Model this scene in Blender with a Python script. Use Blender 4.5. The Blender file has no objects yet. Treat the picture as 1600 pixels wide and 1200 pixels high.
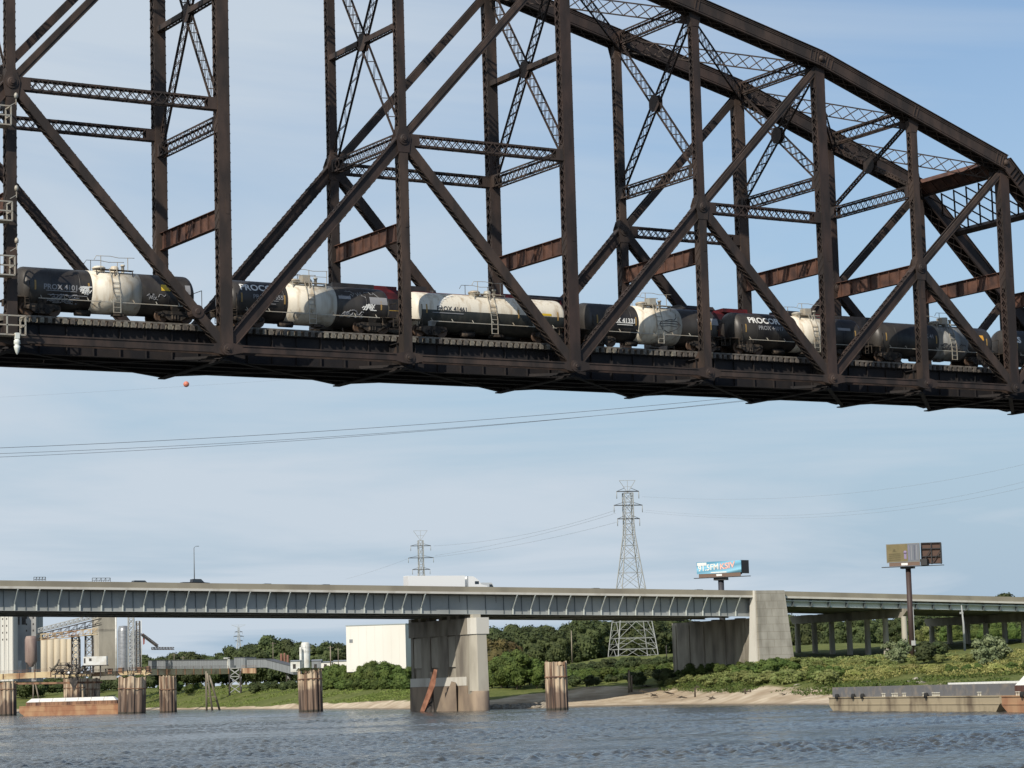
import bpy, math, random
from mathutils import Vector, Matrix
V = Vector
S = bpy.context.scene
COL = S.collection
R = math.radians
rnd = random.Random(7)

# ---------------------------------------------------------------- camera
FPX = 3948.55
CAM = V((-66.387, -144.111, 4.8))
CR = V((0.85632694, -0.51567329, -0.02802199))
CU = V((-0.03800012, -0.11703065, 0.99240104))
CW = V((0.51503414, 0.8487549, 0.11981214))
cd = bpy.data.cameras.new('camera')
cd.sensor_width = 36.0
cd.lens = 36.0 * FPX / 1600
cd.clip_start = 1.0
cd.clip_end = 30000.0
camo = bpy.data.objects.new('camera', cd)
COL.objects.link(camo)
camo.matrix_world = Matrix(((CR.x, CU.x, -CW.x, CAM.x), (CR.y, CU.y, -CW.y, CAM.y), (CR.z, CU.z, -CW.z, CAM.z), (0, 0, 0, 1)))
S.camera = camo

# ---------------------------------------------------------------- light
SUN = V((-0.85, -0.52, 0.76)).normalized()
sd = bpy.data.lights.new('sun', 'SUN')
sd.energy = 4.2
sd.angle = R(0.5)
sd.color = (1.0, 0.92, 0.80)
so = bpy.data.objects.new('sun', sd)
COL.objects.link(so)
so.rotation_euler = SUN.to_track_quat('Z', 'Y').to_euler()
SUN_EL = math.asin(SUN.z)
SUN_AZ = math.atan2(SUN.x, SUN.y)

W = bpy.data.worlds.new('World')
S.world = W
W.use_nodes = True
nt = W.node_tree
nt.nodes.clear()
N = nt.nodes.new
out = N('ShaderNodeOutputWorld')
bg = N('ShaderNodeBackground')
sky = N('ShaderNodeTexSky')
sky.sky_type = 'NISHITA'
sky.sun_disc = False
sky.sun_elevation = SUN_EL
sky.sun_rotation = SUN_AZ
sky.air_density = 1.0
sky.dust_density = 0.5
sky.ozone_density = 2.0
# thin high cloud: noise on a flat layer far above the ground, seen in perspective
tc = N('ShaderNodeTexCoord')
sep = N('ShaderNodeSeparateXYZ')
nt.links.new(tc.outputs['Generated'], sep.inputs[0])
addz = N('ShaderNodeMath'); addz.operation = 'ADD'; addz.inputs[1].default_value = 0.06
nt.links.new(sep.outputs['Z'], addz.inputs[0])
dx = N('ShaderNodeMath'); dx.operation = 'DIVIDE'
dy = N('ShaderNodeMath'); dy.operation = 'DIVIDE'
nt.links.new(sep.outputs['X'], dx.inputs[0]); nt.links.new(addz.outputs[0], dx.inputs[1])
nt.links.new(sep.outputs['Y'], dy.inputs[0]); nt.links.new(addz.outputs[0], dy.inputs[1])
cmb = N('ShaderNodeCombineXYZ')
nt.links.new(dx.outputs[0], cmb.inputs[0]); nt.links.new(dy.outputs[0], cmb.inputs[1])
n1 = N('ShaderNodeTexNoise'); n1.inputs['Scale'].default_value = 0.33; n1.inputs['Detail'].default_value = 7.0
n1.inputs['Roughness'].default_value = 0.55; n1.inputs['Distortion'].default_value = 0.9
nt.links.new(cmb.outputs[0], n1.inputs['Vector'])
rp = N('ShaderNodeValToRGB')
rp.color_ramp.elements[0].position = 0.38; rp.color_ramp.elements[0].color = (0.0, 0.0, 0.0, 1)
rp.color_ramp.elements[1].position = 0.58; rp.color_ramp.elements[1].color = (0.92, 0.92, 0.92, 1)
vd = N('ShaderNodeVectorMath'); vd.operation = 'DOT_PRODUCT'; vd.inputs[1].default_value = (-0.855, 0.519, 0.0)
nt.links.new(tc.outputs['Generated'], vd.inputs[0])
vb = N('ShaderNodeMath'); vb.operation = 'MULTIPLY_ADD'; vb.inputs[1].default_value = 0.5      # the veil of cloud is thicker to the left
nt.links.new(vd.outputs['Value'], vb.inputs[0]); nt.links.new(n1.outputs['Fac'], vb.inputs[2])
nt.links.new(vb.outputs[0], rp.inputs[0])
mx = N('ShaderNodeMix'); mx.data_type = 'RGBA'
mx.inputs['B'].default_value = (5.1, 5.8, 6.55, 1)
nt.links.new(rp.outputs['Color'], mx.inputs['Factor'])
hzr = N('ShaderNodeMapRange'); hzr.inputs['From Min'].default_value = 0.0; hzr.inputs['From Max'].default_value = 0.30
hzr.inputs['To Min'].default_value = 0.97; hzr.inputs['To Max'].default_value = 0.0; hzr.interpolation_type = 'SMOOTHSTEP'
nt.links.new(sep.outputs['Z'], hzr.inputs['Value'])
mh = N('ShaderNodeMix'); mh.data_type = 'RGBA'; mh.inputs['B'].default_value = (3.25, 4.35, 5.55, 1)
nt.links.new(hzr.outputs[0], mh.inputs['Factor']); nt.links.new(sky.outputs[0], mh.inputs['A'])
nt.links.new(mh.outputs['Result'], mx.inputs['A'])
nt.links.new(mx.outputs['Result'], bg.inputs['Color'])
bg.inputs['Strength'].default_value = 0.115
nt.links.new(bg.outputs[0], out.inputs[0])

S.view_settings.view_transform = 'Standard'
S.view_settings.look = 'None'
S.view_settings.gamma = 1.0
S.view_settings.use_curve_mapping = False
S.view_settings.exposure = 0.0
S.cycles.max_bounces = 5
S.cycles.diffuse_bounces = 2
S.cycles.glossy_bounces = 2

# ---------------------------------------------------------------- picture helpers used only to measure positions
def P(px, py, D):
    "world point seen at photo pixel (px,py), D metres deep"
    return CAM + (CW + CR * ((px - 800) / FPX) - CU * ((py - 600) / FPX)) * D
def hor(px):
    return 1076.5 - 0.0282 * (px - 800)
def PZ(px, D, z):
    "world point in photo column px, D deep, at height z"
    py = 1075.0
    for _ in range(4):
        p = P(px, py, D)
        py -= (z - p.z) * FPX / D / 0.9924
    return P(px, py, D)
def ZP(px, py, D):
    return P(px, py, D).z
VIEWROT = math.atan2(CR.y, CR.x)

# ---------------------------------------------------------------- materials
MATS = {}
def mat(name, col, rough=0.7, metal=0.0, var=0.0, col2=None, scale=1.0, bump=0.0, stretch=(1, 1, 1), det=5.0, lo=0.4, hi=0.62,
        objvar=0.0, spec=0.5, bscale=None, coord='Object', trans=0.0):
    if name in MATS: return MATS[name]
    m = bpy.data.materials.new(name); m.use_nodes = True
    t = m.node_tree; b = t.nodes['Principled BSDF']
    b.inputs['Roughness'].default_value = rough
    b.inputs['Metallic'].default_value = metal
    b.inputs['Specular IOR Level'].default_value = spec
    b.inputs['Base Color'].default_value = (*col, 1)
    src = None
    if col2 or bump:
        tcn = t.nodes.new('ShaderNodeTexCoord'); mp = t.nodes.new('ShaderNodeMapping')
        mp.inputs['Scale'].default_value = stretch
        t.links.new(tcn.outputs[coord], mp.inputs['Vector'])
        no = t.nodes.new('ShaderNodeTexNoise'); no.inputs['Scale'].default_value = scale; no.inputs['Detail'].default_value = det
        t.links.new(mp.outputs[0], no.inputs['Vector'])
        if col2:
            cr = t.nodes.new('ShaderNodeValToRGB')
            cr.color_ramp.elements[0].position = lo; cr.color_ramp.elements[0].color = (*col, 1)
            cr.color_ramp.elements[1].position = hi; cr.color_ramp.elements[1].color = (*col2, 1)
            t.links.new(no.outputs['Fac'], cr.inputs[0]); src = cr.outputs[0]
        if bump:
            bp = t.nodes.new('ShaderNodeBump'); bp.inputs['Strength'].default_value = bump; bp.inputs['Distance'].default_value = 0.1
            t.links.new(no.outputs['Fac'], bp.inputs['Height']); t.links.new(bp.outputs[0], b.inputs['Normal'])
    if objvar:
        oi = t.nodes.new('ShaderNodeObjectInfo'); hs = t.nodes.new('ShaderNodeHueSaturation')
        mr = t.nodes.new('ShaderNodeMapRange'); mr.inputs['To Min'].default_value = 1 - objvar; mr.inputs['To Max'].default_value = 1 + objvar
        t.links.new(oi.outputs['Random'], mr.inputs['Value']); t.links.new(mr.outputs[0], hs.inputs['Value'])
        mr2 = t.nodes.new('ShaderNodeMapRange'); mr2.inputs['To Min'].default_value = 0.5 - objvar * 0.07; mr2.inputs['To Max'].default_value = 0.5 + objvar * 0.05
        t.links.new(oi.outputs['Random'], mr2.inputs['Value']); t.links.new(mr2.outputs[0], hs.inputs['Hue'])
        if src: t.links.new(src, hs.inputs['Color'])
        else: hs.inputs['Color'].default_value = (*col, 1)
        src = hs.outputs[0]
    if src: t.links.new(src, b.inputs['Base Color'])
    MATS[name] = m
    return m

STEEL = mat('brown_bridge_paint', (0.026, 0.019, 0.016), 0.72, 0, col2=(0.062, 0.040, 0.031), scale=1.1, det=9, lo=0.40, hi=0.66, bump=0.05, stretch=(1, 1, .35), coord='Object', objvar=.12)
RUST = mat('rusty_plate', (0.050, 0.025, 0.019), 0.8, 0, col2=(0.140, 0.066, 0.043), scale=1.3, det=8, lo=0.35, hi=0.7, coord='Object')
DARKST = mat('shaded_floor_steel', (0.010, 0.009, 0.011), 0.8, 0, col2=(0.022, 0.017, 0.016), scale=0.8)  # floor steel darkened so its colour carries the deep shade under the deck
TIE = mat('weathered_tie', (0.10, 0.092, 0.078), 0.9, 0, col2=(0.22, 0.20, 0.17), scale=3.0, objvar=.45)
RAILM = mat('rail_steel', (0.12, 0.075, 0.05), 0.6, 0.3)
TANKB = mat('black_tank_paint', (0.014, 0.013, 0.015), 0.45, 0, col2=(0.070, 0.062, 0.053), scale=0.9, det=9, lo=0.34, hi=0.72, stretch=(1, 1, .3))
TANKW = mat('stained_white_paint', (0.76, 0.71, 0.60), 0.5, 0, col2=(0.42, 0.32, 0.20), scale=1.1, det=7, lo=0.47, hi=0.78, stretch=(2.5, 2.5, .12))
TANKG = mat('grey_paint_shaded_band', (0.30, 0.31, 0.31), 0.5, 0, col2=(0.20, 0.19, 0.17), scale=1.1, det=6, stretch=(2, 2, .15))  # grey saddle paint; on a white centre band it stands for shadow
UNDER = mat('grimy_running_gear', (0.016, 0.013, 0.011), 0.85, 0, col2=(0.14, 0.105, 0.075), scale=2.2, det=6, lo=.45, hi=.72)
WHITE = mat('white_lettering', (0.78, 0.78, 0.75), 0.6)
GREYTXT = mat('faded_lettering', (0.27, 0.275, 0.29), 0.8)
DARKTXT = mat('dark_lettering', (0.05, 0.05, 0.055), 0.7)
YELLOW = mat('reflective_yellow', (0.72, 0.36, 0.05), 0.5)
YPAD = mat('yellow_panel', (0.70, 0.47, 0.04), 0.5)
GALV = mat('galvanised_rail', (0.42, 0.41, 0.36), 0.55, 0.2, col2=(0.42, 0.36, 0.28), scale=2.0)
LOCRED = mat('locomotive_red', (0.13, 0.010, 0.012), 0.5, 0, col2=(0.05, 0.008, 0.010), scale=1.0)
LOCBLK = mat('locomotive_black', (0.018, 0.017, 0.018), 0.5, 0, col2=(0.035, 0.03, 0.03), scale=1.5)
LOCYEL = mat('locomotive_yellow', (0.55, 0.36, 0.08), 0.5)
GLASS = mat('window_glass', (0.03, 0.04, 0.05), 0.08, 0.0)

# ---------------------------------------------------------------- mesh helpers
class MB:
    def __init__(s): s.v = []; s.f = []; s.m = []; s.sm = []
    def quadbox(s, c8, mi=0):
        n = len(s.v); s.v += [tuple(p) for p in c8]
        for q in ((0, 3, 2, 1), (4, 5, 6, 7), (0, 1, 5, 4), (1, 2, 6, 5), (2, 3, 7, 6), (3, 0, 4, 7)):
            s.f.append(tuple(n + i for i in q)); s.m.append(mi); s.sm.append(False)
    def box(s, lo, hi, mi=0):
        x0, y0, z0 = lo; x1, y1, z1 = hi
        s.quadbox([(x0, y0, z0), (x1, y0, z0), (x1, y1, z0), (x0, y1, z0), (x0, y0, z1), (x1, y0, z1), (x1, y1, z1), (x0, y1, z1)], mi)
    def cbox(s, c, d, mi=0):
        s.box((c[0] - d[0] / 2, c[1] - d[1] / 2, c[2] - d[2] / 2), (c[0] + d[0] / 2, c[1] + d[1] / 2, c[2] + d[2] / 2), mi)
    def obox(s, c, A, B, Cc, mi=0):
        "box with centre c and half axis vectors"
        c = V(c)
        s.quadbox([c - A - B - Cc, c + A - B - Cc, c + A + B - Cc, c - A + B - Cc, c - A - B + Cc, c + A - B + Cc, c + A + B + Cc, c - A + B + Cc], mi)
    def bar(s, p, q, w, h=None, up=(0, 0, 1), mi=0):
        p = V(p); q = V(q); h = h or w; d = q - p; L = d.length
        if L < 1e-6: return
        d /= L; up = V(up)
        sd_ = d.cross(up)
        if sd_.length < 1e-4: sd_ = d.cross(V((1, 0, 0)))
        sd_.normalize(); u = sd_.cross(d).normalized()
        s.obox((p + q) / 2, d * L / 2, sd_ * w / 2, u * h / 2, mi)
    def tube(s, pts, r, n=6, mi=0, smooth=True, caps=True):
        pts = [V(p) for p in pts]; rr = r if isinstance(r, (list, tuple)) else [r] * len(pts)
        rings = []
        for i, p in enumerate(pts):
            d = (pts[min(i + 1, len(pts) - 1)] - pts[max(i - 1, 0)]).normalized()
            a = d.cross(V((0, 0, 1)))
            if a.length < 0.05: a = d.cross(V((1, 0, 0)))
            a.normalize(); b = a.cross(d).normalized()
            k = len(s.v)
            for j in range(n):
                t = 2 * math.pi * j / n
                s.v.append(tuple(p + (a * math.cos(t) + b * math.sin(t)) * rr[i]))
            rings.append(k)
        for i in range(len(rings) - 1):
            for j in range(n):
                s.f.append((rings[i] + j, rings[i] + (j + 1) % n, rings[i + 1] + (j + 1) % n, rings[i + 1] + j)); s.m.append(mi); s.sm.append(smooth)
        if caps:
            s.f.append(tuple(rings[0] + j for j in range(n))[::-1]); s.m.append(mi); s.sm.append(False)
            s.f.append(tuple(rings[-1] + j for j in range(n))); s.m.append(mi); s.sm.append(False)
    def lathe(s, prof, c, axis='Z', n=24, mi=0, smooth=True):
        "prof: list of (radius, along)"
        rings = []
        for (r, a) in prof:
            k = len(s.v)
            for j in range(n):
                t = 2 * math.pi * j / n
                x, y = r * math.cos(t), r * math.sin(t)
                if axis == 'Z': p = (c[0] + x, c[1] + y, c[2] + a)
                elif axis == 'X': p = (c[0] + a, c[1] + x, c[2] + y)
                else: p = (c[0] + x, c[1] + a, c[2] + y)
                s.v.append(p)
            rings.append(k)
        for i in range(len(rings) - 1):
            for j in range(n):
                s.f.append((rings[i] + j, rings[i] + (j + 1) % n, rings[i + 1] + (j + 1) % n, rings[i + 1] + j)); s.m.append(mi); s.sm.append(smooth)
    def poly(s, pts, mi=0):
        n = len(s.v); s.v += [tuple(p) for p in pts]; s.f.append(tuple(range(n, n + len(pts)))); s.m.append(mi); s.sm.append(False)
    def prism(s, pts, d, mi=0):
        "polygon pts extruded by vector d"
        d = V(d); a = [V(p) for p in pts]; b = [p + d for p in a]; n = len(s.v); k = len(a)
        s.v += [tuple(p) for p in a] + [tuple(p) for p in b]
        s.f.append(tuple(range(n, n + k))[::-1]); s.m.append(mi); s.sm.append(False)
        s.f.append(tuple(range(n + k, n + 2 * k))); s.m.append(mi); s.sm.append(False)
        for i in range(k):
            j = (i + 1) % k
            s.f.append((n + i, n + j, n + k + j, n + k + i)); s.m.append(mi); s.sm.append(False)
    def mesh(s, name, mats):
        me = bpy.data.meshes.new(name)
        me.from_pydata(s.v, [], s.f)
        if not isinstance(mats, (list, tuple)): mats = [mats]
        for m in mats: me.materials.append(m)
        me.polygons.foreach_set('material_index', s.m)
        me.polygons.foreach_set('use_smooth', s.sm)
        me.update()
        return me
    def build(s, name, mats, parent=None, loc=None, fix=False):
        me = s.mesh(name, mats)
        if fix: recalc(me)
        o = bpy.data.objects.new(name, me); COL.objects.link(o)
        if parent: o.parent = parent
        if loc is not None: o.location = loc
        return o
def recalc(me):
    import bmesh
    b = bmesh.new(); b.from_mesh(me); bmesh.ops.recalc_face_normals(b, faces=b.faces); b.to_mesh(me); b.free()
def tag(o, label=None, cat=None, group=None, kind=None):
    if label: o['label'] = label
    if cat: o['category'] = cat
    if group: o['group'] = group
    if kind: o['kind'] = kind
    return o
def thing(name, label, cat, loc=(0, 0, 0), rz=0.0, group=None):
    o = bpy.data.objects.new(name, None); COL.objects.link(o)
    o.location = loc; o.rotation_euler = (0, 0, rz)
    o.empty_display_size = 0.5
    return tag(o, label, cat, group)
def copy_tree(o, loc=None, rz=None, label=None, group=None):
    def cp(x, par):
        c = x.copy(); COL.objects.link(c)
        if par: c.parent = par
        for ch in kids.get(x.name, []): cp(ch, c)
        return c
    kids = {}
    for ch in o.children_recursive: kids.setdefault(ch.parent.name, []).append(ch)
    c = cp(o, None)
    if loc is not None: c.location = loc
    if rz is not None: c.rotation_euler = (0, 0, rz)
    if label: c['label'] = label
    if group: c['group'] = group
    return c
def part(name, mb, m, parent, label=None):
    o = mb.build(name, m, parent)
    if label: o['label'] = label
    return o
def text_part(name, s, size, m, parent, fn, align='LEFT', extr=0.0, sx=1.0, shear=0.0, bold=0.0):
    "lettering; fn maps flat (x,y) of the text to a point"
    cu = bpy.data.curves.new(name, 'FONT'); cu.body = s; cu.size = size; cu.align_x = align; cu.shear = shear; cu.offset = bold
    cu.resolution_u = 3
    to = bpy.data.objects.new(name, cu)
    COL.objects.link(to)
    dg = bpy.context.evaluated_depsgraph_get()
    me = bpy.data.meshes.new_from_object(to.evaluated_get(dg))
    bpy.data.objects.remove(to); bpy.data.curves.remove(cu)
    for v in me.vertices: v.co = V(fn(v.co.x * sx, v.co.y))
    me.materials.clear(); me.materials.append(m); me.name = name
    o = bpy.data.objects.new(name, me); COL.objects.link(o); o.parent = parent
    return o

# built-up steel members
def member(mb, p, q, n, Wd, D, pitch=None, corner=0.10, ends=0.8, lw=0.06, lace=True, webin=0.0):
    "two solid plates (normal n, spacing D) joined by X lacing on both edges"
    p = V(p); q = V(q); n = V(n).normalized(); d = q - p; L = d.length; d /= L; s_ = n.cross(d).normalized(); n = d.cross(s_).normalized()
    mid = (p + q) / 2
    for k in (-1, 1):
        mb.obox(mid + n * k * (D / 2 - webin), d * L / 2, s_ * Wd / 2, n * 0.02)
        for j in (-1, 1):
            mb.obox(mid + n * k * (D / 2 - corner / 2 + (0.0 if webin else -0.012)) + s_ * j * (Wd / 2 - 0.012), d * L / 2, s_ * 0.024, n * corner / 2)
    if lace:
        pitch = pitch or D * 0.95
        a = ends; m = max(1, int(round((L - 2 * ends) / pitch))); st = (L - 2 * ends) / m
        for j in (-1, 1):
            o = s_ * j * (Wd / 2 + 0.02)
            for e in (0, 1):
                mb.obox(p + d * (ends / 2 if e == 0 else L - ends / 2) + o, d * ends / 2, s_ * 0.012, n * (D / 2 - 0.01))
            for i in range(m):
                x0 = ends + i * st; x1 = x0 + st
                A = p + d * x0 + o; B = p + d * x1 + o; h = n * (D / 2 - 0.05)
                mb.bar(A - h, B + h, 0.02, lw, up=n.cross(d) if False else d.cross(s_))
                mb.bar(A + h + s_ * 0.02 * j, B - h + s_ * 0.02 * j, 0.02, lw, up=d.cross(s_))
    return mb
def lattice(mb, p, q, n, Wd, D, pitch=None, corner=0.10, ends=0.5, lw=0.05, zig=False, sides=True, endplate=True):
    "open box: four corner angles, lacing across Wd (faces along n) and across D"
    p = V(p); q = V(q); n = V(n).normalized(); d = q - p; L = d.length; d /= L; s_ = n.cross(d).normalized(); n = d.cross(s_).normalized()
    mid = (p + q) / 2
    for k in (-1, 1):
        for j in (-1, 1):
            mb.obox(mid + n * k * (D / 2 - 0.012) + s_ * j * (Wd / 2 - corner / 2), d * L / 2, s_ * corner / 2, n * 0.012)
            mb.obox(mid + n * k * (D / 2 - corner / 2 - 0.024) + s_ * j * (Wd / 2 - 0.012), d * L / 2, s_ * 0.012, n * corner / 2)
    pitch = pitch or Wd * 0.8
    m = max(1, int(round((L - 2 * ends) / pitch))); st = (L - 2 * ends) / m
    for k in (-1, 1):
        o = n * k * (D / 2 + 0.008); h = s_ * (Wd / 2 - 0.04)
        if endplate:
            for e in (0, 1): mb.obox(p + d * (ends / 2 if e == 0 else L - ends / 2) + o, d * ends / 2, s_ * (Wd / 2 - .01), n * 0.01)
        for i in range(m):
            A = p + d * (ends + i * st) + o; B = A + d * st
            if zig:
                if i % 2 == 0: mb.bar(A - h, B + h, lw, 0.016, up=n)
                else: mb.bar(A + h, B - h, lw, 0.016, up=n)
            else:
                mb.bar(A - h, B + h, lw, 0.016, up=n); mb.bar(A + h + n * .016 * k, B - h + n * .016 * k, lw, 0.016, up=n)
    if sides:
        st2 = D * 1.0; m2 = max(1, int(round((L - 2 * ends) / st2))); st2 = (L - 2 * ends) / m2
        for j in (-1, 1):
            o = s_ * j * (Wd / 2 + 0.008); h = n * (D / 2 - 0.04)
            for i in range(m2):
                A = p + d * (ends + i * st2) + o; B = A + d * st2
                if i % 2 == 0: mb.bar(A - h, B + h, 0.016, lw, up=n)
                else: mb.bar(A + h, B - h, 0.016, lw, up=n)
    return mb
# ================================================================ railway truss bridge
ZB = 26.51                     # height of the bottom pins over the water
A0, A1, A2, A3 = 14.0723, 12.9950, 11.0780, 8.7910
XK = {0: -A0, 1: 0.0, 2: A1, 3: 2 * A1, 4: 2 * A1 + A2, 5: 2 * A1 + 2 * A2, 6: 2 * A1 + 2 * A2 + A3, 7: 2 * A1 + 2 * A2 + 2 * A3}
XK[8] = XK[7] + A3; XK[9] = XK[7] + 2 * A3; XK[-1] = -2 * A0
for k in range(0, 10): XK[-2 - k] = 2 * XK[-1] - XK[k]
ZT = {-1: 32.2, 1: 31.47, 3: 29.28, 5: 23.76, 7: 17.445}
for k in (1, 3, 5, 7): ZT[-2 - k] = ZT[k]
ZT[-3] = ZT[1]
ZM = {0: 15.736, 2: 14.64, 4: 11.88, 6: 8.723, 8: 8.723}
for k in (0, 2, 4, 6): ZM[-2 - k] = ZM[k]
WB = 10.0
KMIN, KMAX = -4, 9
def ztop(k):
    if k in ZT: return ZT[k]
    if k in (8, -10): return ZT[7] / 2
    return (ZT[k - 1] + ZT[k + 1]) / 2
bridge = thing('railway_truss_bridge', 'rust brown steel railway truss bridge with pinned eyebars carrying the tank cars', 'bridge', (0, 0, ZB))
NY = V((0, 1, 0)); NX = V((1, 0, 0)); NZ = V((0, 0, 1))
def bp(name, mb, m=STEEL, label=None):
    return part(name, mb, m, bridge, label)
for side, Y in (('near', 0.0), ('far', WB)):
    sg = -1 if Y == 0 else 1
    # ---- top chord
    ks = [k for k in range(-5, 8, 2)]
    for a, b in zip(ks[:-1], ks[1:]):
        p = V((XK[a], Y, ZT[a])); q = V((XK[b], Y, ZT[b])); d = (q - p).normalized(); up = NY.cross(d) * -1
        if up.z < 0: up = -up
        mb = MB()
        L = (q - p).length; mid = (p + q) / 2
        for k_ in (-1, 1):
            mb.obox(mid + NY * k_ * 0.58, d * L / 2, up * 0.56, NY * 0.025)
            for zz in (-0.48, -0.36, 0.36, 0.48):
                mb.obox(mid + NY * k_ * 0.62 + up * zz, d * L / 2, up * 0.035, NY * 0.03)
            mb.obox(mid + NY * k_ * 0.60 - up * 0.55, d * L / 2, up * 0.022, NY * 0.11)
        mb.obox(mid + up * 0.60, d * L / 2, up * 0.022, NY * 0.72)
        # lacing underneath
        m_ = int(L / 1.1)
        for i in range(m_):
            x0 = i * L / m_; x1 = (i + 1) * L / m_
            mb.bar(p + d * x0 - up * .58 - NY * .5, p + d * x1 - up * .58 + NY * .5, .09, .02, up=up)
            mb.bar(p + d * x0 - up * .60 + NY * .5, p + d * x1 - up * .60 - NY * .5, .09, .02, up=up)
        # splice ribs near the joints
        for e in (0.35, 0.6, 1.0, L - 1.0, L - .6, L - .35, L * .5 - .15, L * .5 + .15):
            mb.obox(p + d * e + NY * sg * 0.635, d * 0.035, up * 0.5, NY * 0.03)
        bp('top_chord', mb)
    for k in (-3, -1, 1, 3, 5, 7):
        p = V((XK[k], Y, ZT[k]))
        mb = MB()
        mb.lathe([(0.01, -0.78), (0.16, -0.78), (0.2, -0.72), (0.24, -0.66), (0.24, 0.66), (0.2, .72), (0.16, .78), (0.01, .78)], p, 'Y', 16)
        bp('chord_pin', mb)
    # ---- end post
    p = V((XK[7], Y, ZT[7])); q = V((XK[9], Y, 0)); d = (q - p).normalized(); up = d.cross(NY); up = up if up.z > 0 else -up; L = (q - p).length; mid = (p + q) / 2
    mb = MB()
    for k_ in (-1, 1):
        mb.obox(mid + NY * k_ * .58, d * L / 2, up * .55, NY * .025)
        for zz in (-.45, .45): mb.obox(mid + NY * k_ * .62 + up * zz, d * L / 2, up * .05, NY * .03)
        for e in (.9, 1.25, 1.6, 1.95): mb.obox(p + d * e + NY * sg * .64, d * .03, up * .45, NY * .03)
    mb.obox(mid + up * .58, d * L / 2, up * .02, NY * .72)
    m_ = int(L / 1.0)
    for i in range(m_):
        mb.bar(p + d * (i * L / m_) - up * .56 - NY * .5, p + d * ((i + 1) * L / m_) - up * .56 + NY * .5, .1, .02, up=up)
        mb.bar(p + d * (i * L / m_) - up * .58 + NY * .5, p + d * ((i + 1) * L / m_) - up * .58 - NY * .5, .1, .02, up=up)
    bp('end_post', mb)
    # ---- posts
    for k in range(KMIN, KMAX):
        x = XK[k]
        if k % 2:
            zt_ = ZT[k] - 0.62
            mb = MB(); member(mb, (x, Y, 0.0), (x, Y, zt_), NY, 0.82, 0.68, pitch=.62, corner=.12, ends=1.5, lw=.07)
            for zz in (-.12, .12, -.36, .36): mb.obox((x + zz, Y + sg * .325, 2.2), NX * .03, NY * .02, NZ * 2.1)
            for zc, hh in ((8.5, .8), (14.65, .75)):
                if zc < zt_ - 1: mb.obox((x, Y, zc), NX * .435, NY * .29, NZ * hh)
            # bracket plate on the face just over the sway girder
            mb.obox((x + .16, Y + sg * .35, 9.3), NX * .14, NY * .03, NZ * .65)
            bp('post', mb)
        else:
            zm_ = ZM[k]
            mb = MB(); member(mb, (x, Y, 0.0), (x, Y, zm_), NY, 0.62, 0.64, pitch=.6, corner=.11, ends=1.6, lw=.07)
            for zz in (-.2, 0, .2): mb.obox((x + zz, Y + sg * .315, 2.3), NX * .03, NY * .02, NZ * 2.1)
            mb.obox((x, Y, 8.5), NX * .33, NY * .28, NZ * .8)
            mb.obox((x + .1, Y + sg * .34, 9.3 if zm_ > 10.5 else 7.0), NX * .12, NY * .03, NZ * .6)
            bp('hanger', mb)
            if k != 8:
                zt_ = ztop(k) - .6
                mb = MB(); member(mb, (x, Y, zm_), (x, Y, zt_), NY, 0.56, 0.56, pitch=.5, corner=.11, ends=.9, lw=.055)
                mb.obox((x, Y, min(14.65, zt_ - 2)), NX * .30, NY * .26, NZ * .7)
                # flared head
                mb.prism([(x - .28, Y + sg * .3, zt_ - .9), (x + .28, Y + sg * .3, zt_ - .9), (x + .55, Y + sg * .3, zt_ + .1), (x - .55, Y + sg * .3, zt_ + .1)], NY * .03 * sg)
                bp('sub_post', mb)
            # centre gusset and pin
            mb = MB()
            for s2 in (-1, 1):
                mb.prism([(x - .42, Y + s2 * .33, zm_ - .9), (x + .42, Y + s2 * .33, zm_ - .9), (x + .55, Y + s2 * .33, zm_ + .1), (x + .3, Y + s2 * .33, zm_ + .75), (x - .3, Y + s2 * .33, zm_ + .75), (x - .55, Y + s2 * .33, zm_ + .1)], NY * .04 * s2)
            bp('gusset_plate', mb)
            mb = MB()
            mb.lathe([(0.01, -.56), (.13, -.56), (.16, -.50), (.22, -.50), (.30, -.44), (.40, -.43), (.40, .43), (.30, .44), (.22, .5), (.16, .5), (.13, .56), (.01, .56)], (x, Y, zm_), 'Y', 18, smooth=False)
            bp('pin', mb)
    # ---- diagonals
    for k in range(KMIN, 8, 2):
        if k % 2: continue
        zm_ = ZM[k]; M_ = V((XK[k], Y, zm_))
        if k >= 0: lo1, lo2, hi = (k - 1, k + 1, k + 1)
        else: lo1, lo2, hi = (k + 1, k - 1, k - 1)
        # main: bottom lo1 -> mid -> top hi ; counter: mid -> bottom lo2
        mb = MB(); member(mb, (XK[lo1], Y, .1), M_, NY, .72, .62, pitch=.55, corner=.12, ends=.9, lw=.055, webin=0.16)
        bp('diagonal', mb)
        mb = MB(); member(mb, M_, (XK[hi], Y, ZT[hi] - .5), NY, .50, .50, lace=False, corner=.10)
        d_ = (V((XK[hi], Y, ZT[hi] - .5)) - M_)
        mb.obox(M_ + d_ / 2 + NY * sg * .29, d_ / 2, d_.normalized().cross(NY) * .06, NY * .03)
        bp('diagonal', mb)
        mb = MB(); member(mb, M_, (XK[lo2], Y, .1), NY, .66 if k > 0 else .56, .58, pitch=.55 if k < 6 else .75, corner=.12, ends=.9, lw=.055 if k < 6 else .09)
        bp('diagonal', mb)
        if k in (0,):
            c = M_.lerp(V((XK[lo2], Y, .1)), .86)
            mb = MB(); mb.lathe([(.01, -.42), (.15, -.42), (.2, -.38), (.42, -.36), (.42, .36), (.2, .38), (.15, .42), (.01, .42)], c, 'Y', 16, smooth=False); bp('pin', mb)
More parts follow.
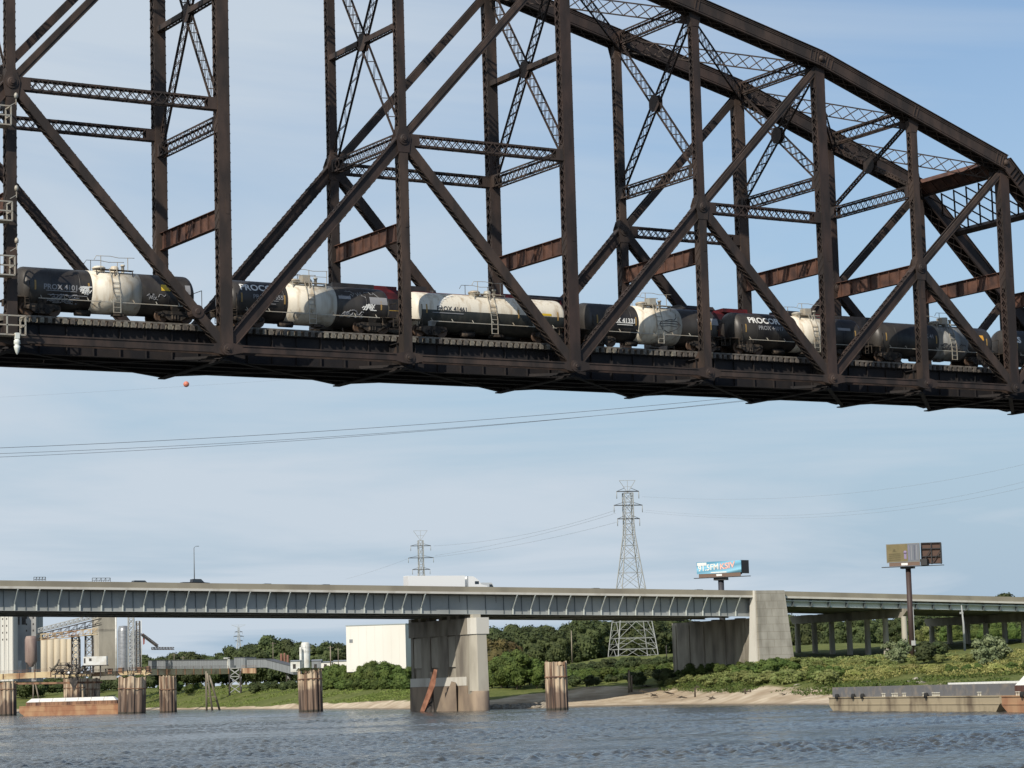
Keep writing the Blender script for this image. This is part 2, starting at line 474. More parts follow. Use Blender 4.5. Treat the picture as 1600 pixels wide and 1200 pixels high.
        # longitudinal strut at mid height
        if k in (-2, 0, 2, 4) or k == -4:
            mb = MB(); h2 = hi
            lattice(mb, M_ + V((.5 if hi > k else -.5, 0, 0)), (XK[h2] - (.3 if hi > k else -.3), Y, zm_), NY, .80, .56, pitch=.62, corner=.13, ends=.75, lw=.06)
            bp('horizontal_strut', mb)
    mb = MB(); member(mb, (XK[7], Y, .1), (XK[8], Y, ZM[8]), NY, .5, .5, pitch=.6, ends=.8); bp('diagonal', mb)
    # ---- eyebar bottom chord
    for k in range(KMIN, KMAX):
        x0, x1 = XK[k], XK[k + 1]
        for yy in (-.34, .34):
            mb = MB()
            hgt = .27 if k != 0 else .31
            pts = [(x0 - .42, -.0)]
            pr = []
            for a in range(90, 271, 30): pr.append((x0 + .44 * math.cos(R(a)), .02 + .42 * math.sin(R(a))))
            pr += [(x0 + .4, -.34), (x0 + .9, -hgt + .04), (x1 - .9, -hgt + .04), (x1 - .4, -.34)]
            for a in range(-90, 91, 30): pr.append((x1 + .44 * math.cos(R(a)), .02 + .42 * math.sin(R(a))))
            pr += [(x1 - .4, .38), (x1 - .9, hgt), (x0 + .9, hgt), (x0 + .4, .38)]
            off = yy + (0.07 if k % 2 else 0) * (1 if yy > 0 else -1)
            mb.prism([(a_, Y + off - .03, b_) for a_, b_ in pr], NY * .06)
            if yy * sg > 0:
                mb.obox(((x0 + x1) / 2, Y + off + sg * .05, hgt - .06), NX * ((x1 - x0) / 2 - 1), NY * .03, NZ * .03)
                mb.obox(((x0 + x1) / 2, Y + off + sg * .05, -hgt + .10), NX * ((x1 - x0) / 2 - 1), NY * .03, NZ * .03)
            bp('eyebar', mb)
        mb = MB(); mb.lathe([(.01, -.58), (.10, -.58), (.12, -.55), (.13, -.50), (.25, -.49), (.27, -.46), (.38, -.45), (.38, .45), (.27, .46), (.25, .49), (.13, .50), (.12, .55), (.10, .58), (.01, .58)], (XK[k + 1], Y, 0), 'Y', 20, smooth=False)
        bp('pin', mb)
# ---- cross frames
for k in range(KMIN, KMAX):
    x = XK[k]; zt_ = ztop(k)
    # deep plate strut
    mb = MB()
    mb.box((x - .02, .3, 7.95), (x + .02, WB - .3, 9.05))
    for z in (7.93, 9.07): mb.box((x - .2, .3, z - .02), (x + .2, WB - .3, z + .02))
    for i in range(8): mb.box((x - .13, .9 + i * 1.17, 7.95), (x + .13, .95 + i * 1.17, 9.05))
    bp('sway_girder', mb, RUST, 'rusty plate girder between the trusses')
    if k in (7, 8): continue
    zl = 14.65
    mb = MB(); lattice(mb, (x, .3, zl), (x, WB - .3, zl), NX, .88, .62, pitch=.62, corner=.12, ends=.45, lw=.05); bp('sway_strut', mb)
    # top strut
    mb = MB(); lattice(mb, (x, .5, zt_ - .1), (x, WB - .5, zt_ - .1), NX, .95, .55, pitch=.85, corner=.13, ends=.5, lw=.05, sides=False); bp('top_strut', mb)
    zc_ = (zl + .45 + zt_ - .6) / 2; c = V((x, WB / 2, zc_))
    thin = k >= 6
    for (y0, z0) in ((.35, zl + .5), (WB - .35, zl + .5), (.4, zt_ - .7), (WB - .4, zt_ - .7)):
        mb = MB()
        e = V((x, y0, z0)); d = (c - e).normalized()
        lattice(mb, e, c - d * .3, NX, .34 if thin else (.92 if k < 4 else .80), .08, pitch=.4 if thin else .86, corner=.10, ends=.25, lw=.055, sides=False, endplate=False, zig=(k == 2 and z0 < 16))
        bp('sway_brace', mb)
    mb = MB()
    s_ = .62
    for xx in (-.17, .17): mb.prism([(x + xx - .01, 5 - s_ * .4, zc_ - s_), (x + xx - .01, 5 + s_ * .4, zc_ - s_), (x + xx - .01, 5 + s_, zc_ - .25), (x + xx - .01, 5 + s_, zc_ + .25), (x + xx - .01, 5 + s_ * .4, zc_ + s_), (x + xx - .01, 5 - s_ * .4, zc_ + s_), (x + xx - .01, 5 - s_, zc_ + .25), (x + xx - .01, 5 - s_, zc_ - .25)], NX * .02)
    bp('gusset_plate', mb)
    if k <= 3:
        for ya, yb in ((.3, 4.5), (5.5, WB - .3)):
            mb = MB(); lattice(mb, (x, ya, zc_), (x, yb, zc_), NZ, .5, .36, pitch=.5, corner=.14, ends=.5, lw=.05, sides=False)
            mb.box((x - .26, ya, zc_ - .18), (x - .235, yb, zc_ + .18))
            bp('sway_strut', mb)
# ---- top laterals
for k in range(KMIN, 7):
    for (ya, yb) in ((.6, WB - .6), (WB - .6, .6)):
        a = V((XK[k], ya, ztop(k) - .15)); b = V((XK[k + 1], yb, ztop(k + 1) - .15))
        d = (b - a).normalized(); n = d.cross(NZ).normalized()
        mb = MB(); lattice(mb, a - NZ * .45, b - NZ * .45, n, 1.05, .09, pitch=1.05, corner=.085, ends=.5, lw=.055, sides=False); bp('top_lateral', mb)
# ---- portal
x7, z7 = XK[7], ZT[7]; dE = V((XK[9] - x7, 0, -z7)).normalized(); upE = V((-dE.z, 0, dE.x)) if dE.x > 0 else V((dE.z, 0, -dE.x))
nE = dE.cross(NY).normalized()
o7 = V((x7, 0, z7))
mb = MB()
mb.obox(o7 + NY * WB / 2 + dE * .35 - V((.45, 0, 0)), dE * .62, NY * (WB / 2 - .5), nE * .03)
mb.obox(o7 + NY * WB / 2 - dE * .30 - V((.45, 0, 0)), dE * .02, NY * (WB / 2 - .5), nE * .3)
for i in range(7): mb.obox(o7 + NY * (1.2 + i * 1.27) + dE * .35 - V((.5, 0, 0)), dE * .6, NY * .03, nE * .09)
bp('portal_girder', mb, RUST, 'rust orange portal plate at the end of the span')
mb = MB(); mb.obox(o7 + NY * WB / 2 + dE * 1.0 - V((.45, 0, 0)), dE * .06, NY * (WB / 2 - .5), nE * .2)
lo_ = 5.0
mb.obox(o7 + NY * WB / 2 + dE * (lo_), dE * .22, NY * (WB / 2 - .5), nE * .22)
bp('portal_strut', mb)
mb = MB()
n_ = 6; y0_, y1_ = .6, WB - .6; stp = (y1_ - y0_) / n_; hgt_ = lo_ - 1.2
for i in range(-4, n_ + 5):
    for sgn in (-1, 1):
        ya = y0_ + i * stp; yb = ya + sgn * hgt_ * .78
        # clip to the panel
        t0, t1 = 0.0, 1.0
        def yy(t): return ya + (yb - ya) * t
        ts = [0.0, 1.0]
        if abs(yb - ya) > 1e-6:
            ta = (y0_ - ya) / (yb - ya); tb = (y1_ - ya) / (yb - ya); lo2_, hi2_ = min(ta, tb), max(ta, tb)
            t0, t1 = max(0, lo2_), min(1, hi2_)
        if t1 - t0 < .05: continue
        A = o7 + dE * (1.1 + hgt_ * t0) + NY * yy(t0); B = o7 + dE * (1.1 + hgt_ * t1) + NY * yy(t1)
        mb.bar(A + nE * (.03 * sgn), B + nE * (.03 * sgn), .13, .05, up=nE)
bp('portal_lattice', mb)
# ---- floor
for k in range(KMIN, KMAX + 1):
    x = XK[k]; mb = MB()
    mb.box((x - .02, .45, -.6), (x + .02, WB - .45, 1.1))
    mb.box((x - .25, .1, -.68), (x + .25, WB + .1, -.60)); mb.box((x - .22, .45, 1.1), (x + .22, WB - .45, 1.15))
    for i in range(9): mb.box((x - .18, .9 + i * 1.02, -.6), (x + .18, .95 + i * 1.02, 1.1))
    for yy_, sg_ in ():
        mb.prism([(x - .03, yy_, .2), (x - .03, yy_ + 1.7 * sg_, .2), (x - .03, yy_ + 1.1 * sg_, .9), (x - .03, yy_ + .15 * sg_, 2.0), (x - .03, yy_, 2.0)], NX * .06)
    bp('floor_beam', mb, DARKST)
    mb = MB()
    for yy_, sg_ in ((.3, 1), (WB - .3, -1)):
        mb.prism([(x - .035, yy_, .2), (x - .035, yy_ + 1.72 * sg_, .2), (x - .035, yy_ + 1.12 * sg_, .92), (x - .035, yy_ + .15 * sg_, 2.02), (x - .035, yy_, 2.02)], NX * .07)
        bp('knee_plate', mb); mb = MB()
for Y in (2.05, 4.0, 6.0, 7.95):
    mb = MB()
    x0, x1 = XK[KMIN], XK[KMAX]
    mb.box((x0, Y - .015, -.5), (x1, Y + .015, 1.33)); mb.box((x0, Y - .2, 1.33), (x1, Y + .2, 1.37)); mb.box((x0, Y - .2, -.55), (x1, Y + .2, -.51))
    xx = x0
    while xx < x1:
        mb.box((xx, Y - .16, -.5), (xx + .05, Y + .16, 1.33)); xx += 1.75
    bp('stringer', mb, DARKST)
for k in range(KMIN, KMAX):
    for a, b in ((0.3, WB - .3), (WB - .3, .3)):
        mb = MB()
        mb.bar((XK[k], a, -.52 - (.07 if a < 1 else 0)), (XK[k + 1], b, -.52 - (.07 if a < 1 else 0)), .3, .05)
        mb.bar((XK[k], a, -.42 - (.07 if a < 1 else 0)), (XK[k + 1], b, -.42 - (.07 if a < 1 else 0)), .03, .16)
        bp('bottom_lateral', mb, DARKST)
for Y in (2.28, 3.72, 6.28, 7.72):
    mb = MB(); mb.box((XK[KMIN], Y - .07, 1.70), (XK[KMAX], Y + .07, 1.72)); mb.box((XK[KMIN], Y - .012, 1.72), (XK[KMAX], Y + .012, 1.82)); mb.box((XK[KMIN], Y - .036, 1.82), (XK[KMAX], Y + .036, 1.86))
    bp('rail', mb, RAILM)
for Y in (1.75,):
    mb = MB(); mb.box((XK[KMIN], Y - .07, 1.70), (XK[KMAX], Y + .07, 1.80)); bp('guard_timber', mb, TIE)
tm = MB(); tm.box((-.125, -1.42, 1.37), (.125, 1.42, 1.68)); tme = tm.mesh('tie', TIE)
rest = MB(); cnt = 0
x = XK[KMIN] + .3; xs = []
while x < XK[KMAX]: xs.append(x); x += .5
near_first = [x for x in xs if -14 < x < 36][:100]
for x in near_first:
    o = bpy.data.objects.new('tie', tme); COL.objects.link(o); o.parent = bridge; o.location = (x, 3.0 + rnd.uniform(-.05, .05), 0)
for x in xs:
    if x not in near_first: 
        j = rnd.uniform(-.05, .05); rest.box((x - .125, 1.58 + j, 1.37), (x + .125, 4.42 + j, 1.68))
    rest.box((x - .15, 5.58, 1.37), (x + .15, 8.42, 1.70))
o = bp('ties_beyond', rest, TIE); o['kind'] = 'stuff'
# ---- inspection cages and lamps on the post at the left edge
def cage(z, w=1.7, h=1.15, xo=-13.95):
    mb = MB(); r = .04; y0, y1 = -1.25, -.35; x0, x1 = xo - w + .55, xo + .55
    for zz in (z, z + h / 2, z + h):
        for a, b in (((x0, y0), (x1, y0)), ((x1, y0), (x1, y1)), ((x0, y0), (x0, y1))): mb.bar((a[0], a[1], zz), (b[0], b[1], zz), .08)
    for a in ((x0, y0), (x1, y0), ((x0 + x1) / 2, y0), (x1, y1), (x0, y1)): mb.bar((a[0], a[1], z), (a[0], a[1], z + h), .08)
    mb.box((x0, y0, z - .05), (x1, y1, z - .01))
    bp('inspection_cage', mb, GALV)
for z, w_, xo in ((12.85, 1.8, -15.0), (7.0, 1.7, -14.95), (3.7, 1.9, -14.8), (.1, 2.3, -14.15)): cage(z, w_, 1.15, xo)
for z in (13.9, 8.2, 5.0):
    mb = MB(); mb.bar((-14.4, -.9, z + .2), (-14.0, -.9, z + .45), .04); mb.bar((-14.0, -.9, z + .3), (-14.0, -.9, z + .75), .05)
    mb.lathe([(.01, 0), (.11, .02), (.13, .2), (.08, .32), (.01, .36)], (-14.0, -.9, z + .7), 'Z', 10)
    bp('lamp_bracket', mb, GALV)
mb = MB(); mb.bar((-14.15, -1.3, -.15), (-14.15, -1.3, .2), .25, .25); mb.lathe([(.01, -.95), (.09, -.85), (.17, -.6), (.2, -.45), (.12, -.38), (.2, -.3), (.19, -.1), (.1, 0)], (-14.15, -1.3, -.15), 'Z', 12)
bp('navigation_lamp', mb, mat('lamp_glass', (.75, .78, .72), .3))
# ================================================================ tank cars and locomotives
RT = ZB + 1.86        # rail top
YN, YF = 3.0, 7.0
TR, TA = 1.34, 1.80   # tank radius, axis height above rail
def wheelset(root, x, y=0):
    for sgy in (-1, 1):
        mb = MB()
        mb.lathe([(.05, -.09), (.1, -.09), (.34, -.05), (.38, -.08), (.47, -.08), (.47, .05), (.38, .07), (.1, .03), (.05, .03)], (x, y + sgy * .72, .46), 'Y', 18)
        part('wheel', mb, RAILM, root)
def bogie(root, x):
    for dx_ in (-.85, .85): wheelset(root, x + dx_)
    for sgy in (-1, 1):
        y = sgy * .98
        mb = MB()
        mb.prism([(x - 1.15, y - .06, .62), (x - .8, y - .06, .74), (x + .8, y - .06, .74), (x + 1.15, y - .06, .62), (x + 1.15, y - .06, .42), (x + .8, y - .06, .40), (x + .38, y - .06, .14), (x - .38, y - .06, .14), (x - .8, y - .06, .40), (x - 1.15, y - .06, .42)], (0, .12, 0))
        for dx_ in (-.85, .85): mb.lathe([(.01, -.12), (.13, -.12), (.17, -.04), (.17, .1)], (x + dx_, y, .5), 'Y', 10)
        for dx_ in (-.2, 0, .2): mb.lathe([(.07, 0), (.07, .26)], (x + dx_, y - .08, .22), 'Z', 8)
        part('bogie_frame', mb, UNDER, root)
    mb = MB(); mb.box((x - .2, -1.0, .5), (x + .2, 1.0, .72)); part('bolster', mb, UNDER, root)
def tank_shape(L, r, ends=.62, n=40, mi=0):
    mb = MB(); prof = []
    for i in range(9):
        a = i / 8 * math.pi / 2; prof.append((max(.01, r * math.sin(a)), -L / 2 + ends * (1 - math.cos(a))))
    for i in range(1, 12): prof.append((r, -L / 2 + ends + (L - 2 * ends) * i / 12))
    for i in range(8, -1, -1):
        a = i / 8 * math.pi / 2; prof.append((max(.01, r * math.sin(a)), L / 2 - ends * (1 - math.cos(a))))
    mb.lathe(prof, (0, 0, TA), 'X', n, mi)
    return mb
def onside(x0, ang0, r=TR + .02):
    "map lettering to the near side of the tank"
    def f(x, y):
        a = ang0 + y / r
        return (x0 + x, -r * math.cos(a), TA + r * math.sin(a))
    return f
def scribble(root, x0, x1, z0, z1, n, m, seed, w=.05):
    rr = random.Random(seed); mb = MB()
    for i in range(n):
        pts = []; x = rr.uniform(x0, x1 - .3); z = rr.uniform(z0, z1)
        for j in range(5):
            zz = max(-.95, min(.95, (z - TA) / TR)); y = -TR * math.sqrt(max(.02, 1 - zz * zz)) - .025
            pts.append((x, y, z)); x += rr.uniform(.02, .22); z = min(z1, max(z0, z + rr.uniform(-.28, .28)))
        for a, b in zip(pts[:-1], pts[1:]): mb.bar(a, b, .012, w, up=(0, 0, 1))
    return part('graffiti', mb, m, root)
def patch(root, x0, x1, z0, z1, m, name='panel', r=TR + .018):
    mb = MB(); n = 5
    def pt(x, z):
        zz = (z - TA) / r; return (x, -r * math.sqrt(max(0, 1 - zz * zz)), z)
    for i in range(n):
        a = z0 + (z1 - z0) * i / n; b = z0 + (z1 - z0) * (i + 1) / n
        mb.poly([pt(x0, a), pt(x1, a), pt(x1, b), pt(x0, b)])
    return part(name, mb, m, root)
def tank_car(label, x0, x1, tankm, band=None, bandm=None, plat='plain', twotone=False, ends_m=None):
    L = x1 - x0; xc = (x0 + x1) / 2; TL = L - .45
    root = thing('tank_car', label, 'railway car', (xc, YN, RT), 0, 'tank cars coupled in a train')
    mb = tank_shape(TL, TR)
    if twotone:
        # white jacket above, dark below
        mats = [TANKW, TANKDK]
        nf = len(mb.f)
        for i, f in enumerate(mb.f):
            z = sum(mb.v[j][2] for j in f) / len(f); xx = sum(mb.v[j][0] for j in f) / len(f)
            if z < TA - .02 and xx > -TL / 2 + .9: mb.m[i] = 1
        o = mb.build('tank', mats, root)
    else:
        o = part('tank', mb, tankm, root)
    if band:
        b0, b1 = band[0] - xc, band[1] - xc
        mb = MB(); mb.lathe([(TR + .001, b0), (TR + .012, b0), (TR + .012, b1), (TR + .001, b1)], (0, 0, TA), 'X', 48)
        part('centre_band', mb, bandm or TANKW, root)
    # seams
    for xx in ((-TL * .33, -TL * .17, TL * .17, TL * .33) if not twotone else ()):
        mb = MB(); mb.lathe([(TR + .001, xx - .03), (TR + .008, xx - .03), (TR + .008, xx + .03), (TR + .001, xx + .03)], (0, 0, TA), 'X', 40)
        part('seam', mb, TANKB, root)
    # sill, saddles, couplers
    for sg in (-1, 1): mb = MB(); mb.box((min(sg * (L / 2 - .1), sg * (L / 2 - 3.1)), -.3, .62), (max(sg * (L / 2 - .1), sg * (L / 2 - 3.1)), .3, .98)); part('centre_sill', mb, UNDER, root)
    for sg in (-1, 1):
        xb = sg * (L / 2 - 1.75); mb = MB()
        mb.prism([(xb - .3, -1.0, 1.0), (xb - .3, 1.0, 1.0), (xb - .3, .5, .62), (xb - .3, -.5, .62)], (.6, 0, 0))
        for sgy in (-1, 1): mb.prism([(xb - .25, sgy * .98, .72), (xb + .25, sgy * .98, .72), (xb + .42, sgy * 1.13, 1.35), (xb - .42, sgy * 1.13, 1.35)], (0, .05 * sgy, 0))
        part('saddle', mb, UNDER if not twotone else TANKG, root)
        bogie(root, xb)
        mb = MB(); mb.bar((sg * (L / 2 - .1), 0, .8), (sg * (L / 2 + .32), 0, .8), .22, .26); mb.box((sg * (L / 2 + .3) - .12, -.2, .62), (sg * (L / 2 + .3) + .12, .14, .98)); part('coupler', mb, UNDER, root)
        # end walkway with handrail
        xe = sg * (L / 2 - .45); mb = MB()
        mb.box((xe - .75, -1.35, 1.06), (xe + .42, 1.35, 1.10))
        for sgy in (-1, 1):
            mb.bar((xe - .7, sgy * 1.35, .55), (xe - .7, sgy * 1.35, 1.1), .04); mb.bar((xe + .4, sgy * 1.35, .45), (xe + .4, sgy * 1.35, 2.1), .035)
            mb.bar((xe + .1, sgy * 1.35, .45), (xe + .1, sgy * 1.35, 1.1), .035)
            for zz in (.48, .72, .95): mb.bar((xe + .1, sgy * 1.37, zz), (xe + .4, sgy * 1.37, zz), .03)
        mb.bar((xe + .4, -1.35, 2.1), (xe + .4, 1.35, 2.1), .035)
        part('end_walkway', mb, UNDER, root)
    # side sill rail
    mb = MB()
    for sgy in (-1, 1):
        mb.bar((-L / 2 + 1.4, sgy * 1.42, 1.02), (L / 2 - 1.4, sgy * 1.42, 1.02), .05)
        for i in range(7):
            xx = -L / 2 + 1.6 + i * (L - 3.2) / 6; mb.bar((xx, sgy * 1.42, 1.02), (xx, sgy * 1.2, 1.25), .04)
    part('handrail', mb, GALV, root)
    # brake gear under the tank
    mb = MB(); mb.lathe([(.01, -.5), (.2, -.5), (.2, .5), (.01, .5)], (-1.6, -.5, .36 + .02), 'X', 12); part('brake_cylinder', mb, UNDER, root); mb = MB(); mb.box((.4, -.7, .3), (1.1, -.2, .46)); mb.bar((.2, -.45, .4), (1.3, -.45, .4), .06); part('valve_box', mb, UNDER, root)
    # ladder
    bc = (band[0] + band[1]) / 2 - xc if band else 0
    mb = MB(); lx = bc - .1 if not twotone else bc
    for dx_ in (-.24, .24): 
        mb.bar((lx + dx_, -1.5, .35), (lx + dx_, -1.5, 1.35), .045)
        mb.bar((lx + dx_, -1.5, 1.35), (lx + dx_, -1.30, 2.35), .04); mb.bar((lx + dx_, -1.30, 2.35), (lx + dx_, -.85, TA + TR + .1), .04)
    for i in range(4): mb.bar((lx - .24, -1.5, .38 + i * .32), (lx + .24, -1.5, .38 + i * .32), .04)
    for i in range(3): mb.bar((lx - .24, -1.46 + i * .06, 1.65 + i * .32), (lx + .24, -1.46 + i * .06, 1.65 + i * .32), .035)
    part('ladder', mb, GALV, root)
    # top platform
    zt_ = TA + TR
    mb = MB(); mb.box((bc - 1.3, -.85, zt_ + .02), (bc + 1.3, -.45, zt_ + .06)); mb.box((bc - 1.3, .45, zt_ + .02), (bc + 1.3, .85, zt_ + .06))
    for xx in (-1.2, 0, 1.2): mb.bar((bc + xx, -.85, zt_ + .04), (bc + xx, -.95, zt_ - .45), .05)
    part('top_platform', mb, GALV if plat != 'plain' else UNDER, root)
    mb = MB()
    zh = zt_ + .85
    for y in (-.85, .85):
        for xx in ((-1.3, 0, 1.3) if plat == 'full' else (-.9, .9)): mb.bar((bc + xx, y, zt_), (bc + xx, y, zh), .035)
        mb.tube([(bc - 1.35, y, zh - .25), (bc - 1.2, y, zh), (bc - .3, y, zh + .03), (bc + .3, y, zh - .05), (bc + 1.2, y, zh), (bc + 1.35, y, zh)], .02, 5)
        if plat == 'full': mb.bar((bc - 1.3, y, zh - .4), (bc + 1.3, y, zh - .4), .03)
    part('platform_rail', mb, GALV, root)
    mb = MB(); mb.lathe([(.38, -.15), (.38, .18), (.42, .18), (.42, .26), (.30, .34), (.01, .36)], (bc - .7, 0, zt_), 'Z', 18)
    mb.lathe([(.26, -.15), (.26, .3), (.20, .4), (.01, .42)], (bc + .35, 0, zt_), 'Z', 14); mb.lathe([(.1, -.15), (.1, .45), (.14, .45), (.14, .55), (.01, .57)], (bc + .95, .1, zt_), 'Z', 10)
    if plat in ('full', 'box'): mb.box((bc - .2, -.35, zt_ + .1), (bc + .35, .3, zt_ + .62))
    part('dome_fittings', mb, GALV if plat != 'plain' else TANKW, root)
    # reflective strips
    for xx in (-TL / 2 + 1.0, TL / 2 - 1.0, bc - (band[1] - band[0]) / 2 - .25 if band else 2.0): patch(root, xx - .055, xx + .055, 1.55, 2.15, REFL, 'reflector')
    root['xc'] = 0
    del root['xc']
    return root, xc
REFL = mat('dull_reflector', (.38, .24, .08), .6)
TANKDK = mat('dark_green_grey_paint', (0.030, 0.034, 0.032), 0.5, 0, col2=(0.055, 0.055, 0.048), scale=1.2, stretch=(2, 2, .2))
# car 1
c, xc = tank_car('black tank car with cream centre band and yellow panel, leftmost of the train', -13.1, -.75, TANKB, (-8.15, -4.85))
text_part('car_number', 'PROX 41014', .46, GREYTXT, c, onside(-11.35 - xc, -.13), sx=1.0, bold=.012)
mb = MB(); mb.obox((-10.2 - xc, -TR - .03, TA - .26), V((1.0, 0, 0)), V((0, .006, 0)), V((0, 0, .02))); mb.obox((-9.8 - xc, -TR + .02, TA - .5), V((1.3, 0, 0)), V((0, .006, 0)), V((0, 0, .015))); part('stencil_line', mb, GREYTXT, c)
scribble(c, -11.2 - xc, -9.1 - xc, .85, 1.35, 24, GREYTXT, 3, .05); scribble(c, -9.0 - xc, -8.3 - xc, 1.4, 1.9, 14, WHITE, 5, .06)
patch(c, -3.55 - xc, -2.75 - xc, 1.95, 2.35, YPAD, 'yellow_panel')
scribble(c, -4.6 - xc, -3.4 - xc, 1.35, 1.7, 7, GREYTXT, 8, .04); patch(c, -1.9 - xc, -1.55 - xc, 1.8, 2.4, GREYTXT, 'stencil_panel')
# car 2
c, xc = tank_car('black tank car lettered PROCOR with white centre band under a railed platform', .78, 13.35, TANKB, (5.3, 8.85), TANKW, 'full')
text_part('lettering', 'PROCOR', .72, WHITE, c, onside(1.95 - xc, .42), sx=.95, bold=.02)
text_part('car_number', 'PROX 44355', .40, GREYTXT, c, onside(2.8 - xc, .02), bold=.01)
mb = MB()
for i, (a, b) in enumerate(((3.1, 4.6), (3.1, 4.4))): mb.obox(((a + b) / 2 - xc, -TR - .03, TA - .08 - i * .2), V(((b - a) / 2, 0, 0)), V((0, .006, 0)), V((0, 0, .02)))
part('stencil_line', mb, GREYTXT, c)
scribble(c, 10.6 - xc, 11.7 - xc, 1.5, 1.9, 8, WHITE, 9, .06); scribble(c, 9.0 - xc, 10.6 - xc, 1.0, 1.45, 16, GREYTXT, 10, .045)
patch(c, 11.3 - xc, 12.6 - xc, 1.9, 2.4, GREYTXT, 'stencil_panel'); patch(c, 9.0 - xc, 9.9 - xc, 2.15, 2.38, GREYTXT, 'stencil_panel')
scribble(c, 9.0 - xc, 12.3 - xc, 2.2, 2.75, 7, GREYTXT, 31, .03)
# car 3
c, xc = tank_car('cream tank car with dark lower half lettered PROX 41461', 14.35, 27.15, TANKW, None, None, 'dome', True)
text_part('car_number', 'PROX 41461', .44, DARKTXT, c, onside(16.35 - xc, -.02), bold=.012)
mb = MB()
rr = random.Random(4)
for i in range(7):
    t = i / 6; a = .12 + .75 * t; X_ = 16.55 - xc + 1.2 * t * t; r_ = TR + .02
    s_ = .14
    mb.poly([(X_ - s_, -r_ * math.cos(a), TA + r_ * math.sin(a)), (X_ + s_, -r_ * math.cos(a) - .01, TA + r_ * math.sin(a) + .04), (X_ + .05, -r_ * math.cos(a + .16), TA + r_ * math.sin(a + .16))])
part('stencil_mark', mb, WHITE, c)
mb = MB(); mb.obox((17.2 - xc, -TR - .01, TA - .18), V((1.2, 0, 0)), V((0, .006, 0)), V((0, 0, .025))); part('stencil_line', mb, GREYTXT, c)
patch(c, 24.3 - xc, 25.4 - xc, 1.84, 2.0, YPAD, 'yellow_panel')
# car 4
c, xc = tank_car('black tank car with white centre band bearing a drawn boat emblem', 27.95, 40.1, TANKB, (32.65, 36.35), TANKW, 'box')
text_part('car_number', 'PROX 41331', .46, WHITE, c, onside(29.9 - xc, -.08), bold=.015)
mb = MB()
for i, (a, b) in enumerate(((30.6, 32.2), (30.8, 32.1))): mb.obox(((a + b) / 2 - xc, -TR - .03, TA - .12 - i * .13), V(((b - a) / 2, 0, 0)), V((0, .006, 0)), V((0, 0, .025)))
part('stencil_line', mb, WHITE, c)
# emblem: hull outline with cabin
def loop(pts, w, name, m, par):
    mb = MB()
    q = []
    for x, z in pts:
        zz = (z - TA) / TR; q.append((x - xc, -TR * math.sqrt(1 - zz * zz) - .03, z))
    for a, b in zip(q[:-1], q[1:]): mb.bar(a, b, .012, w)
    return part(name, mb, m, par)
loop([(34.4, 1.78), (34.6, 1.98), (35.9, 2.0), (36.2, 1.75), (35.9, 1.45), (35.2, 1.2), (34.7, 1.4), (34.4, 1.78), (35.0, 1.84), (35.8, 1.82), (36.2, 1.76)], .05, 'emblem', DARKTXT, c)
loop([(34.9, 2.02), (35.3, 2.12), (35.7, 2.1), (35.9, 2.3), (35.95, 2.55)], .05, 'emblem', DARKTXT, c)
loop([(34.6, 1.6), (35.2, 1.68), (35.9, 1.62)], .04, 'emblem', DARKTXT, c)
mb = MB()
for i, (y, z) in enumerate(((-.2, 2.3), (.1, 2.45), (.35, 2.5), (-.1, 2.15), (.15, 2.2))): mb.obox((27.95 - xc + .33 , y, z - .1), V((.01, 0, 0)), V((0, .2, .05)), V((0, -.02, .06)))
part('graffiti', mb, WHITE, c)
patch(c, 37.7 - xc, 38.7 - xc, 1.95, 2.3, GREYTXT, 'stencil_panel'); patch(c, 38.9 - xc, 39.5 - xc, 1.9, 2.4, GREYTXT, 'stencil_panel')
# car 5
c, xc = tank_car('black tank car lettered PROCOR with tan stained centre band behind a wide post', 40.75, 53.25, TANKB, (46.7, 50.1), TANKW, 'box')
text_part('lettering', 'PROCOR', .72, WHITE, c, onside(42.3 - xc, .36), sx=.95, bold=.02)
text_part('car_number', 'PROX 44017', .42, GREYTXT, c, onside(43.1 - xc, -.0), bold=.01)
patch(c, 50.4 - xc, 51.6 - xc, 2.1, 2.3, GREYTXT, 'stencil_panel')
# car 6: white band, its shadow put into the colour as blue grey
c, xc = tank_car('black tank car with white centre band tinted blue grey for shade and orange yellow panel', 53.75, 66.1, TANKB, (60.1, 63.0), TANKG, 'box')
scribble(c, 60.2 - xc, 62.6 - xc, 1.15, 1.6, 18, DARKTXT, 14, .04)
patch(c, 63.8 - xc, 64.6 - xc, 2.0, 2.4, YELLOW, 'yellow_panel')
text_part('car_number', 'PROX 41', .44, GREYTXT, c, onside(57.9 - xc, .1), bold=.01)
mb = MB(); mb.obox((53.75 - xc + .75, -.9, 2.45), V((.04, 0, -.02)), V((0, .1, .16)), V((.02, 0, .2))); part('graffiti', mb, WHITE, c)
# car 7
c, xc = tank_car('black tank car with white chalk letters on its end, rightmost of the train', 66.75, 79.1, TANKB, (71.3, 74.6), TANKW, 'box')
text_part('graffiti', 'CS', .7, WHITE, c, onside(67.6 - xc, .15), bold=.03)
tank = c

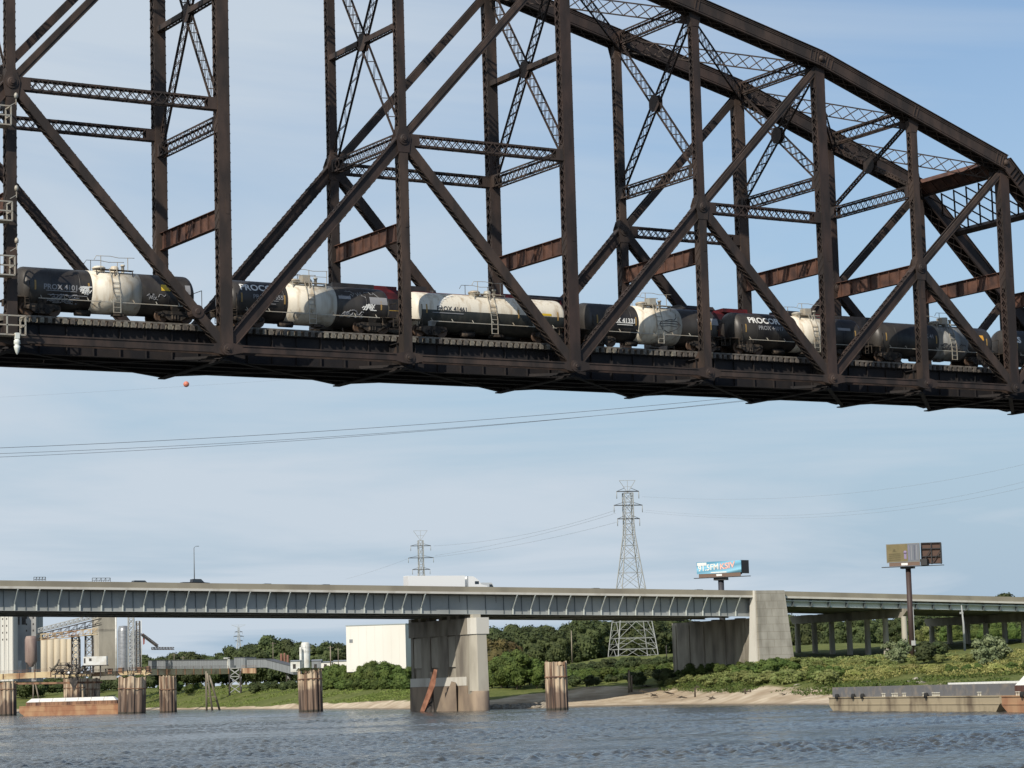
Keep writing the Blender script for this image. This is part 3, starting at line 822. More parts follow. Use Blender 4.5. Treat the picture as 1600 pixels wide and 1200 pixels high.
# locomotives on the far track
def locomotive(label, x0, L, cab_end, number):
    "cab_end +1: cab at the high x end"
    root = thing('locomotive', label, 'locomotive', (x0 + L / 2, YF, RT), 0, 'red diesel locomotives on the far track'); root.scale = (1, 1, .945)
    s = cab_end; h = L / 2
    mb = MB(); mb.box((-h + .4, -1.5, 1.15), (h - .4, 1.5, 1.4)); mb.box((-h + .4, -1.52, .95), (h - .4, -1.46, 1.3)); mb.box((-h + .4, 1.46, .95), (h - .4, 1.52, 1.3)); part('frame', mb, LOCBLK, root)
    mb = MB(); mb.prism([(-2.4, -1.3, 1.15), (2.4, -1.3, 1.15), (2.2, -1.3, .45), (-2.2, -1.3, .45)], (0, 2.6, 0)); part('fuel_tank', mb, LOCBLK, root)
    xa = -h + .9; xb = h - 4.6     # long hood from xa to xb in cab-forward terms
    def X(x): return x * s
    def bx(mb, a, b, y0, y1, z0, z1, mi=0): mb.box((min(X(a), X(b)), y0, z0), (max(X(a), X(b)), y1, z1), mi)
    mb = MB(); bx(mb, xa, xb, -.95, .95, 3.3, 3.75)
    mb.prism([(X(xa), -.95, 3.75), (X(xa), .95, 3.75), (X(xa), .7, 4.02), (X(xa), -.7, 4.02)], (X(xb) - X(xa), 0, 0))
    part('hood_top', mb, LOCRED, root)
    mb = MB(); bx(mb, xa, xb, -.95, .95, 1.4, 3.3); part('long_hood', mb, LOCBLK, root)  # hood side coloured black for its shade, in keeping with red and black livery
    mb = MB()
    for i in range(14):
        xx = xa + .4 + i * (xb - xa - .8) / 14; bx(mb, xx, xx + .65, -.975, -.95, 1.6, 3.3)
    part('hood_door', mb, LOCBLK, root)  # doors carry the same shade in their black colour
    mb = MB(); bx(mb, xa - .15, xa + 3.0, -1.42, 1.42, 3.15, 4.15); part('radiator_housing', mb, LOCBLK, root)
    mb = MB(); bx(mb, xa + 3.4, xa + 5.2, -.6, .6, 4.0, 4.28); part('fan_housing', mb, LOCRED, root)
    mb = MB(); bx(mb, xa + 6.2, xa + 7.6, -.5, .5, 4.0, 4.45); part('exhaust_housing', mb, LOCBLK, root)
    mb = MB(); bx(mb, xb - 3.4, xb - 1.2, -1.1, 1.1, 3.9, 4.2); part('inertial_filter', mb, LOCRED, root)
    mb = MB()
    for i in range(3): mb.lathe([(.52, 0), (.52, .12), (.1, .14), (.01, .14)], (X(xa + .6 + i * .95), 0, 4.15), 'Z', 14)
    mb.lathe([(.22, 0), (.20, .28), (.01, .28)], (X(xa + 8.4), 0, 4.02), 'Z', 12)
    for i in range(3): mb.bar((X(xb - .9), -.2 + i * .2, 4.25), (X(xb - .3), -.2 + i * .2, 4.25), .09)
    mb.bar((X(xb - .6), 0, 4.0), (X(xb - .6), 0, 4.25), .06)
    part('roof_fittings', mb, LOCBLK, root)
    cabm = MB(); c0 = h - 4.6; c1 = h - 2.3
    bx(cabm, c0, c1, -1.48, 1.48, 1.4, 3.0); part('cab', cabm, LOCRED, root)
    mb = MB(); bx(mb, c0, c1, -1.47, 1.47, 3.0, 3.12); bx(mb, c0, c1, -1.47, 1.47, 3.82, 3.9)
    for xx in (c0, c0 + 1.05, c1 - .12):
        for y in (-1.47, 1.39): bx(mb, xx, xx + .12, y, y + .08, 3.1, 3.84)
    bx(mb, c0, c0 + .05, -1.4, 1.4, 3.1, 3.84)
    part('cab_pillar', mb, LOCRED, root)
    mb = MB(); bx(mb, c0 + .08, c1 - .06, -1.44, 1.44, 3.1, 3.84); part('cab_window', mb, GLASS, root)
    mb = MB(); mb.prism([(X(c0 - .15), -1.55, 3.9), (X(c0 - .15), 1.55, 3.9), (X(c0 - .15), 1.25, 4.2), (X(c0 - .15), .6, 4.32), (X(c0 - .15), -.6, 4.32), (X(c0 - .15), -1.25, 4.2)], (X(c1 + .3) - X(c0 - .15), 0, 0)); part('cab_roof', mb, LOCBLK, root)
    mb = MB()
    mb.prism([(X(c1), -1.1, 1.4), (X(h - .9), -1.1, 1.4), (X(h - .9), -1.1, 2.5), (X(c1 + .3), -1.1, 3.0), (X(c1), -1.1, 3.0)], (0, 2.2, 0)); part('nose', mb, LOCRED, root)
    mb = MB(); bx(mb, h - .42, h - .38, -1.5, 1.5, .5, 2.4); part('end_plate', mb, LOCBLK, root); mb = MB()
    for y in (-1.5, 1.5):
        mb.bar((X(-h + .4), y, 2.35), (X(h - .4), y, 2.35), .04)
        for i in range(16): xx = -h + .5 + i * (L - 1) / 15; mb.bar((xx, y, 1.4), (xx, y, 2.35), .03)
    part('handrail', mb, LOCYEL, root)
    for xx in (-h + 3.2, h - 3.2):
        for d_ in (-1.7, 0, 1.7): wheelset(root, xx + d_)
        mb = MB()
        for y in (-1.05, .95): mb.prism([(xx - 2.3, y, .85), (xx + 2.3, y, .85), (xx + 2.1, y, .35), (xx - 2.1, y, .35)], (0, .1, 0))
        part('bogie_frame', mb, UNDER, root)
    mb = MB(); 
    for e in (-1, 1): mb.bar((e * (h - .4), 0, .8), (e * (h + .25), 0, .8), .25, .3)
    part('coupler', mb, UNDER, root)
    if number: text_part('cab_number', number, 1.0, LOCYEL, root, lambda x, y: (X(c0) * (1 if s > 0 else 1) + (.25 if s > 0 else -2.1) + x, -1.5, 1.75 + y), bold=.02, sx=.8)
    return root
locomotive('red diesel locomotive whose black cab shows right of the post, behind the cream tank car', 9.8, 21.2, 1, '32')
locomotive('red diesel locomotive behind the PROCOR tank car right of centre', 37.3, 20.4, -1, None)
# ================================================================ water, land
import bisect
WATER = bpy.data.materials.new('river_water'); WATER.use_nodes = True
t = WATER.node_tree; b = t.nodes['Principled BSDF']
b.inputs['Base Color'].default_value = (0.062, 0.064, 0.058, 1); b.inputs['Roughness'].default_value = 0.10; b.inputs['IOR'].default_value = 1.33
tcn = t.nodes.new('ShaderNodeTexCoord')
def wn(sc, st, rot, det):
    mp = t.nodes.new('ShaderNodeMapping'); mp.inputs['Scale'].default_value = st; mp.inputs['Rotation'].default_value = (0, 0, rot)
    t.links.new(tcn.outputs['Object'], mp.inputs[0])
    no = t.nodes.new('ShaderNodeTexNoise'); no.inputs['Scale'].default_value = sc; no.inputs['Detail'].default_value = det; no.inputs['Roughness'].default_value = .6
    t.links.new(mp.outputs[0], no.inputs['Vector']); return no
na = wn(0.75, (1, 1.0, 1), .3, 8); nb = wn(0.17, (1, 1.5, 1), -.2, 7); nc = wn(0.018, (1.0, 2.6, 1), -.05, 4)
m1 = t.nodes.new('ShaderNodeMath'); m1.operation = 'MULTIPLY'; m1.inputs[1].default_value = 0.35
t.links.new(na.outputs['Fac'], m1.inputs[0])
m2 = t.nodes.new('ShaderNodeMath'); m2.operation = 'MULTIPLY'; m2.inputs[1].default_value = 1.6
t.links.new(nb.outputs['Fac'], m2.inputs[0])
m3 = t.nodes.new('ShaderNodeMath'); m3.operation = 'ADD'; t.links.new(m1.outputs[0], m3.inputs[0]); t.links.new(m2.outputs[0], m3.inputs[1])
mr = t.nodes.new('ShaderNodeMapRange'); mr.inputs['From Min'].default_value = .38; mr.inputs['From Max'].default_value = .62; mr.inputs['To Min'].default_value = .45; mr.inputs['To Max'].default_value = 1.0
t.links.new(nc.outputs['Fac'], mr.inputs['Value'])
bp_ = t.nodes.new('ShaderNodeBump'); bp_.inputs['Distance'].default_value = 0.9; t.links.new(mr.outputs[0], bp_.inputs['Strength']); t.links.new(m3.outputs[0], bp_.inputs['Height'])
t.links.new(bp_.outputs[0], b.inputs['Normal'])
# wind ripples as real geometry out to the far bank, flat water beyond
import numpy as np
def wave_sheet():
    rs = np.random.RandomState(5)
    Dl = [95.0]
    while Dl[-1] < 1300: Dl.append(Dl[-1] + max(.30, Dl[-1] * .0021))
    Dl = np.array(Dl); px = np.arange(-420, 2021, 3.0)
    fw = np.array([CW.x, CW.y]); fw /= np.linalg.norm(fw); rt = np.array([fw[1], -fw[0]])
    lat = (px - 800) / FPX
    X = CAM.x + Dl[:, None] * (fw[0] + rt[0] * lat[None, :]); Y = CAM.y + Dl[:, None] * (fw[1] + rt[1] * lat[None, :])
    Z = np.zeros_like(X); amp = np.zeros_like(X)
    for i in range(7):
        a = rs.uniform(0, 6.28); lam = rs.uniform(35, 160); amp += np.sin((X * math.cos(a) * .6 + Y * math.sin(a) * 1.6) * 6.28 / lam + rs.uniform(0, 6.28))
    amp = np.clip(.80 + .28 * amp, .3, 1.35)
    for i in range(46):
        lam = .4 * (2.6 / .4) ** rs.uniform(0, 1) ; a = 2.6 + rs.normal(0, .75); k = 6.283 / lam
        fade = np.clip((lam / (Dl * .0021 * 1.7) - .6), 0, 1)[:, None]
        Z += (.0115 * lam ** .9) * fade * np.sin(k * (X * math.cos(a) + Y * math.sin(a)) + rs.uniform(0, 6.28) + .8 * np.sin(X * .11 + i) + .7 * np.sin(Y * .09 + 2 * i))
    Z *= amp
    nr_, nc_ = X.shape; co = np.stack([X, Y, Z], -1).reshape(-1, 3).astype(np.float32)
    idx = np.arange(nr_ * nc_).reshape(nr_, nc_); q = np.stack([idx[:-1, :-1], idx[:-1, 1:], idx[1:, 1:], idx[1:, :-1]], -1).reshape(-1, 4).astype(np.int32)
    me = bpy.data.meshes.new('water'); me.vertices.add(len(co)); me.vertices.foreach_set('co', co.ravel()); me.loops.add(q.size); me.loops.foreach_set('vertex_index', q.ravel())
    me.polygons.add(len(q)); me.polygons.foreach_set('loop_start', np.arange(0, q.size, 4, dtype=np.int32)); me.polygons.foreach_set('loop_total', np.full(len(q), 4, dtype=np.int32))
    me.polygons.foreach_set('use_smooth', np.ones(len(q), dtype=bool)); me.update(calc_edges=True); me.materials.append(WATER)
    o = bpy.data.objects.new('water', me); COL.objects.link(o); tag(o, kind='structure')
wave_sheet()
mb = MB(); mb.poly([(-9000, -3000, -.35), (12000, -3000, -.35), (12000, 12000, -.35), (-9000, 12000, -.35)])
o = mb.build('water_beyond', WATER); tag(o, kind='structure')

# land columns: photo column, list of (depth, row or None, height)
COLS = [
 (-500, [(1500, 0), (1540, 4), (1640, 9), (1800, 12)]),
 (-60,  [(1250, 0), (1290, 3.5), (1400, 9), (1600, 11.5)]),
 (130,  [(1190, 0), (1205, 1.2), (1330, 9), (1500, 11)]),
 (280,  [(1065, 0), (1078, .9), (1210, 9.6), (1400, 11)]),
 (400,  [(930, 0), (944, 1.1), (1070, 7.6), (1250, 10.5)]),
 (480,  [(842, 0), (860, 1.4), (965, 6.3), (1150, 9.8)]),
 (640,  [(700, 0), (734, 2.6), (790, 5.2), (960, 8.5)]),
 (760,  [(612, 0), (640, 2.3), (700, 4.6), (860, 9.0)]),
 (860,  [(612, 0), (655, 3.6), (740, 7.2), (860, 11.5)]),
 (940,  [(612, 0), (660, 4.6), (730, 8.0), (860, 14.6)]),
 (1040, [(600, 0), (640, 3.9), (700, 9.0), (840, 15.0)]),
 (1180, [(536, 0), (573, 2.9), (640, 9.9), (800, 15.6)]),
 (1300, [(490, 0), (526, 2.4), (620, 8.8), (770, 15.6)]),
 (1450, [(450, 0), (498, 3.0), (600, 9.6), (760, 15.2)]),
 (1600, [(425, 0), (470, 3.0), (590, 10.3), (750, 15.2)]),
 (2100, [(340, 0), (385, 3.0), (500, 10.5), (700, 15.2)]),
 (3200, [(240, 0), (285, 3.0), (400, 10.5), (600, 15.2)]),
]
def colprof(px):
    i = 0
    while i < len(COLS) - 2 and COLS[i + 1][0] < px: i += 1
    a, b = COLS[i], COLS[i + 1]; t_ = min(1, max(0, (px - a[0]) / (b[0] - a[0])))
    return [(p[0] + (q[0] - p[0]) * t_, p[1] + (q[1] - p[1]) * t_) for p, q in zip(a[1], b[1])]
from mathutils import noise as mno
def gz(px, D):
    pr = colprof(px)
    s0 = pr[0][0]
    if D <= s0: return (D - s0) * 0.06
    if D >= pr[-1][0]: return pr[-1][1] + 0.0
    for (d0, z0), (d1, z1) in zip(pr[:-1], pr[1:]):
        if D <= d1:
            u = (D - d0) / (d1 - d0); return z0 + (z1 - z0) * u
    return pr[-1][1]
def ground(px, D, off=0.0):
    z = gz(px, D) + off
    return PZ(px, D, z)
def xy2pd(x, y):
    "world xy -> photo column and depth (at ground height)"
    d = V((x, y, 3)) - CAM
    D = d.dot(CW); return 800 + FPX * d.dot(CR) / D, D
pxs = []
x = -900
while x <= 3200:
    pxs.append(x); x += 8 if -40 < x < 1640 else 50
BK = []
mb = MB(); rows = []
for px in pxs:
    pr = colprof(px); Ds = []
    for (d0, _), (d1, _), n in zip(pr[:-1], pr[1:], (16, 16, 12)):
        Ds += [d0 + (d1 - d0) * i / n for i in range(n)]
    Ds = [pr[0][0] - 30, pr[0][0] - 6] + Ds + [pr[-1][0], pr[-1][0] + 150, pr[-1][0] + 500, 3000, 9000]
    r_ = []
    for D in Ds:
        p = PZ(px, D, 0); z = gz(px, D); s0 = pr[0][0]
        am = min(1.0, max(0, (D - s0) / 25.0)) if D > s0 else 0
        if D > pr[-1][0] + 200: am = 0.2
        z += am * (1.0 * (mno.noise(V((p.x * .02, p.y * .02, 0)))) + .45 * mno.noise(V((p.x * .09, p.y * .09, 3))) + .2 * mno.noise(V((p.x * .4, p.y * .4, 5))))
        z += (0.10 * mno.noise(V((p.x * .08, p.y * .08, 9)))) if am < .5 and D >= s0 - 6 else 0
        r_.append((p.x, p.y, z)); BK.append((D - s0) / (pr[1][0] - s0))
    rows.append(r_)
nr = len(rows[0])
for r_ in rows: mb.v += r_
for i in range(len(rows) - 1):
    for j in range(nr - 1):
        mb.f.append((i * nr + j, (i + 1) * nr + j, (i + 1) * nr + j + 1, i * nr + j + 1)); mb.m.append(0); mb.sm.append(True)
LAND = bpy.data.materials.new('river_bank'); LAND.use_nodes = True
t = LAND.node_tree; b = t.nodes['Principled BSDF']; b.inputs['Roughness'].default_value = .95; b.inputs['Specular IOR Level'].default_value = .1
geo = t.nodes.new('ShaderNodeNewGeometry'); sp = t.nodes.new('ShaderNodeSeparateXYZ'); t.links.new(geo.outputs['Position'], sp.inputs[0])
def nz(sc, det=5, st=(1, 1, 1)):
    mp = t.nodes.new('ShaderNodeMapping'); mp.inputs['Scale'].default_value = st; t.links.new(geo.outputs['Position'], mp.inputs[0])
    n_ = t.nodes.new('ShaderNodeTexNoise'); n_.inputs['Scale'].default_value = sc; n_.inputs['Detail'].default_value = det; t.links.new(mp.outputs[0], n_.inputs['Vector']); return n_.outputs['Fac']
def ramp(src, a, ca, b_, cb, mid=None):
    r_ = t.nodes.new('ShaderNodeValToRGB'); r_.color_ramp.elements[0].position = a; r_.color_ramp.elements[0].color = (*ca, 1)
    r_.color_ramp.elements[1].position = b_; r_.color_ramp.elements[1].color = (*cb, 1); t.links.new(src, r_.inputs[0]); return r_.outputs[0]
sand = ramp(nz(.25, 8), .35, (.42, .33, .23), .68, (.62, .53, .40))
sand2 = ramp(nz(.05, 6, (1, 1, 4)), .45, (0, 0, 0), .6, (1, 1, 1))
mxs = t.nodes.new('ShaderNodeMix'); mxs.data_type = 'RGBA'; mxs.inputs['B'].default_value = (.30, .225, .15, 1)
mq = t.nodes.new('ShaderNodeMath'); mq.operation = 'MULTIPLY'; mq.inputs[1].default_value = .6; t.links.new(sand2, mq.inputs[0])
t.links.new(mq.outputs[0], mxs.inputs['Factor']); t.links.new(sand, mxs.inputs['A'])
grass = ramp(nz(.12, 8), .35, (.075, .10, .024), .66, (.15, .165, .050))
gr2 = ramp(nz(1.2, 5), .4, (.085, .11, .028), .7, (.24, .23, .09))
mg = t.nodes.new('ShaderNodeMix'); mg.data_type = 'RGBA'; mg.inputs['Factor'].default_value = .4; t.links.new(grass, mg.inputs['A']); t.links.new(gr2, mg.inputs['B'])
hz = t.nodes.new('ShaderNodeMath'); hz.operation = 'MULTIPLY_ADD'; hz.inputs[1].default_value = 5.0; t.links.new(nz(.06, 8), hz.inputs[0])
at = t.nodes.new('ShaderNodeAttribute'); at.attribute_name = 'bank'; sb = t.nodes.new('ShaderNodeMath'); sb.operation = 'MULTIPLY_ADD'; t.links.new(at.outputs['Fac'], sb.inputs[0]); sb.inputs[1].default_value = 3.2; sb.inputs[2].default_value = -4.2
t.links.new(sb.outputs[0], hz.inputs[2])
fac = ramp(hz.outputs[0], .47 + .5, (0, 0, 0), .53 + .47, (1, 1, 1))
mr_ = t.nodes.new('ShaderNodeMapRange'); mr_.inputs['From Min'].default_value = 1.3; mr_.inputs['From Max'].default_value = 1.9; t.links.new(hz.outputs[0], mr_.inputs['Value'])
mf = t.nodes.new('ShaderNodeMix'); mf.data_type = 'RGBA'; t.links.new(mr_.outputs[0], mf.inputs['Factor']); t.links.new(mxs.outputs['Result'], mf.inputs['A']); t.links.new(mg.outputs['Result'], mf.inputs['B'])
wet = t.nodes.new('ShaderNodeMapRange'); wet.inputs['From Min'].default_value = .05; wet.inputs['From Max'].default_value = .45; t.links.new(sp.outputs['Z'], wet.inputs['Value'])
mw = t.nodes.new('ShaderNodeMix'); mw.data_type = 'RGBA'; mw.inputs['A'].default_value = (.16, .13, .095, 1); t.links.new(wet.outputs[0], mw.inputs['Factor']); t.links.new(mf.outputs['Result'], mw.inputs['B'])
t.links.new(mw.outputs['Result'], b.inputs['Base Color'])
bpn = t.nodes.new('ShaderNodeBump'); bpn.inputs['Strength'].default_value = .8; bpn.inputs['Distance'].default_value = .35; t.links.new(nz(.9, 8), bpn.inputs['Height']); t.links.new(bpn.outputs[0], b.inputs['Normal'])
o = mb.build('ground', LAND); at_ = o.data.attributes.new('bank', 'FLOAT', 'POINT'); at_.data.foreach_set('value', [min(9.0, max(-9.0, q)) for q in BK]); tag(o, kind='structure')
# ================================================================ highway girder bridge
CONC = mat('pale_concrete', (0.46, 0.43, 0.36), 0.85, 0, col2=(0.30, 0.275, 0.225), scale=.22, det=8, lo=.42, hi=.68, stretch=(1, 1, .35), bump=.15)
CONCD = mat('weathered_concrete', (0.36, 0.33, 0.27), 0.9, 0, col2=(0.17, 0.15, 0.125), scale=.3, det=9, lo=.38, hi=.66, stretch=(1, 1, .28), bump=.15)
CONCW = mat('whitewashed_concrete', (0.62, 0.60, 0.54), 0.85, 0, col2=(0.42, 0.39, 0.33), scale=.25, det=7, lo=.5, hi=.75, stretch=(1, 1, .3))
CONCT = mat('stained_plinth_concrete', (0.33, 0.255, 0.185), 0.9, 0, col2=(0.20, 0.155, 0.12), scale=.3, det=7, stretch=(1, 1, .4))
BARC = mat('tan_barrier_concrete', (0.33, 0.30, 0.23), 0.9, 0, col2=(0.25, 0.225, 0.175), scale=.12, det=6, stretch=(1, 1, .1))
BLUEG = mat('blue_grey_girder_paint', (0.385, 0.405, 0.395), 0.55, 0, col2=(0.31, 0.325, 0.315), scale=.1, det=5)
PALEG = mat('pale_green_steel', (0.60, 0.64, 0.60), 0.5)
DECKU = mat('dark_deck_soffit', (0.12, 0.12, 0.11), 0.9)  # one even dark grey for slabs and cross frames
ASPH = mat('asphalt', (0.05, 0.05, 0.05), 0.9)
AX = V((math.cos(R(-2.25)), math.sin(R(-2.25)), 0)); NA = V((-AX.y, AX.x, 0))
H0 = P(0, 1099, 540.0); H0 = V((H0.x, H0.y, 0))
def tpx(px):
    "bridge coordinate along the near face for a photo column"
    lo, hi = -400.0, 700.0
    for _ in range(50):
        m = (lo + hi) / 2; d = H0 + AX * m + V((0, 0, 25)) - CAM
        if d.dot(CW) > 1 and 800 + FPX * d.dot(CR) / d.dot(CW) < px: lo = m
        else: hi = m
    return lo
def dep(t_): return (H0 + AX * t_ + V((0, 0, 25)) - CAM).dot(CW)
def zrow(px, py, n=0.0):
    t_ = tpx(px); q = H0 + AX * t_ + NA * n
    D = (q + V((0, 0, 25)) - CAM).dot(CW); p = P(px, py, D); return p.z
# rows measured at x=0, 1180, 1600
def zline(rows):
    pts = [(tpx(px), zrow(px, py)) for px, py in rows]
    def f(t_):
        if t_ <= pts[1][0] or len(pts) == 2: a, b = pts[0], pts[1]
        else: a, b = pts[1], pts[2]
        return a[1] + (b[1] - a[1]) * (t_ - a[0]) / (b[0] - a[0])
    return f
Ztop = zline([(0, 906.5), (1180, 922.5), (1600, 933)])
def hpt(t_, n, z): q = H0 + AX * t_ + NA * n; return V((q.x, q.y, z))
T1 = tpx(746.5); T2a, T2b = tpx(1178), tpx(1222)
TL_, TR_ = -330.0, 560.0
hw = thing('highway_bridge', 'long blue grey steel girder highway bridge with tan concrete barrier across the background', 'bridge', tuple(H0), 0)
hw.rotation_euler = (0, 0, math.atan2(AX.y, AX.x))
def L3(t_, n, z): return V((t_, n, z))
def hpart(name, mb, m, label=None): return part(name, mb, m, hw, label)
def strip(mb, t0, t1, n0, n1, za, zb, step=20.0):
    "box following the grade; za/zb offsets from the barrier top"
    k = max(1, int((t1 - t0) / step)); 
    for i in range(k):
        a = t0 + (t1 - t0) * i / k; b_ = t0 + (t1 - t0) * (i + 1) / k
        A, B = Ztop(a), Ztop(b_)
        mb.quadbox([(a, n0, A + za), (b_, n0, B + za), (b_, n1, B + za), (a, n1, A + za), (a, n0, A + zb), (b_, n0, B + zb), (b_, n1, B + zb), (a, n1, A + zb)])
WD = 36.0
mb = MB(); strip(mb, TL_, TR_, 0, .35, -1.25, 0); hpart('barrier', mb, BARC)
mb = MB(); strip(mb, TL_, TR_, WD - .35, WD, -1.25, 0); hpart('barrier', mb, BARC)
mb = MB(); strip(mb, TL_, TR_, 17.7, 18.2, -1.25, -.1); hpart('median_barrier', mb, BARC)
mb = MB(); strip(mb, TL_, TR_, -.12, WD + .1, -1.75, -1.25); hpart('deck_edge', mb, CONCW)
mb = MB(); strip(mb, TL_, TR_, .4, WD - .4, -1.248, -1.20); hpart('roadway', mb, ASPH)
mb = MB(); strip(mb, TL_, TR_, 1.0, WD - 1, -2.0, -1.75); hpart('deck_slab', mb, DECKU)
GD = 6.35
for nn in (2.6, 12.5, 23.5, WD - 2.6):
    near = nn < 3
    mb = MB(); strip(mb, TL_, T2a + .5, nn, nn + .04, -GD, -2.0); hpart('girder_web', mb, BLUEG)
    mb = MB(); strip(mb, TL_, T2a + .5, nn - .45, nn + .45, -GD - .08, -GD); hpart('bottom_flange', mb, BLUEG)
sp_ = 4.92; STIFF = mat('stiffener_steel', (.10, .12, .125), .6)
t_ = TL_ + 2; i = 0; stm = MB(); brs = []
while t_ < T2a - 3:
    if t_ > -30:
        Z = Ztop(t_)
        stm = MB(); stm.box((t_ - .05, 2.42, Z - GD), (t_ + .05, 2.6, Z - 2.0)); hpart('web_stiffener', stm, STIFF)
        if not (T1 - 9 < t_ + 2.4 < T1 + 9):
            mb = MB(); tb = t_ + 2.4; Z = Ztop(tb)
            mb.obox((tb, 2.3, Z - GD + .75), V((.12, 0, 0)), V((0, .16, 0)), V((0, 0, .75)))
            mb.bar((tb, 2.2, Z - GD + 1.45), (tb, -.05, Z - 1.85), .24, .26)
            brs.append(mb)
    t_ += sp_
for mb in brs: hpart('deck_bracket', mb, PALEG)
mb = MB()
t_ = TL_
while t_ < T2a - 2:
    Z = Ztop(t_); mb.box((t_ - .1, 2.6, Z - 3.6), (t_ + .1, WD - 2.6, Z - 2.0)); mb.box((t_ - .06, 2.7, Z - GD), (t_ + .06, WD - 2.7, Z - GD + .25)); t_ += sp_ * 2
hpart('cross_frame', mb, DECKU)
# approach girders right of the abutment pier
for nn in (1.4, 8, 15, 21.5, 28, WD - 1.4):
    mb = MB(); strip(mb, T2b - 1, TR_, nn, nn + .05, -3.7, -2.0); strip(mb, T2b - 1, TR_, nn - .28, nn + .28, -3.76, -3.7); hpart('approach_girder', mb, BLUEG if nn > 2 else PALEG)
mb = MB(); strip(mb, T2b - 1, TR_, .4, 1.0, -2.45, -2.25); hpart('conduit', mb, PALEG)
t_ = T2b + 4; 
stm = MB()
while t_ < TR_: Z = Ztop(t_); stm = MB(); stm.box((t_ - .12, .5, Z - 3.7), (t_ + .12, 1.42, Z - 2.0)); hpart('web_stiffener', stm, STIFF); t_ += 5.6
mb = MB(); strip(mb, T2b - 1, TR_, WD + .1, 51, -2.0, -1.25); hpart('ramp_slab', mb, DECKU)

# river pier -------------------------------------------------------------
def pier_frame(t_): return tuple(H0 + AX * t_)
RZ = math.atan2(AX.y, AX.x)
pr = thing('bridge_pier', 'tall concrete river pier with three recessed panels under the highway bridge', 'bridge pier', pier_frame(T1), RZ)
Zt = Ztop(T1) - GD - .1
capz = Zt - .9
w2 = 1.7; N0, N1 = -.6, 33.0
mb = MB()
# main wall built round three recesses on the left face
zc0, zc1 = 8.6, capz - 4.1
ns = [N0 + 4.2, N0 + 9.4, N0 + 13.5, N0 + 18.6, N0 + 22.6, N0 + 27.5, N0 + 32.0]
wall_lo, wall_hi = -1.0, capz - 3.8
mb.box((-w2 + .6, N0 + 1.2, wall_lo), (w2, N1 - .5, wall_hi))
mb.box((-w2, N0 + 1.2, wall_lo), (-w2 + .6, ns[1], wall_hi)); mb.box((-w2, ns[2], wall_lo), (-w2 + .6, ns[3], wall_hi)); mb.box((-w2, ns[4], wall_lo), (-w2 + .6, ns[5], wall_hi)); mb.box((-w2, ns[6], wall_lo), (-w2 + .6, N1 - .5, wall_hi))
part('wall', mb, CONCD, pr)
for a, b_ in ((1, 2), (3, 4), (5, 6)):
    mb = MB(); mb.box((-w2 + .22, ns[a] + .1, wall_hi - 10.5 + 3.0), (-w2 + .55, ns[b_] - .1, wall_hi - .2)); part('recessed_panel', mb, CONC, pr)
# rounded nose column, tapering
mb = MB()
pts0 = [(-1.75, 1.4), (-1.75, .4), (-1.1, -1.3), (1.4, -1.3), (1.85, .4), (1.85, 1.4)]
def loft(mb, p0, z0, p1, z1):
    n = len(mb.v); k = len(p0); mb.v += [(a, b_, z0) for a, b_ in p0] + [(a, b_, z1) for a, b_ in p1]
    for i in range(k):
        j = (i + 1) % k; mb.f.append((n + i, n + j, n + k + j, n + k + i)); mb.m.append(0); mb.sm.append(False)
    mb.f.append(tuple(range(n, n + k))[::-1]); mb.f.append(tuple(range(n + k, n + 2 * k))); mb.m += [0, 0]; mb.sm += [False, False]
loft(mb, [(a * 1.12, b_ * 1.12 + (-.15 if b_ < 0 else 0)) for a, b_ in pts0], 4.6, pts0, wall_hi)
part('nose_column', mb, CONC, pr)
mb = MB(); mb.lathe([(2.15, -1.2), (2.1, 4.4), (1.85, 4.6), (.01, 4.6)], (0, -.1, 0), 'Z', 24); mb.box((-2.0, .2, -1.2), (2.0, N1, 3.9)); mb.box((-1.98, N0 + 3.4, 3.8), (-1.65, N1, 5.9)); part('plinth', mb, CONCT, pr)
mb = MB(); mb.box((-1.92, N0 + 4, 5.95), (-1.65, N1 - .2, 8.0)); part('painted_band', mb, CONCW, pr)
mb = MB(); mb.box((-2.0, N0 + 1.0, wall_hi), (2.0, N1, capz)); part('pier_cap', mb, CONCD, pr)
mb = MB(); loft(mb, [(-2.05, 1.8), (-2.05, .2), (-1.3, -1.5), (2.05, -1.5), (2.05, 1.8)], wall_hi, [(-2.05, 1.8), (-2.05, .2), (-1.3, -1.5), (2.05, -1.5), (2.05, 1.8)], capz + .05); part('cap_end', mb, CONCW, pr)
for n_ in (0.6, 3.5, 8, 12.5, 17, 23.5, 28, 33.4):
    mb = MB(); mb.box((-1.0, n_, capz), (1.0, n_ + 1.5, Zt)); part('bearing_block', mb, CONC if n_ < 1 else CONCD, pr)

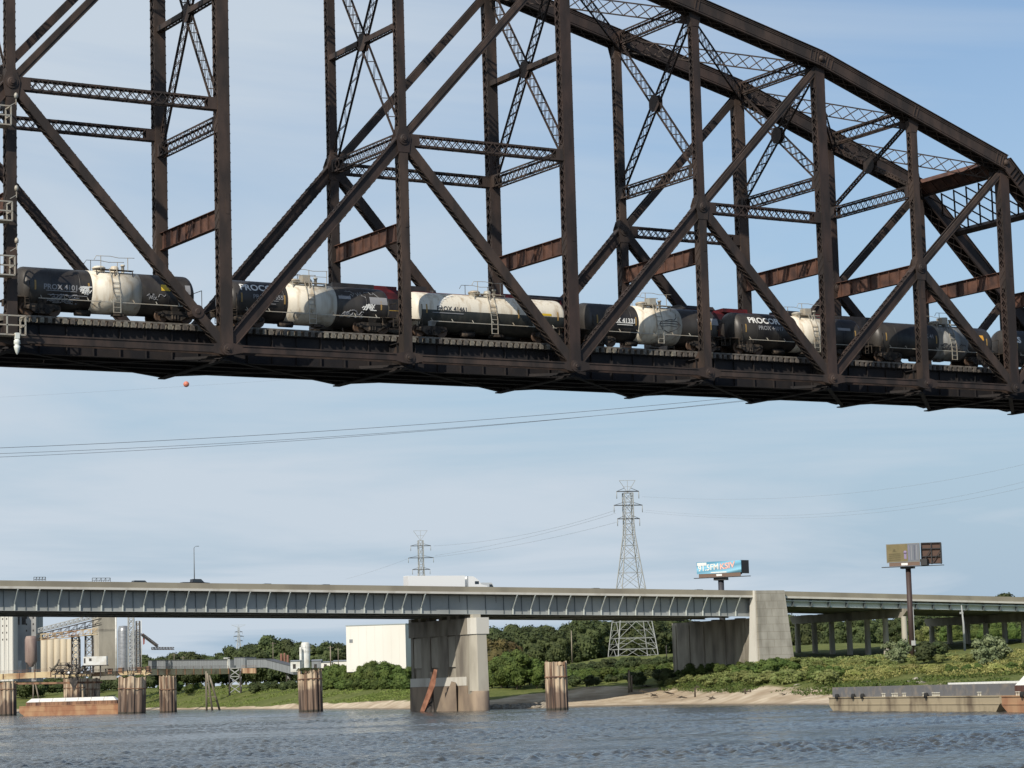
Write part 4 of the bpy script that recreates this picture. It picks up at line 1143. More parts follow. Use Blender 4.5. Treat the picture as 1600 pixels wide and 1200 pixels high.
FORMC = mat('formwork_concrete', (0.44, 0.415, 0.355), 0.88, 0, col2=(0.29, 0.27, 0.225), scale=.35, det=9, lo=.42, hi=.66, stretch=(1, 1, .4), bump=.15)
t = FORMC.node_tree; b = t.nodes['Principled BSDF']; src = b.inputs['Base Color'].links[0].from_socket
tcn = t.nodes.new('ShaderNodeTexCoord'); sx_ = t.nodes.new('ShaderNodeSeparateXYZ'); cx_ = t.nodes.new('ShaderNodeCombineXYZ'); t.links.new(tcn.outputs['Object'], sx_.inputs[0]); t.links.new(sx_.outputs['X'], cx_.inputs[0]); t.links.new(sx_.outputs['Z'], cx_.inputs[1])
bk = t.nodes.new('ShaderNodeTexBrick'); bk.inputs['Scale'].default_value = .13; bk.inputs['Mortar Size'].default_value = .009; bk.inputs['Mortar Smooth'].default_value = .3; bk.inputs['Color1'].default_value = (1, 1, 1, 1); bk.inputs['Color2'].default_value = (.88, .88, .88, 1); bk.inputs['Mortar'].default_value = (.70, .68, .65, 1); t.links.new(cx_.outputs[0], bk.inputs['Vector'])
mm = t.nodes.new('ShaderNodeMix'); mm.data_type = 'RGBA'; mm.blend_type = 'MULTIPLY'; mm.inputs['Factor'].default_value = 1; t.links.new(src, mm.inputs['A']); t.links.new(bk.outputs['Color'], mm.inputs['B']); t.links.new(mm.outputs['Result'], b.inputs['Base Color'])
# land pier ---------------------------------------------------------------
TM2 = (T2a + T2b) / 2
lp = thing('bridge_pier', 'massive flared concrete pier rising to the road at the end of the girders', 'bridge pier', pier_frame(TM2), RZ)
g2 = 8.8; zt2 = Ztop(TM2) + .05; hw2 = (T2b - T2a) / 2
mb = MB()
def quad(x0, x1, n0, n1): return [(x0, n0), (x1, n0), (x1, n1), (x0, n1)]
loft(mb, quad(-hw2 * 1.12, hw2 * 1.38, -2.6, 2.2), g2 - 2, quad(-hw2, hw2, -1.2, .9), zt2); part('pylon', mb, FORMC, lp)
mb = MB(); loft(mb, quad(-hw2 * 1.20, -hw2 * 1.04, -1.5, 2.4), g2 - 2, quad(-hw2 * 1.06, -hw2 * .92, -.7, 1.2), zt2 + .02); part('pilaster', mb, CONCW, lp)
mb = MB(); zz = Ztop(TM2) - GD - .35
mb.box((-2.6, 1.2, g2 - 3), (2.4, 41.5, zz)); part('wall', mb, CONCD, lp)
for n_ in (7, 16, 26, 33, 39.5):
    mb = MB(); mb.box((-2.78, n_, g2 - 3), (-2.6, n_ + 1.0, zz - .6)); part('pilaster', mb, CONCD, lp)
for n_ in (2.0, 12, 23, 33.5):
    mb = MB(); mb.box((-1.2, n_, zz), (1.2, n_ + 1.6, zz + .3)); part('bearing_block', mb, CONCD, lp)

# approach bents ------------------------------------------------------------
def bent(tb, label, gzv):
    o = thing('pier_bent', label, 'bridge pier', pier_frame(tb), RZ, 'bents under the approach viaduct')
    zc = Ztop(tb) - 3.8
    mb = MB(); mb.prism([(-.6, -1.0, zc - .55), (-.6, 1.2, zc - 2.2), (-.6, 50.4, zc - 2.2), (-.6, 51.5, zc - 1.0), (-.6, 51.5, zc), (-.6, -1.0, zc)], (1.3, 0, 0)); part('bent_cap', mb, CONCD, o)
    for i in range(7):
        n_ = 1.1 + i * 8.0; mb = MB(); mb.lathe([(.85, gzv - 3), (.72, zc - 1.9)], (0, n_, 0), 'Z', 18); part('column', mb, CONC, o)
    for i in range(7):
        mb = MB(); mb.box((-.5, .7 + i * 7.6, zc), (.5, 1.5 + i * 6.8, zc + .1)); part('bearing_block', mb, CONCD, o)
bent(tpx(1415), 'first bent of round columns right of the flared pier, near column sunlit', 8)
bent(tpx(1632), 'second bent of round columns at the right edge', 8)
bent(tpx(1860), 'third bent of round columns beyond the right edge', 8)

# light poles, sign gantries
def lampp(px, pytop, label, n_=.2, base=None):
    t_ = tpx(px); q = hpt(t_, n_, Ztop(t_) - .2); D = (q - CAM).dot(CW); h = P(px, pytop, D).z - q.z
    o = thing('street_lamp', label, 'street lamp', tuple(q)); mb = MB(); mb.tube([(0, 0, 0), (0, 0, h)], [.14, .08], 8); part('pole', mb, mat('grey_lamp_pole', (.12, .13, .13), .5), o)
    mb = MB(); mb.tube([(0, 0, h - .1), (.2, -.1, h + .25), (.6, -.3, h + .35)], .05, 6); mb.cbox((.8, -.35, h + .33), (.5, .25, .12)); part('lamp_arm', mb, mat('grey_lamp_pole', (.12, .13, .13), .5), o)
lampp(351, 854, 'tall grey street lamp standing on the highway bridge beside a dark pickup', 18)
for px, w_, lab in ((131, 46, 'grey sign gantry back showing over the barrier at the left edge'), (231, 66, 'open steel sign gantry back showing over the barrier left of the cars')):
    t_ = tpx(px); q = hpt(t_, 30, Ztop(t_) - 1.2); o = thing('sign_gantry', lab, 'road sign', tuple(q), RZ); mb = MB(); hh = 1.2 + 9 * q.length / q.length * .1 + 1.6
    W2 = 1.4 if px < 150 else 2.2
    for z in (hh, hh - .5, hh - 1.6): mb.bar((-W2, 0, z), (W2, 0, z), .12)
    for i in range(5): mb.bar((-W2 + i * W2 / 2, 0, 0), (-W2 + i * W2 / 2, 0, hh), .1)
    for i in range(4): mb.bar((-W2 + i * W2 / 2, .1, hh - 1.6), (-W2 + (i + 1) * W2 / 2, .1, hh), .07)
    part('gantry_frame', mb, mat('grey_lamp_pole', (.12, .13, .13), .5), o)

# ---------------------------------------------------------------- vehicles
TRW = mat('white_trailer_paint', (.95, .95, .93), .35); TYRE = mat('tyre_rubber', (.02, .02, .02), .9); CHR = mat('chrome_trim', (.5, .5, .5), .25, .8)
def vwheel(o, x, y, r=.36, w=.25):
    mb = MB(); mb.lathe([(r * .5, -w / 2), (r, -w / 2 + .03), (r, w / 2 - .03), (r * .5, w / 2)], (x, y, r), 'Y', 16); wq = part('wheel', mb, TYRE, o)
    mb = MB(); mb.lathe([(.01, -w / 2 + .02), (r * .5, -w / 2 + .01), (r * .5, w / 2 - .01), (.01, w / 2 - .02)], (x, y, r), 'Y', 12); part('rim', mb, CHR, wq)
def on_deck(px, n_): t_ = tpx(px); q = hpt(t_, n_, Ztop(t_) - 1.19); return tuple(q)
def truck(px, n_, label):
    o = thing('articulated_lorry', label, 'truck', on_deck(px, n_), RZ)
    mb = MB(); mb.box((-13.9, -1.28, 1.15), (1.2, 1.28, 4.05)); part('trailer_box', mb, TRW, o)
    mb = MB(); mb.box((-13.9, -1.2, .95), (1.0, 1.2, 1.15)); mb.box((-12.5, -1.1, .5), (-9.5, 1.1, .95)); mb.box((-4, -1.1, .45), (-3.7, 1.1, 1.0)); part('chassis', mb, TYRE, o)
    mb = MB(); mb.box((-13.93, -1.25, 1.2), (-13.9, 1.25, 4.0)); part('rear_door', mb, mat('door_grey', (.6, .6, .6), .4), o)
    mb = MB()
    mb.prism([(2.1, -1.2, .7), (7.2, -1.2, .7), (7.3, -1.2, 1.6), (5.6, -1.2, 1.95), (4.9, -1.2, 3.0), (3.6, -1.2, 3.85), (2.1, -1.2, 3.9)], (0, 2.4, 0)); part('cab', mb, TRW, o)
    mb = MB(); mb.prism([(5.62, -1.1, 2.0), (5.0, -1.1, 2.95), (4.96, -1.1, 2.9), (5.55, -1.1, 1.98)], (0, 2.2, 0)); mb.box((3.9, -1.215, 2.0), (5.0, -1.2, 2.7)); mb.box((3.9, 1.2, 2.0), (5.0, 1.215, 2.7)); part('cab_window', mb, GLASS, o)
    mb = MB(); mb.box((1.3, -.9, .8), (2.1, .9, 1.1)); mb.bar((2.0, -1.15, 1.0), (2.0, -1.15, 3.9), .15); part('exhaust', mb, CHR, o)
    for x in (-12, -10.8, 2.2, 3.4, 6.3):
        for y in (-1.05, 1.05): vwheel(o, x, y, .52, .4)
    return o
tk = truck(735, 6, 'white articulated lorry with a long box trailer crossing the highway bridge')
tk['label'] = 'white articulated lorry with a long box trailer crossing the highway bridge'
def car(px, n_, label, col, kind='sedan', h=1.45, L=4.6):
    m = mat('car_paint_' + kind + '_' + ''.join(str(int(c * 99)) for c in col), col, .3, .3)
    o = thing({'sedan': 'car', 'suv': 'car', 'pickup': 'pickup_truck', 'van': 'van'}[kind], label, {'sedan': 'car', 'suv': 'car', 'pickup': 'pickup truck', 'van': 'van'}[kind], on_deck(px, n_), RZ)
    mb = MB(); w = .9
    if kind == 'sedan': body = [(-2.3, .3), (2.3, .3), (2.35, .75), (1.3, .95), (.5, 1.42), (-1.0, 1.45), (-1.8, 1.02), (-2.3, .95)]; gl = [(1.2, .97), (.48, 1.38), (-.98, 1.41), (-1.65, 1.03)]
    elif kind == 'suv': body = [(-2.3, .35), (2.3, .35), (2.35, .95), (1.2, 1.1), (.5, 1.7), (-1.9, 1.72), (-2.3, 1.1)]; gl = [(1.1, 1.12), (.48, 1.63), (-1.85, 1.65), (-2.1, 1.14)]
    elif kind == 'pickup': body = [(-2.9, .5), (2.8, .5), (2.85, 1.2), (1.7, 1.3), (1.0, 1.95), (-.7, 1.98), (-.8, 1.35), (-2.9, 1.35)]; gl = [(1.6, 1.32), (.98, 1.88), (-.68, 1.9), (-.72, 1.36)]
    else: body = [(-3.0, .4), (3.0, .4), (3.1, 1.3), (2.3, 1.5), (1.7, 2.7), (-3.0, 2.75)]; gl = [(2.2, 1.52), (1.72, 2.3), (1.0, 2.3), (1.0, 1.52)]
    s_ = 1.12 if kind == 'pickup' else 1
    mb.prism([(a * s_, -w, b_ * s_) for a, b_ in body], (0, 2 * w, 0)); part('body', mb, m, o)
    for y in (-w - .012, w): 
        mb = MB(); mb.prism([(a * s_, y, b_ * s_) for a, b_ in gl], (0, .012, 0)); part('side_window', mb, GLASS, o)
    for x in (-1.4, 1.4):
        for y in (-.8, .8): vwheel(o, x * (1.2 if kind != 'sedan' else 1), y)
    for y in (-.65, .65):
        mb = MB(); mb.cbox((2.33 * s_ if kind != 'van' else 3.05, y, .75 if kind != 'pickup' else 1.1), (.06, .3, .16)); part('headlight', mb, TRW, o)
    return o
car(229, 3, 'dark suv whose roof shows over the barrier left of the street lamp', (.03, .035, .04), 'suv')
car(313, 3, 'black pickup truck beside the street lamp on the highway bridge', (.015, .015, .018), 'pickup')
car(428, 3.5, 'low dark car roof over the barrier midway between pickup and lorry', (.03, .03, .03), 'sedan')
car(520, 3.5, 'dark car roof over the barrier just left of the white lorry', (.04, .045, .05), 'sedan')
car(788, 10, 'white van just ahead of the white articulated lorry', (.75, .75, .73), 'van')
car(943, 3.5, 'small dark car roof left of the tall pylon on the highway bridge', (.04, .04, .04), 'sedan')
car(1105, 3.5, 'dark car roof in front of the blue billboard pole', (.02, .02, .02), 'sedan')
# ================================================================ vegetation
def leafmat(name, c1, c2, sc=.35, ov=.22):
    m = mat(name, c1, .75, 0, col2=c2, scale=sc, det=3, lo=.35, hi=.65, objvar=ov, spec=.25)
    return m
LDARK = leafmat('dark_green_leaves', (0.034, 0.050, 0.018), (0.075, 0.095, 0.033))
LMID = leafmat('mid_green_leaves', (0.045, 0.075, 0.016), (0.10, 0.135, 0.032))
LLITE = leafmat('light_green_leaves', (0.10, 0.13, 0.035), (0.22, 0.24, 0.085))
LSILV = leafmat('silvery_green_leaves', (0.13, 0.17, 0.08), (0.27, 0.32, 0.17))
LBRN = leafmat('olive_brown_leaves', (0.055, 0.05, 0.016), (0.12, 0.095, 0.035))
LYEL = leafmat('yellow_green_weeds', (0.15, 0.165, 0.04), (0.32, 0.31, 0.11))
BARK = mat('grey_bark', (0.10, 0.085, 0.065), .95, 0, col2=(.05, .04, .03), scale=2)
def crown_mesh(name, m, R_, H_, nleaf, leaf, seed, zmin=.25, lobes=9, gap=.15, core=True):
    "crown of leaf clumps on uneven lobes; origin at the foot"
    r = random.Random(seed); mb = MB(); lb = []
    for i in range(lobes):
        a = r.uniform(0, 6.283); rad = R_ * r.uniform(.0, .62); z = H_ * (zmin + (1 - zmin) * r.uniform(.18, .82))
        s_ = r.uniform(.17, .36) * (9 / lobes) ** .15; k = 1 - abs((z / H_ - .5)) * .6
        lb.append((V((rad * 1.25 * math.cos(a) * k, rad * 1.25 * math.sin(a) * k, z)), R_ * s_, H_ * (1 - zmin) * s_ * .42))
    if core: lb.append((V((0, 0, H_ * (zmin + (1 - zmin) * .5))), R_ * .62, H_ * (1 - zmin) * .40))
    lb.append((V((R_ * r.uniform(-.2, .2), R_ * r.uniform(-.2, .2), H_ * .84)), R_ * .36, H_ * .15))
    tot = sum(q[1] ** 2 for q in lb)
    for c, rx, rz in lb:
        n = int(nleaf * rx * rx / tot)
        for i in range(n):
            u = r.uniform(-1, 1); a = r.uniform(0, 6.283); s_ = math.sqrt(1 - u * u)
            d = V((s_ * math.cos(a), s_ * math.sin(a), u)); rr = r.uniform(.80, 1.06) if r.random() > gap else r.uniform(1.0, 1.22)
            p = c + V((d.x * rx * rr, d.y * rx * rr, d.z * rz * rr))
            if p.z < H_ * .02: p.z = H_ * .02 + r.uniform(0, .1)
            nn = (d + V((r.uniform(-.7, .7), r.uniform(-.7, .7), r.uniform(-.2, .9)))).normalized()
            t1 = nn.cross(V((r.uniform(-1, 1), r.uniform(-1, 1), r.uniform(-1, 1)))).normalized(); t2 = nn.cross(t1)
            l = leaf * r.uniform(.6, 1.35)
            k = len(mb.v); mb.v += [tuple(p + t1 * l), tuple(p + t2 * l * .6), tuple(p - t1 * l), tuple(p - t2 * l * .6)]
            mb.f.append((k, k + 1, k + 2, k + 3)); mb.m.append(0); mb.sm.append(False)
        if core:
            k = len(mb.v); nu, nv = 5, 8
            for iu in range(nu + 1):
                ph = math.pi * iu / nu
                for iv in range(nv):
                    th = 6.283 * iv / nv; q = .86 + .1 * r.random()
                    mb.v.append(tuple(c + V((rx * q * math.sin(ph) * math.cos(th), rx * q * math.sin(ph) * math.sin(th), rz * q * math.cos(ph)))))
            for iu in range(nu):
                for iv in range(nv):
                    mb.f.append((k + iu * nv + iv, k + iu * nv + (iv + 1) % nv, k + (iu + 1) * nv + (iv + 1) % nv, k + (iu + 1) * nv + iv)); mb.m.append(0); mb.sm.append(False)
    return mb.mesh(name, m)
def trunk_mesh(R_, H_, seed):
    r = random.Random(seed); mb = MB()
    mb.tube([(0, 0, -1), (.1, .05, H_ * .2), (.0, .15, H_ * .45), (.1, 0, H_ * .75)], [H_ * .030, H_ * .024, H_ * .018, H_ * .006], 7)
    for i in range(6):
        a = r.uniform(0, 6.28); z = H_ * r.uniform(.22, .55)
        mb.tube([(0, 0, z), (R_ * .3 * math.cos(a), R_ * .3 * math.sin(a), z + H_ * .12), (R_ * .6 * math.cos(a), R_ * .6 * math.sin(a), z + H_ * .22)], [H_ * .011, H_ * .007, H_ * .003], 5)
    return mb.mesh('trunk', BARK)
PROTO = {}
def proto(kind, i):
    key = (kind, i)
    if key in PROTO: return PROTO[key]
    sd_ = hash(kind) % 1 + i * 13 + {'far': 1, 'mid': 200, 'brown': 400, 'shrub': 600, 'lshrub': 800, 'silver': 1000, 'weed': 1200, 'dshrub': 1400, 'cotton': 1600}[kind]
    if kind == 'far': c = crown_mesh('crown', LDARK, 6.5, 13, 3600, .42, sd_, .0, 30)
    elif kind == 'mid': c = crown_mesh('crown', LMID, 5.0, 10, 3400, .32, sd_, .0, 28)
    elif kind == 'cotton': c = crown_mesh('crown', LLITE, 5.0, 10, 3400, .32, sd_, .0, 28)
    elif kind == 'brown': c = crown_mesh('crown', LBRN, 5.0, 11, 3400, .33, sd_, .0, 28)
    elif kind == 'shrub': c = crown_mesh('foliage', LMID, 2.6, 3.6, 1700, .21, sd_, .0, 18)
    elif kind == 'dshrub': c = crown_mesh('foliage', LDARK, 2.8, 3.8, 1700, .22, sd_, .0, 18)
    elif kind == 'lshrub': c = crown_mesh('foliage', LLITE, 2.4, 2.8, 1600, .19, sd_, .0, 16)
    elif kind == 'silver': c = crown_mesh('foliage', LSILV, 2.4, 4.0, 1000, .24, sd_, .0, 20, gap=.6, core=False)
    elif kind == 'weed': c = crown_mesh('foliage', LYEL, 3.0, 1.9, 1300, .19, sd_, .0, 8, gap=.4)
    t_ = trunk_mesh(*{'far': (6.5, 13), 'mid': (5, 10), 'brown': (5, 11), 'cotton': (5, 10)}[kind], sd_) if kind in ('far', 'mid', 'brown', 'cotton') else None
    PROTO[key] = (c, t_)
    return PROTO[key]
def plant(kind, px, D, sc, label, group, szz=1.0, cat=None, name=None, off=0.0, h=None):
    c, t_ = proto(kind, rnd.randrange(3))
    p = ground(px, D, off)
    g_ = xy_ground(p.x, p.y); p.z = g_ + off
    tree = kind in ('far', 'mid', 'brown', 'cotton')
    o = thing(name or ('broadleaf_tree' if tree else 'shrub'), label, cat or ('tree' if tree else 'shrub'), tuple(p), rnd.uniform(0, 6.28), group)
    o.scale = (sc, sc, sc * szz)
    a = bpy.data.objects.new('crown' if tree else 'foliage', c); COL.objects.link(a); a.parent = o
    if t_: b_ = bpy.data.objects.new('trunk', t_); COL.objects.link(b_); b_.parent = o
    return o
def xy_ground(x, y):
    px, D = xy2pd(x, y); return gz(px, D)
NH = {'far': 13.6, 'mid': 10.4, 'brown': 11.4, 'cotton': 10.4, 'shrub': 3.9, 'dshrub': 4.1, 'lshrub': 3.0, 'silver': 4.4, 'weed': 2.1}
def row(kind, x0, x1, Ds, tops, step, label, group, jit=.18, wide=1.0, off=0.0):
    "a belt of plants whose tops follow the given photo rows"
    x = x0
    while x < x1:
        px = x + rnd.uniform(-.4, .4) * step; D = rnd.uniform(*Ds)
        if Ds[1] < 10:
            pr_ = colprof(px); q_ = int(D); D = pr_[q_][0] + (D - q_) * (pr_[q_ + 1][0] - pr_[q_][0])
        for (a, ya), (b_, yb) in zip(tops[:-1], tops[1:]):
            if a <= px <= b_ or (a, ya) == tops[-2] and px > b_: 
                ty = ya + (yb - ya) * (px - a) / (b_ - a); break
        else: ty = tops[0][1]
        hgt = P(px, ty, D).z - gz(px, D)
        hgt *= rnd.uniform(1 - jit, 1 + jit * .35)
        if hgt > .5:
            s_ = hgt / NH[kind] ; base = max(.55, s_)
            k = kind
            plant(k, px, D, base * wide, label, group, hgt / NH[kind] / (base * wide), off=off)
        x += step
G1 = 'trees of the far tree line left of the white warehouse'
for a_, b_, l_, g_ in ((222, 290, 'low dark tree of the distant line just right of the silver bins', 'distant trees right of the silver bins'), (290, 365, 'dark green tree of the distant line behind the long grey shed', G1), (365, 470, 'dark green tree of the distant line behind the sloping conveyor', 'distant trees behind the sloping conveyor')):
    row('far', a_, b_, (1330, 1420), [(222, 1022), (300, 1016), (350, 1010), (395, 1005), (470, 1004)], 9.5, l_, g_)
row('far', 402, 462, (1300, 1340), [(402, 1000), (420, 985), (440, 988), (462, 1000)], 12, 'tall dark tree of the clump rising above the sloping conveyor', 'tall trees above the sloping conveyor')
row('far', 468, 560, (1250, 1330), [(468, 1003), (500, 1000), (540, 994), (560, 980)], 10, 'dark green tree between the white silo and the warehouse', 'trees between silo and warehouse')
G2 = 'trees behind the river pier and the tall pylon'
for a_, b_, l_, g_ in ((755, 868, 'dark green tree of the distant wood right of the river pier under the girders', 'distant trees right of the river pier'), (868, 950, 'dark green tree of the wood between the plain pole and the pylon legs', 'trees between plain pole and pylon'), (950, 1030, 'dark green tree of the wood directly behind the pylon legs', G2), (1030, 1075, 'dark green tree of the wood between pylon and land pier', 'trees between pylon and land pier')):
    row('far', a_, b_, (1010, 1120), [(755, 972), (800, 968), (860, 966), (880, 958), (1070, 950)], 13, l_, g_, jit=.1, off=-1.2)
row('far', 765, 900, (900, 960), [(765, 985), (830, 975), (900, 975)], 15, 'dark tree of the wood just right of the river pier', 'trees just right of the river pier', jit=.12)
row('brown', 764, 812, (705, 740), [(764, 978), (790, 985), (812, 1005)], 15, 'olive brown tree beside the right end of the river pier', 'olive brown trees beside the river pier')
row('mid', 770, 866, (680, 715), [(770, 1018), (810, 1012), (850, 1025), (866, 1035)], 12, 'bright leafy small tree between river pier and right pile', 'small trees between river pier and right pile')
G3 = 'trees behind the approach viaduct'
for a_, b_, l_, g_ in ((1215, 1268, 'dark tree of the wood between the flared pier and the first column', 'trees right of the flared pier'), (1268, 1420, 'dark green tree of the wood behind the first bent of columns', G3), (1420, 1475, 'dark tree of the wood right of the tall billboard pole', 'trees right of the billboard pole'), (1475, 1660, 'dark green tree of the wood behind the second bent', 'wood behind the second bent')):
    row('far', a_, b_, (900, 1000), [(1215, 952), (1300, 955), (1500, 945), (1520, 938), (1600, 930)], 12, l_, g_, jit=.1, off=-1.2)
row('far', 1555, 1620, (960, 1000), [(1555, 930), (1575, 922), (1620, 926)], 14, 'tree crown showing above the viaduct at the right edge', 'tree crowns above the viaduct')
row('cotton', 1425, 1480, (790, 830), [(1425, 985), (1455, 968), (1480, 985)], 15, 'pale olive tree right of the tall billboard pole', 'pale trees right of the billboard pole')
row('mid', 1480, 1640, (800, 860), [(1480, 975), (1640, 965)], 15, 'mid green tree behind the second bent', 'mid green trees behind the second bent')
row('dshrub', 20, 240, (1300, 1380), [(20, 1055), (240, 1052)], 9, 'dark green shrub on the bank behind the dock piles', 'dark shrubs behind the dock piles')
row('mid', 503, 642, (2.12, 2.3), [(503, 1040), (540, 1035), (580, 1031), (642, 1035)], 7, 'leafy tree of the dense green thicket in front of the warehouse', 'thicket in front of the warehouse', jit=.14)
row('shrub', 503, 642, (1.95, 2.08), [(503, 1060), (642, 1058)], 8, 'low shrub at the foot of the warehouse thicket', 'low shrubs at the foot of the thicket')
row('shrub', 255, 360, (1130, 1220), [(255, 1062), (300, 1064), (360, 1068)], 10, 'low shrub on the grass slope under the grey shed', 'shrubs under the grey shed')
row('dshrub', 395, 470, (1000, 1060), [(395, 1064), (430, 1062), (470, 1060)], 9, 'dark low shrub left of the tall rusty pile', 'dark shrubs left of the tall rusty pile')
row('dshrub', 848, 1058, (715, 760), [(848, 1032), (900, 1036), (960, 1026), (1058, 1022)], 8, 'dark shrub in the shade below the tall pylon', 'dark shrubs below the pylon', jit=.2)
row('dshrub', 852, 1048, (1.05, 1.75), [(852, 1058), (940, 1052), (1048, 1042)], 6, 'dark low shrub along the upper edge of the shaded beach', 'low dark shrubs above the shaded beach', jit=.35)
row('shrub', 850, 1058, (690, 712), [(850, 1046), (1058, 1034)], 8, 'shrub at the front of the shaded band below the pylon', 'front shrubs of the shaded band')
row('shrub', 1045, 1150, (1.35, 1.85), [(1045, 1052), (1080, 1034), (1120, 1032), (1150, 1040)], 8, 'leafy shrub of the large clump in front of the land pier wall', 'shrubs in front of the land pier wall')
row('lshrub', 1035, 1150, (1.05, 1.3), [(1035, 1060), (1080, 1052), (1150, 1056)], 9, 'light green shrub at the foot of the clump by the land pier', 'light shrubs at the foot of the clump')
row('shrub', 1145, 1245, (1.4, 1.9), [(1145, 1034), (1180, 1030), (1215, 1024), (1245, 1034)], 8, 'green shrub below the flared concrete pier', 'shrubs below the flared pier')
row('lshrub', 1150, 1300, (1.12, 1.45), [(1150, 1046), (1300, 1044)], 9, 'light green bush on the slope below the flared pier', 'light bushes below the flared pier')
row('lshrub', 1240, 1620, (1.7, 2.05), [(1240, 1026), (1400, 1028), (1500, 1018), (1620, 1012)], 9.5, 'light green bush on the bank under the approach viaduct', 'light bushes under the viaduct', jit=.25)
row('shrub', 1225, 1620, (1.3, 1.8), [(1225, 1038), (1400, 1040), (1620, 1030)], 15, 'green shrub among the weeds on the right bank', 'green shrubs on the right bank', jit=.3)
row('weed', 1330, 1620, (1.3, 1.8), [(1330, 1040), (1440, 1036), (1620, 1035)], 10, 'yellow green weed tuft on the right bank', 'yellow green weeds on the right bank', jit=.3)
for px, D, s_ in ((1393, 598, 1.25), (1408, 592, 1.35), (1402, 585, 1.0)): plant('silver', px, D, s_, 'silvery green bush left of the billboard pole foot', 'silvery bushes left of the billboard pole')
for px, D, s_ in ((1530, 560, 1.3), (1548, 548, 1.6), (1566, 555, 1.35), (1540, 540, 1.1)): plant('silver', px, D, s_, 'tall silvery bush near the right edge of the bank', 'tall silvery bushes near the right edge')
for px, D, s_ in ((1448, 575, 1.35), (1461, 580, 1.2), (1470, 590, 1.1)): plant('dshrub', px, D, s_, 'dark rounded bush right of the billboard pole foot', 'dark bushes right of the billboard pole')
# ground cover: tufts over the grass and weeds
def cover(name, m, x0, x1, f0, f1, n, size, seed, hmax=.5):
    r = random.Random(seed); mb = MB()
    for i in range(n):
        px = r.uniform(x0, x1); pr_ = colprof(px); d0 = pr_[1][0]; d1 = pr_[2][0]; D = d0 + (d1 - d0) * r.uniform(f0, f1)
        q = ground(px, D); z = q.z + .15
        if mno.noise(V((q.x * .05, q.y * .05, seed))) < -.12: continue
        for j in range(7):
            p = V((q.x + r.gauss(0, .5), q.y + r.gauss(0, .5), z + r.uniform(0, hmax)))
            t1 = V((r.uniform(-1, 1), r.uniform(-1, 1), r.uniform(.1, .8))).normalized() * size * r.uniform(.6, 1.3); t2 = t1.cross(V((r.uniform(-1, 1), r.uniform(-1, 1), r.uniform(-.5, 1))).normalized()) * .6
            k = len(mb.v); mb.v += [tuple(p + t1), tuple(p + t2), tuple(p - t1), tuple(p - t2)]; mb.f.append((k, k + 1, k + 2, k + 3)); mb.m.append(0); mb.sm.append(False)
    o = mb.build(name, m); tag(o, kind='stuff'); return o
tag(cover('ground_cover', LMID, 1030, 1640, -.15, .55, 4200, .26, 3), 'low green creeping plants along the top of the sandy beach', 'ground cover')
tag(cover('weeds', LYEL, 1230, 1640, .2, 1.0, 3800, .26, 5, .9), 'yellow green weeds over the right bank', 'weeds')
tag(cover('grass', leafmat('grass_blades', (.10, .14, .03), (.19, .23, .06)), 230, 760, .0, 1.1, 5200, .26, 8, .25), 'short grass on the left bank slope', 'grass')
tag(cover('weeds', LLITE, 1045, 1400, .4, 1.2, 3500, .26, 11, .8), 'light green weeds below the flared pier', 'weeds')
# rocks and driftwood
ROCK = mat('pale_rock', (.40, .36, .29), .95, 0, col2=(.24, .21, .17), scale=1.5, bump=.3)
def rock_mesh(seed):
    r = random.Random(seed); import bmesh
    b = bmesh.new(); bmesh.ops.create_icosphere(b, subdivisions=2, radius=.6)
    for v in b.verts: v.co *= 1 + .35 * mno.noise(v.co * 1.7 + V((seed, 0, 0))); v.co.z *= .6
    me = bpy.data.meshes.new('rock'); b.to_mesh(me); b.free(); me.materials.append(ROCK); return me
rks = [rock_mesh(i * 7.3) for i in range(4)]
for i in range(70):
    px = rnd.uniform(755, 855); D = colprof(px)[0][0] + rnd.uniform(0, 12); q = ground(px, D, .1)
    o = bpy.data.objects.new('rock', rnd.choice(rks)); COL.objects.link(o); o.location = q; s_ = rnd.uniform(.5, 1.5); o.scale = (s_ * 1.3, s_, s_); o.rotation_euler = (0, 0, rnd.uniform(0, 6))
    tag(o, 'pale rock of the riprap between the river pier and the right pile', 'rock', 'riprap rocks beside the river pier')
for i in range(26):
    px = rnd.uniform(1180, 1290) if i < 14 else rnd.uniform(1340, 1440); D = colprof(px)[1][0] + rnd.uniform(5, 28); q = ground(px, D, .1)
    o = bpy.data.objects.new('rock', rnd.choice(rks)); COL.objects.link(o); o.location = q; s_ = rnd.uniform(.5, 1.4); o.scale = (s_ * 1.8, s_, s_ * .7)
    tag(o, 'pale rock slab along the top of the beach' if i < 14 else 'pale rock slab behind the grey barge', 'rock', 'rock slabs on the beach' if i < 14 else 'rock slabs behind the barge')
DRIFT = mat('dark_driftwood', (.07, .055, .04), .95)
for px, dD in ((1022, 20), (1045, 24), (1065, 15), (1112, 12), (1165, 30), (1172, 28), (1226, 22), (1005, 30), (1010, 45), (1090, 40)):
    D = colprof(px)[0][0] + dD; q = ground(px, D, .1); mb = MB(); r = random.Random(px)
    for j in range(5): a = r.uniform(0, 3.14); l = r.uniform(.5, 1.6); mb.tube([(-l * math.cos(a), -l * math.sin(a), .05), (0, 0, r.uniform(.15, .5)), (l * math.cos(a), l * math.sin(a), r.uniform(.1, .9))], [.09, .12, .04], 5)
    o = mb.build('driftwood', DRIFT, loc=q); tag(o, 'dark tangle of driftwood lying on the sandy beach', 'driftwood', 'driftwood on the beach')
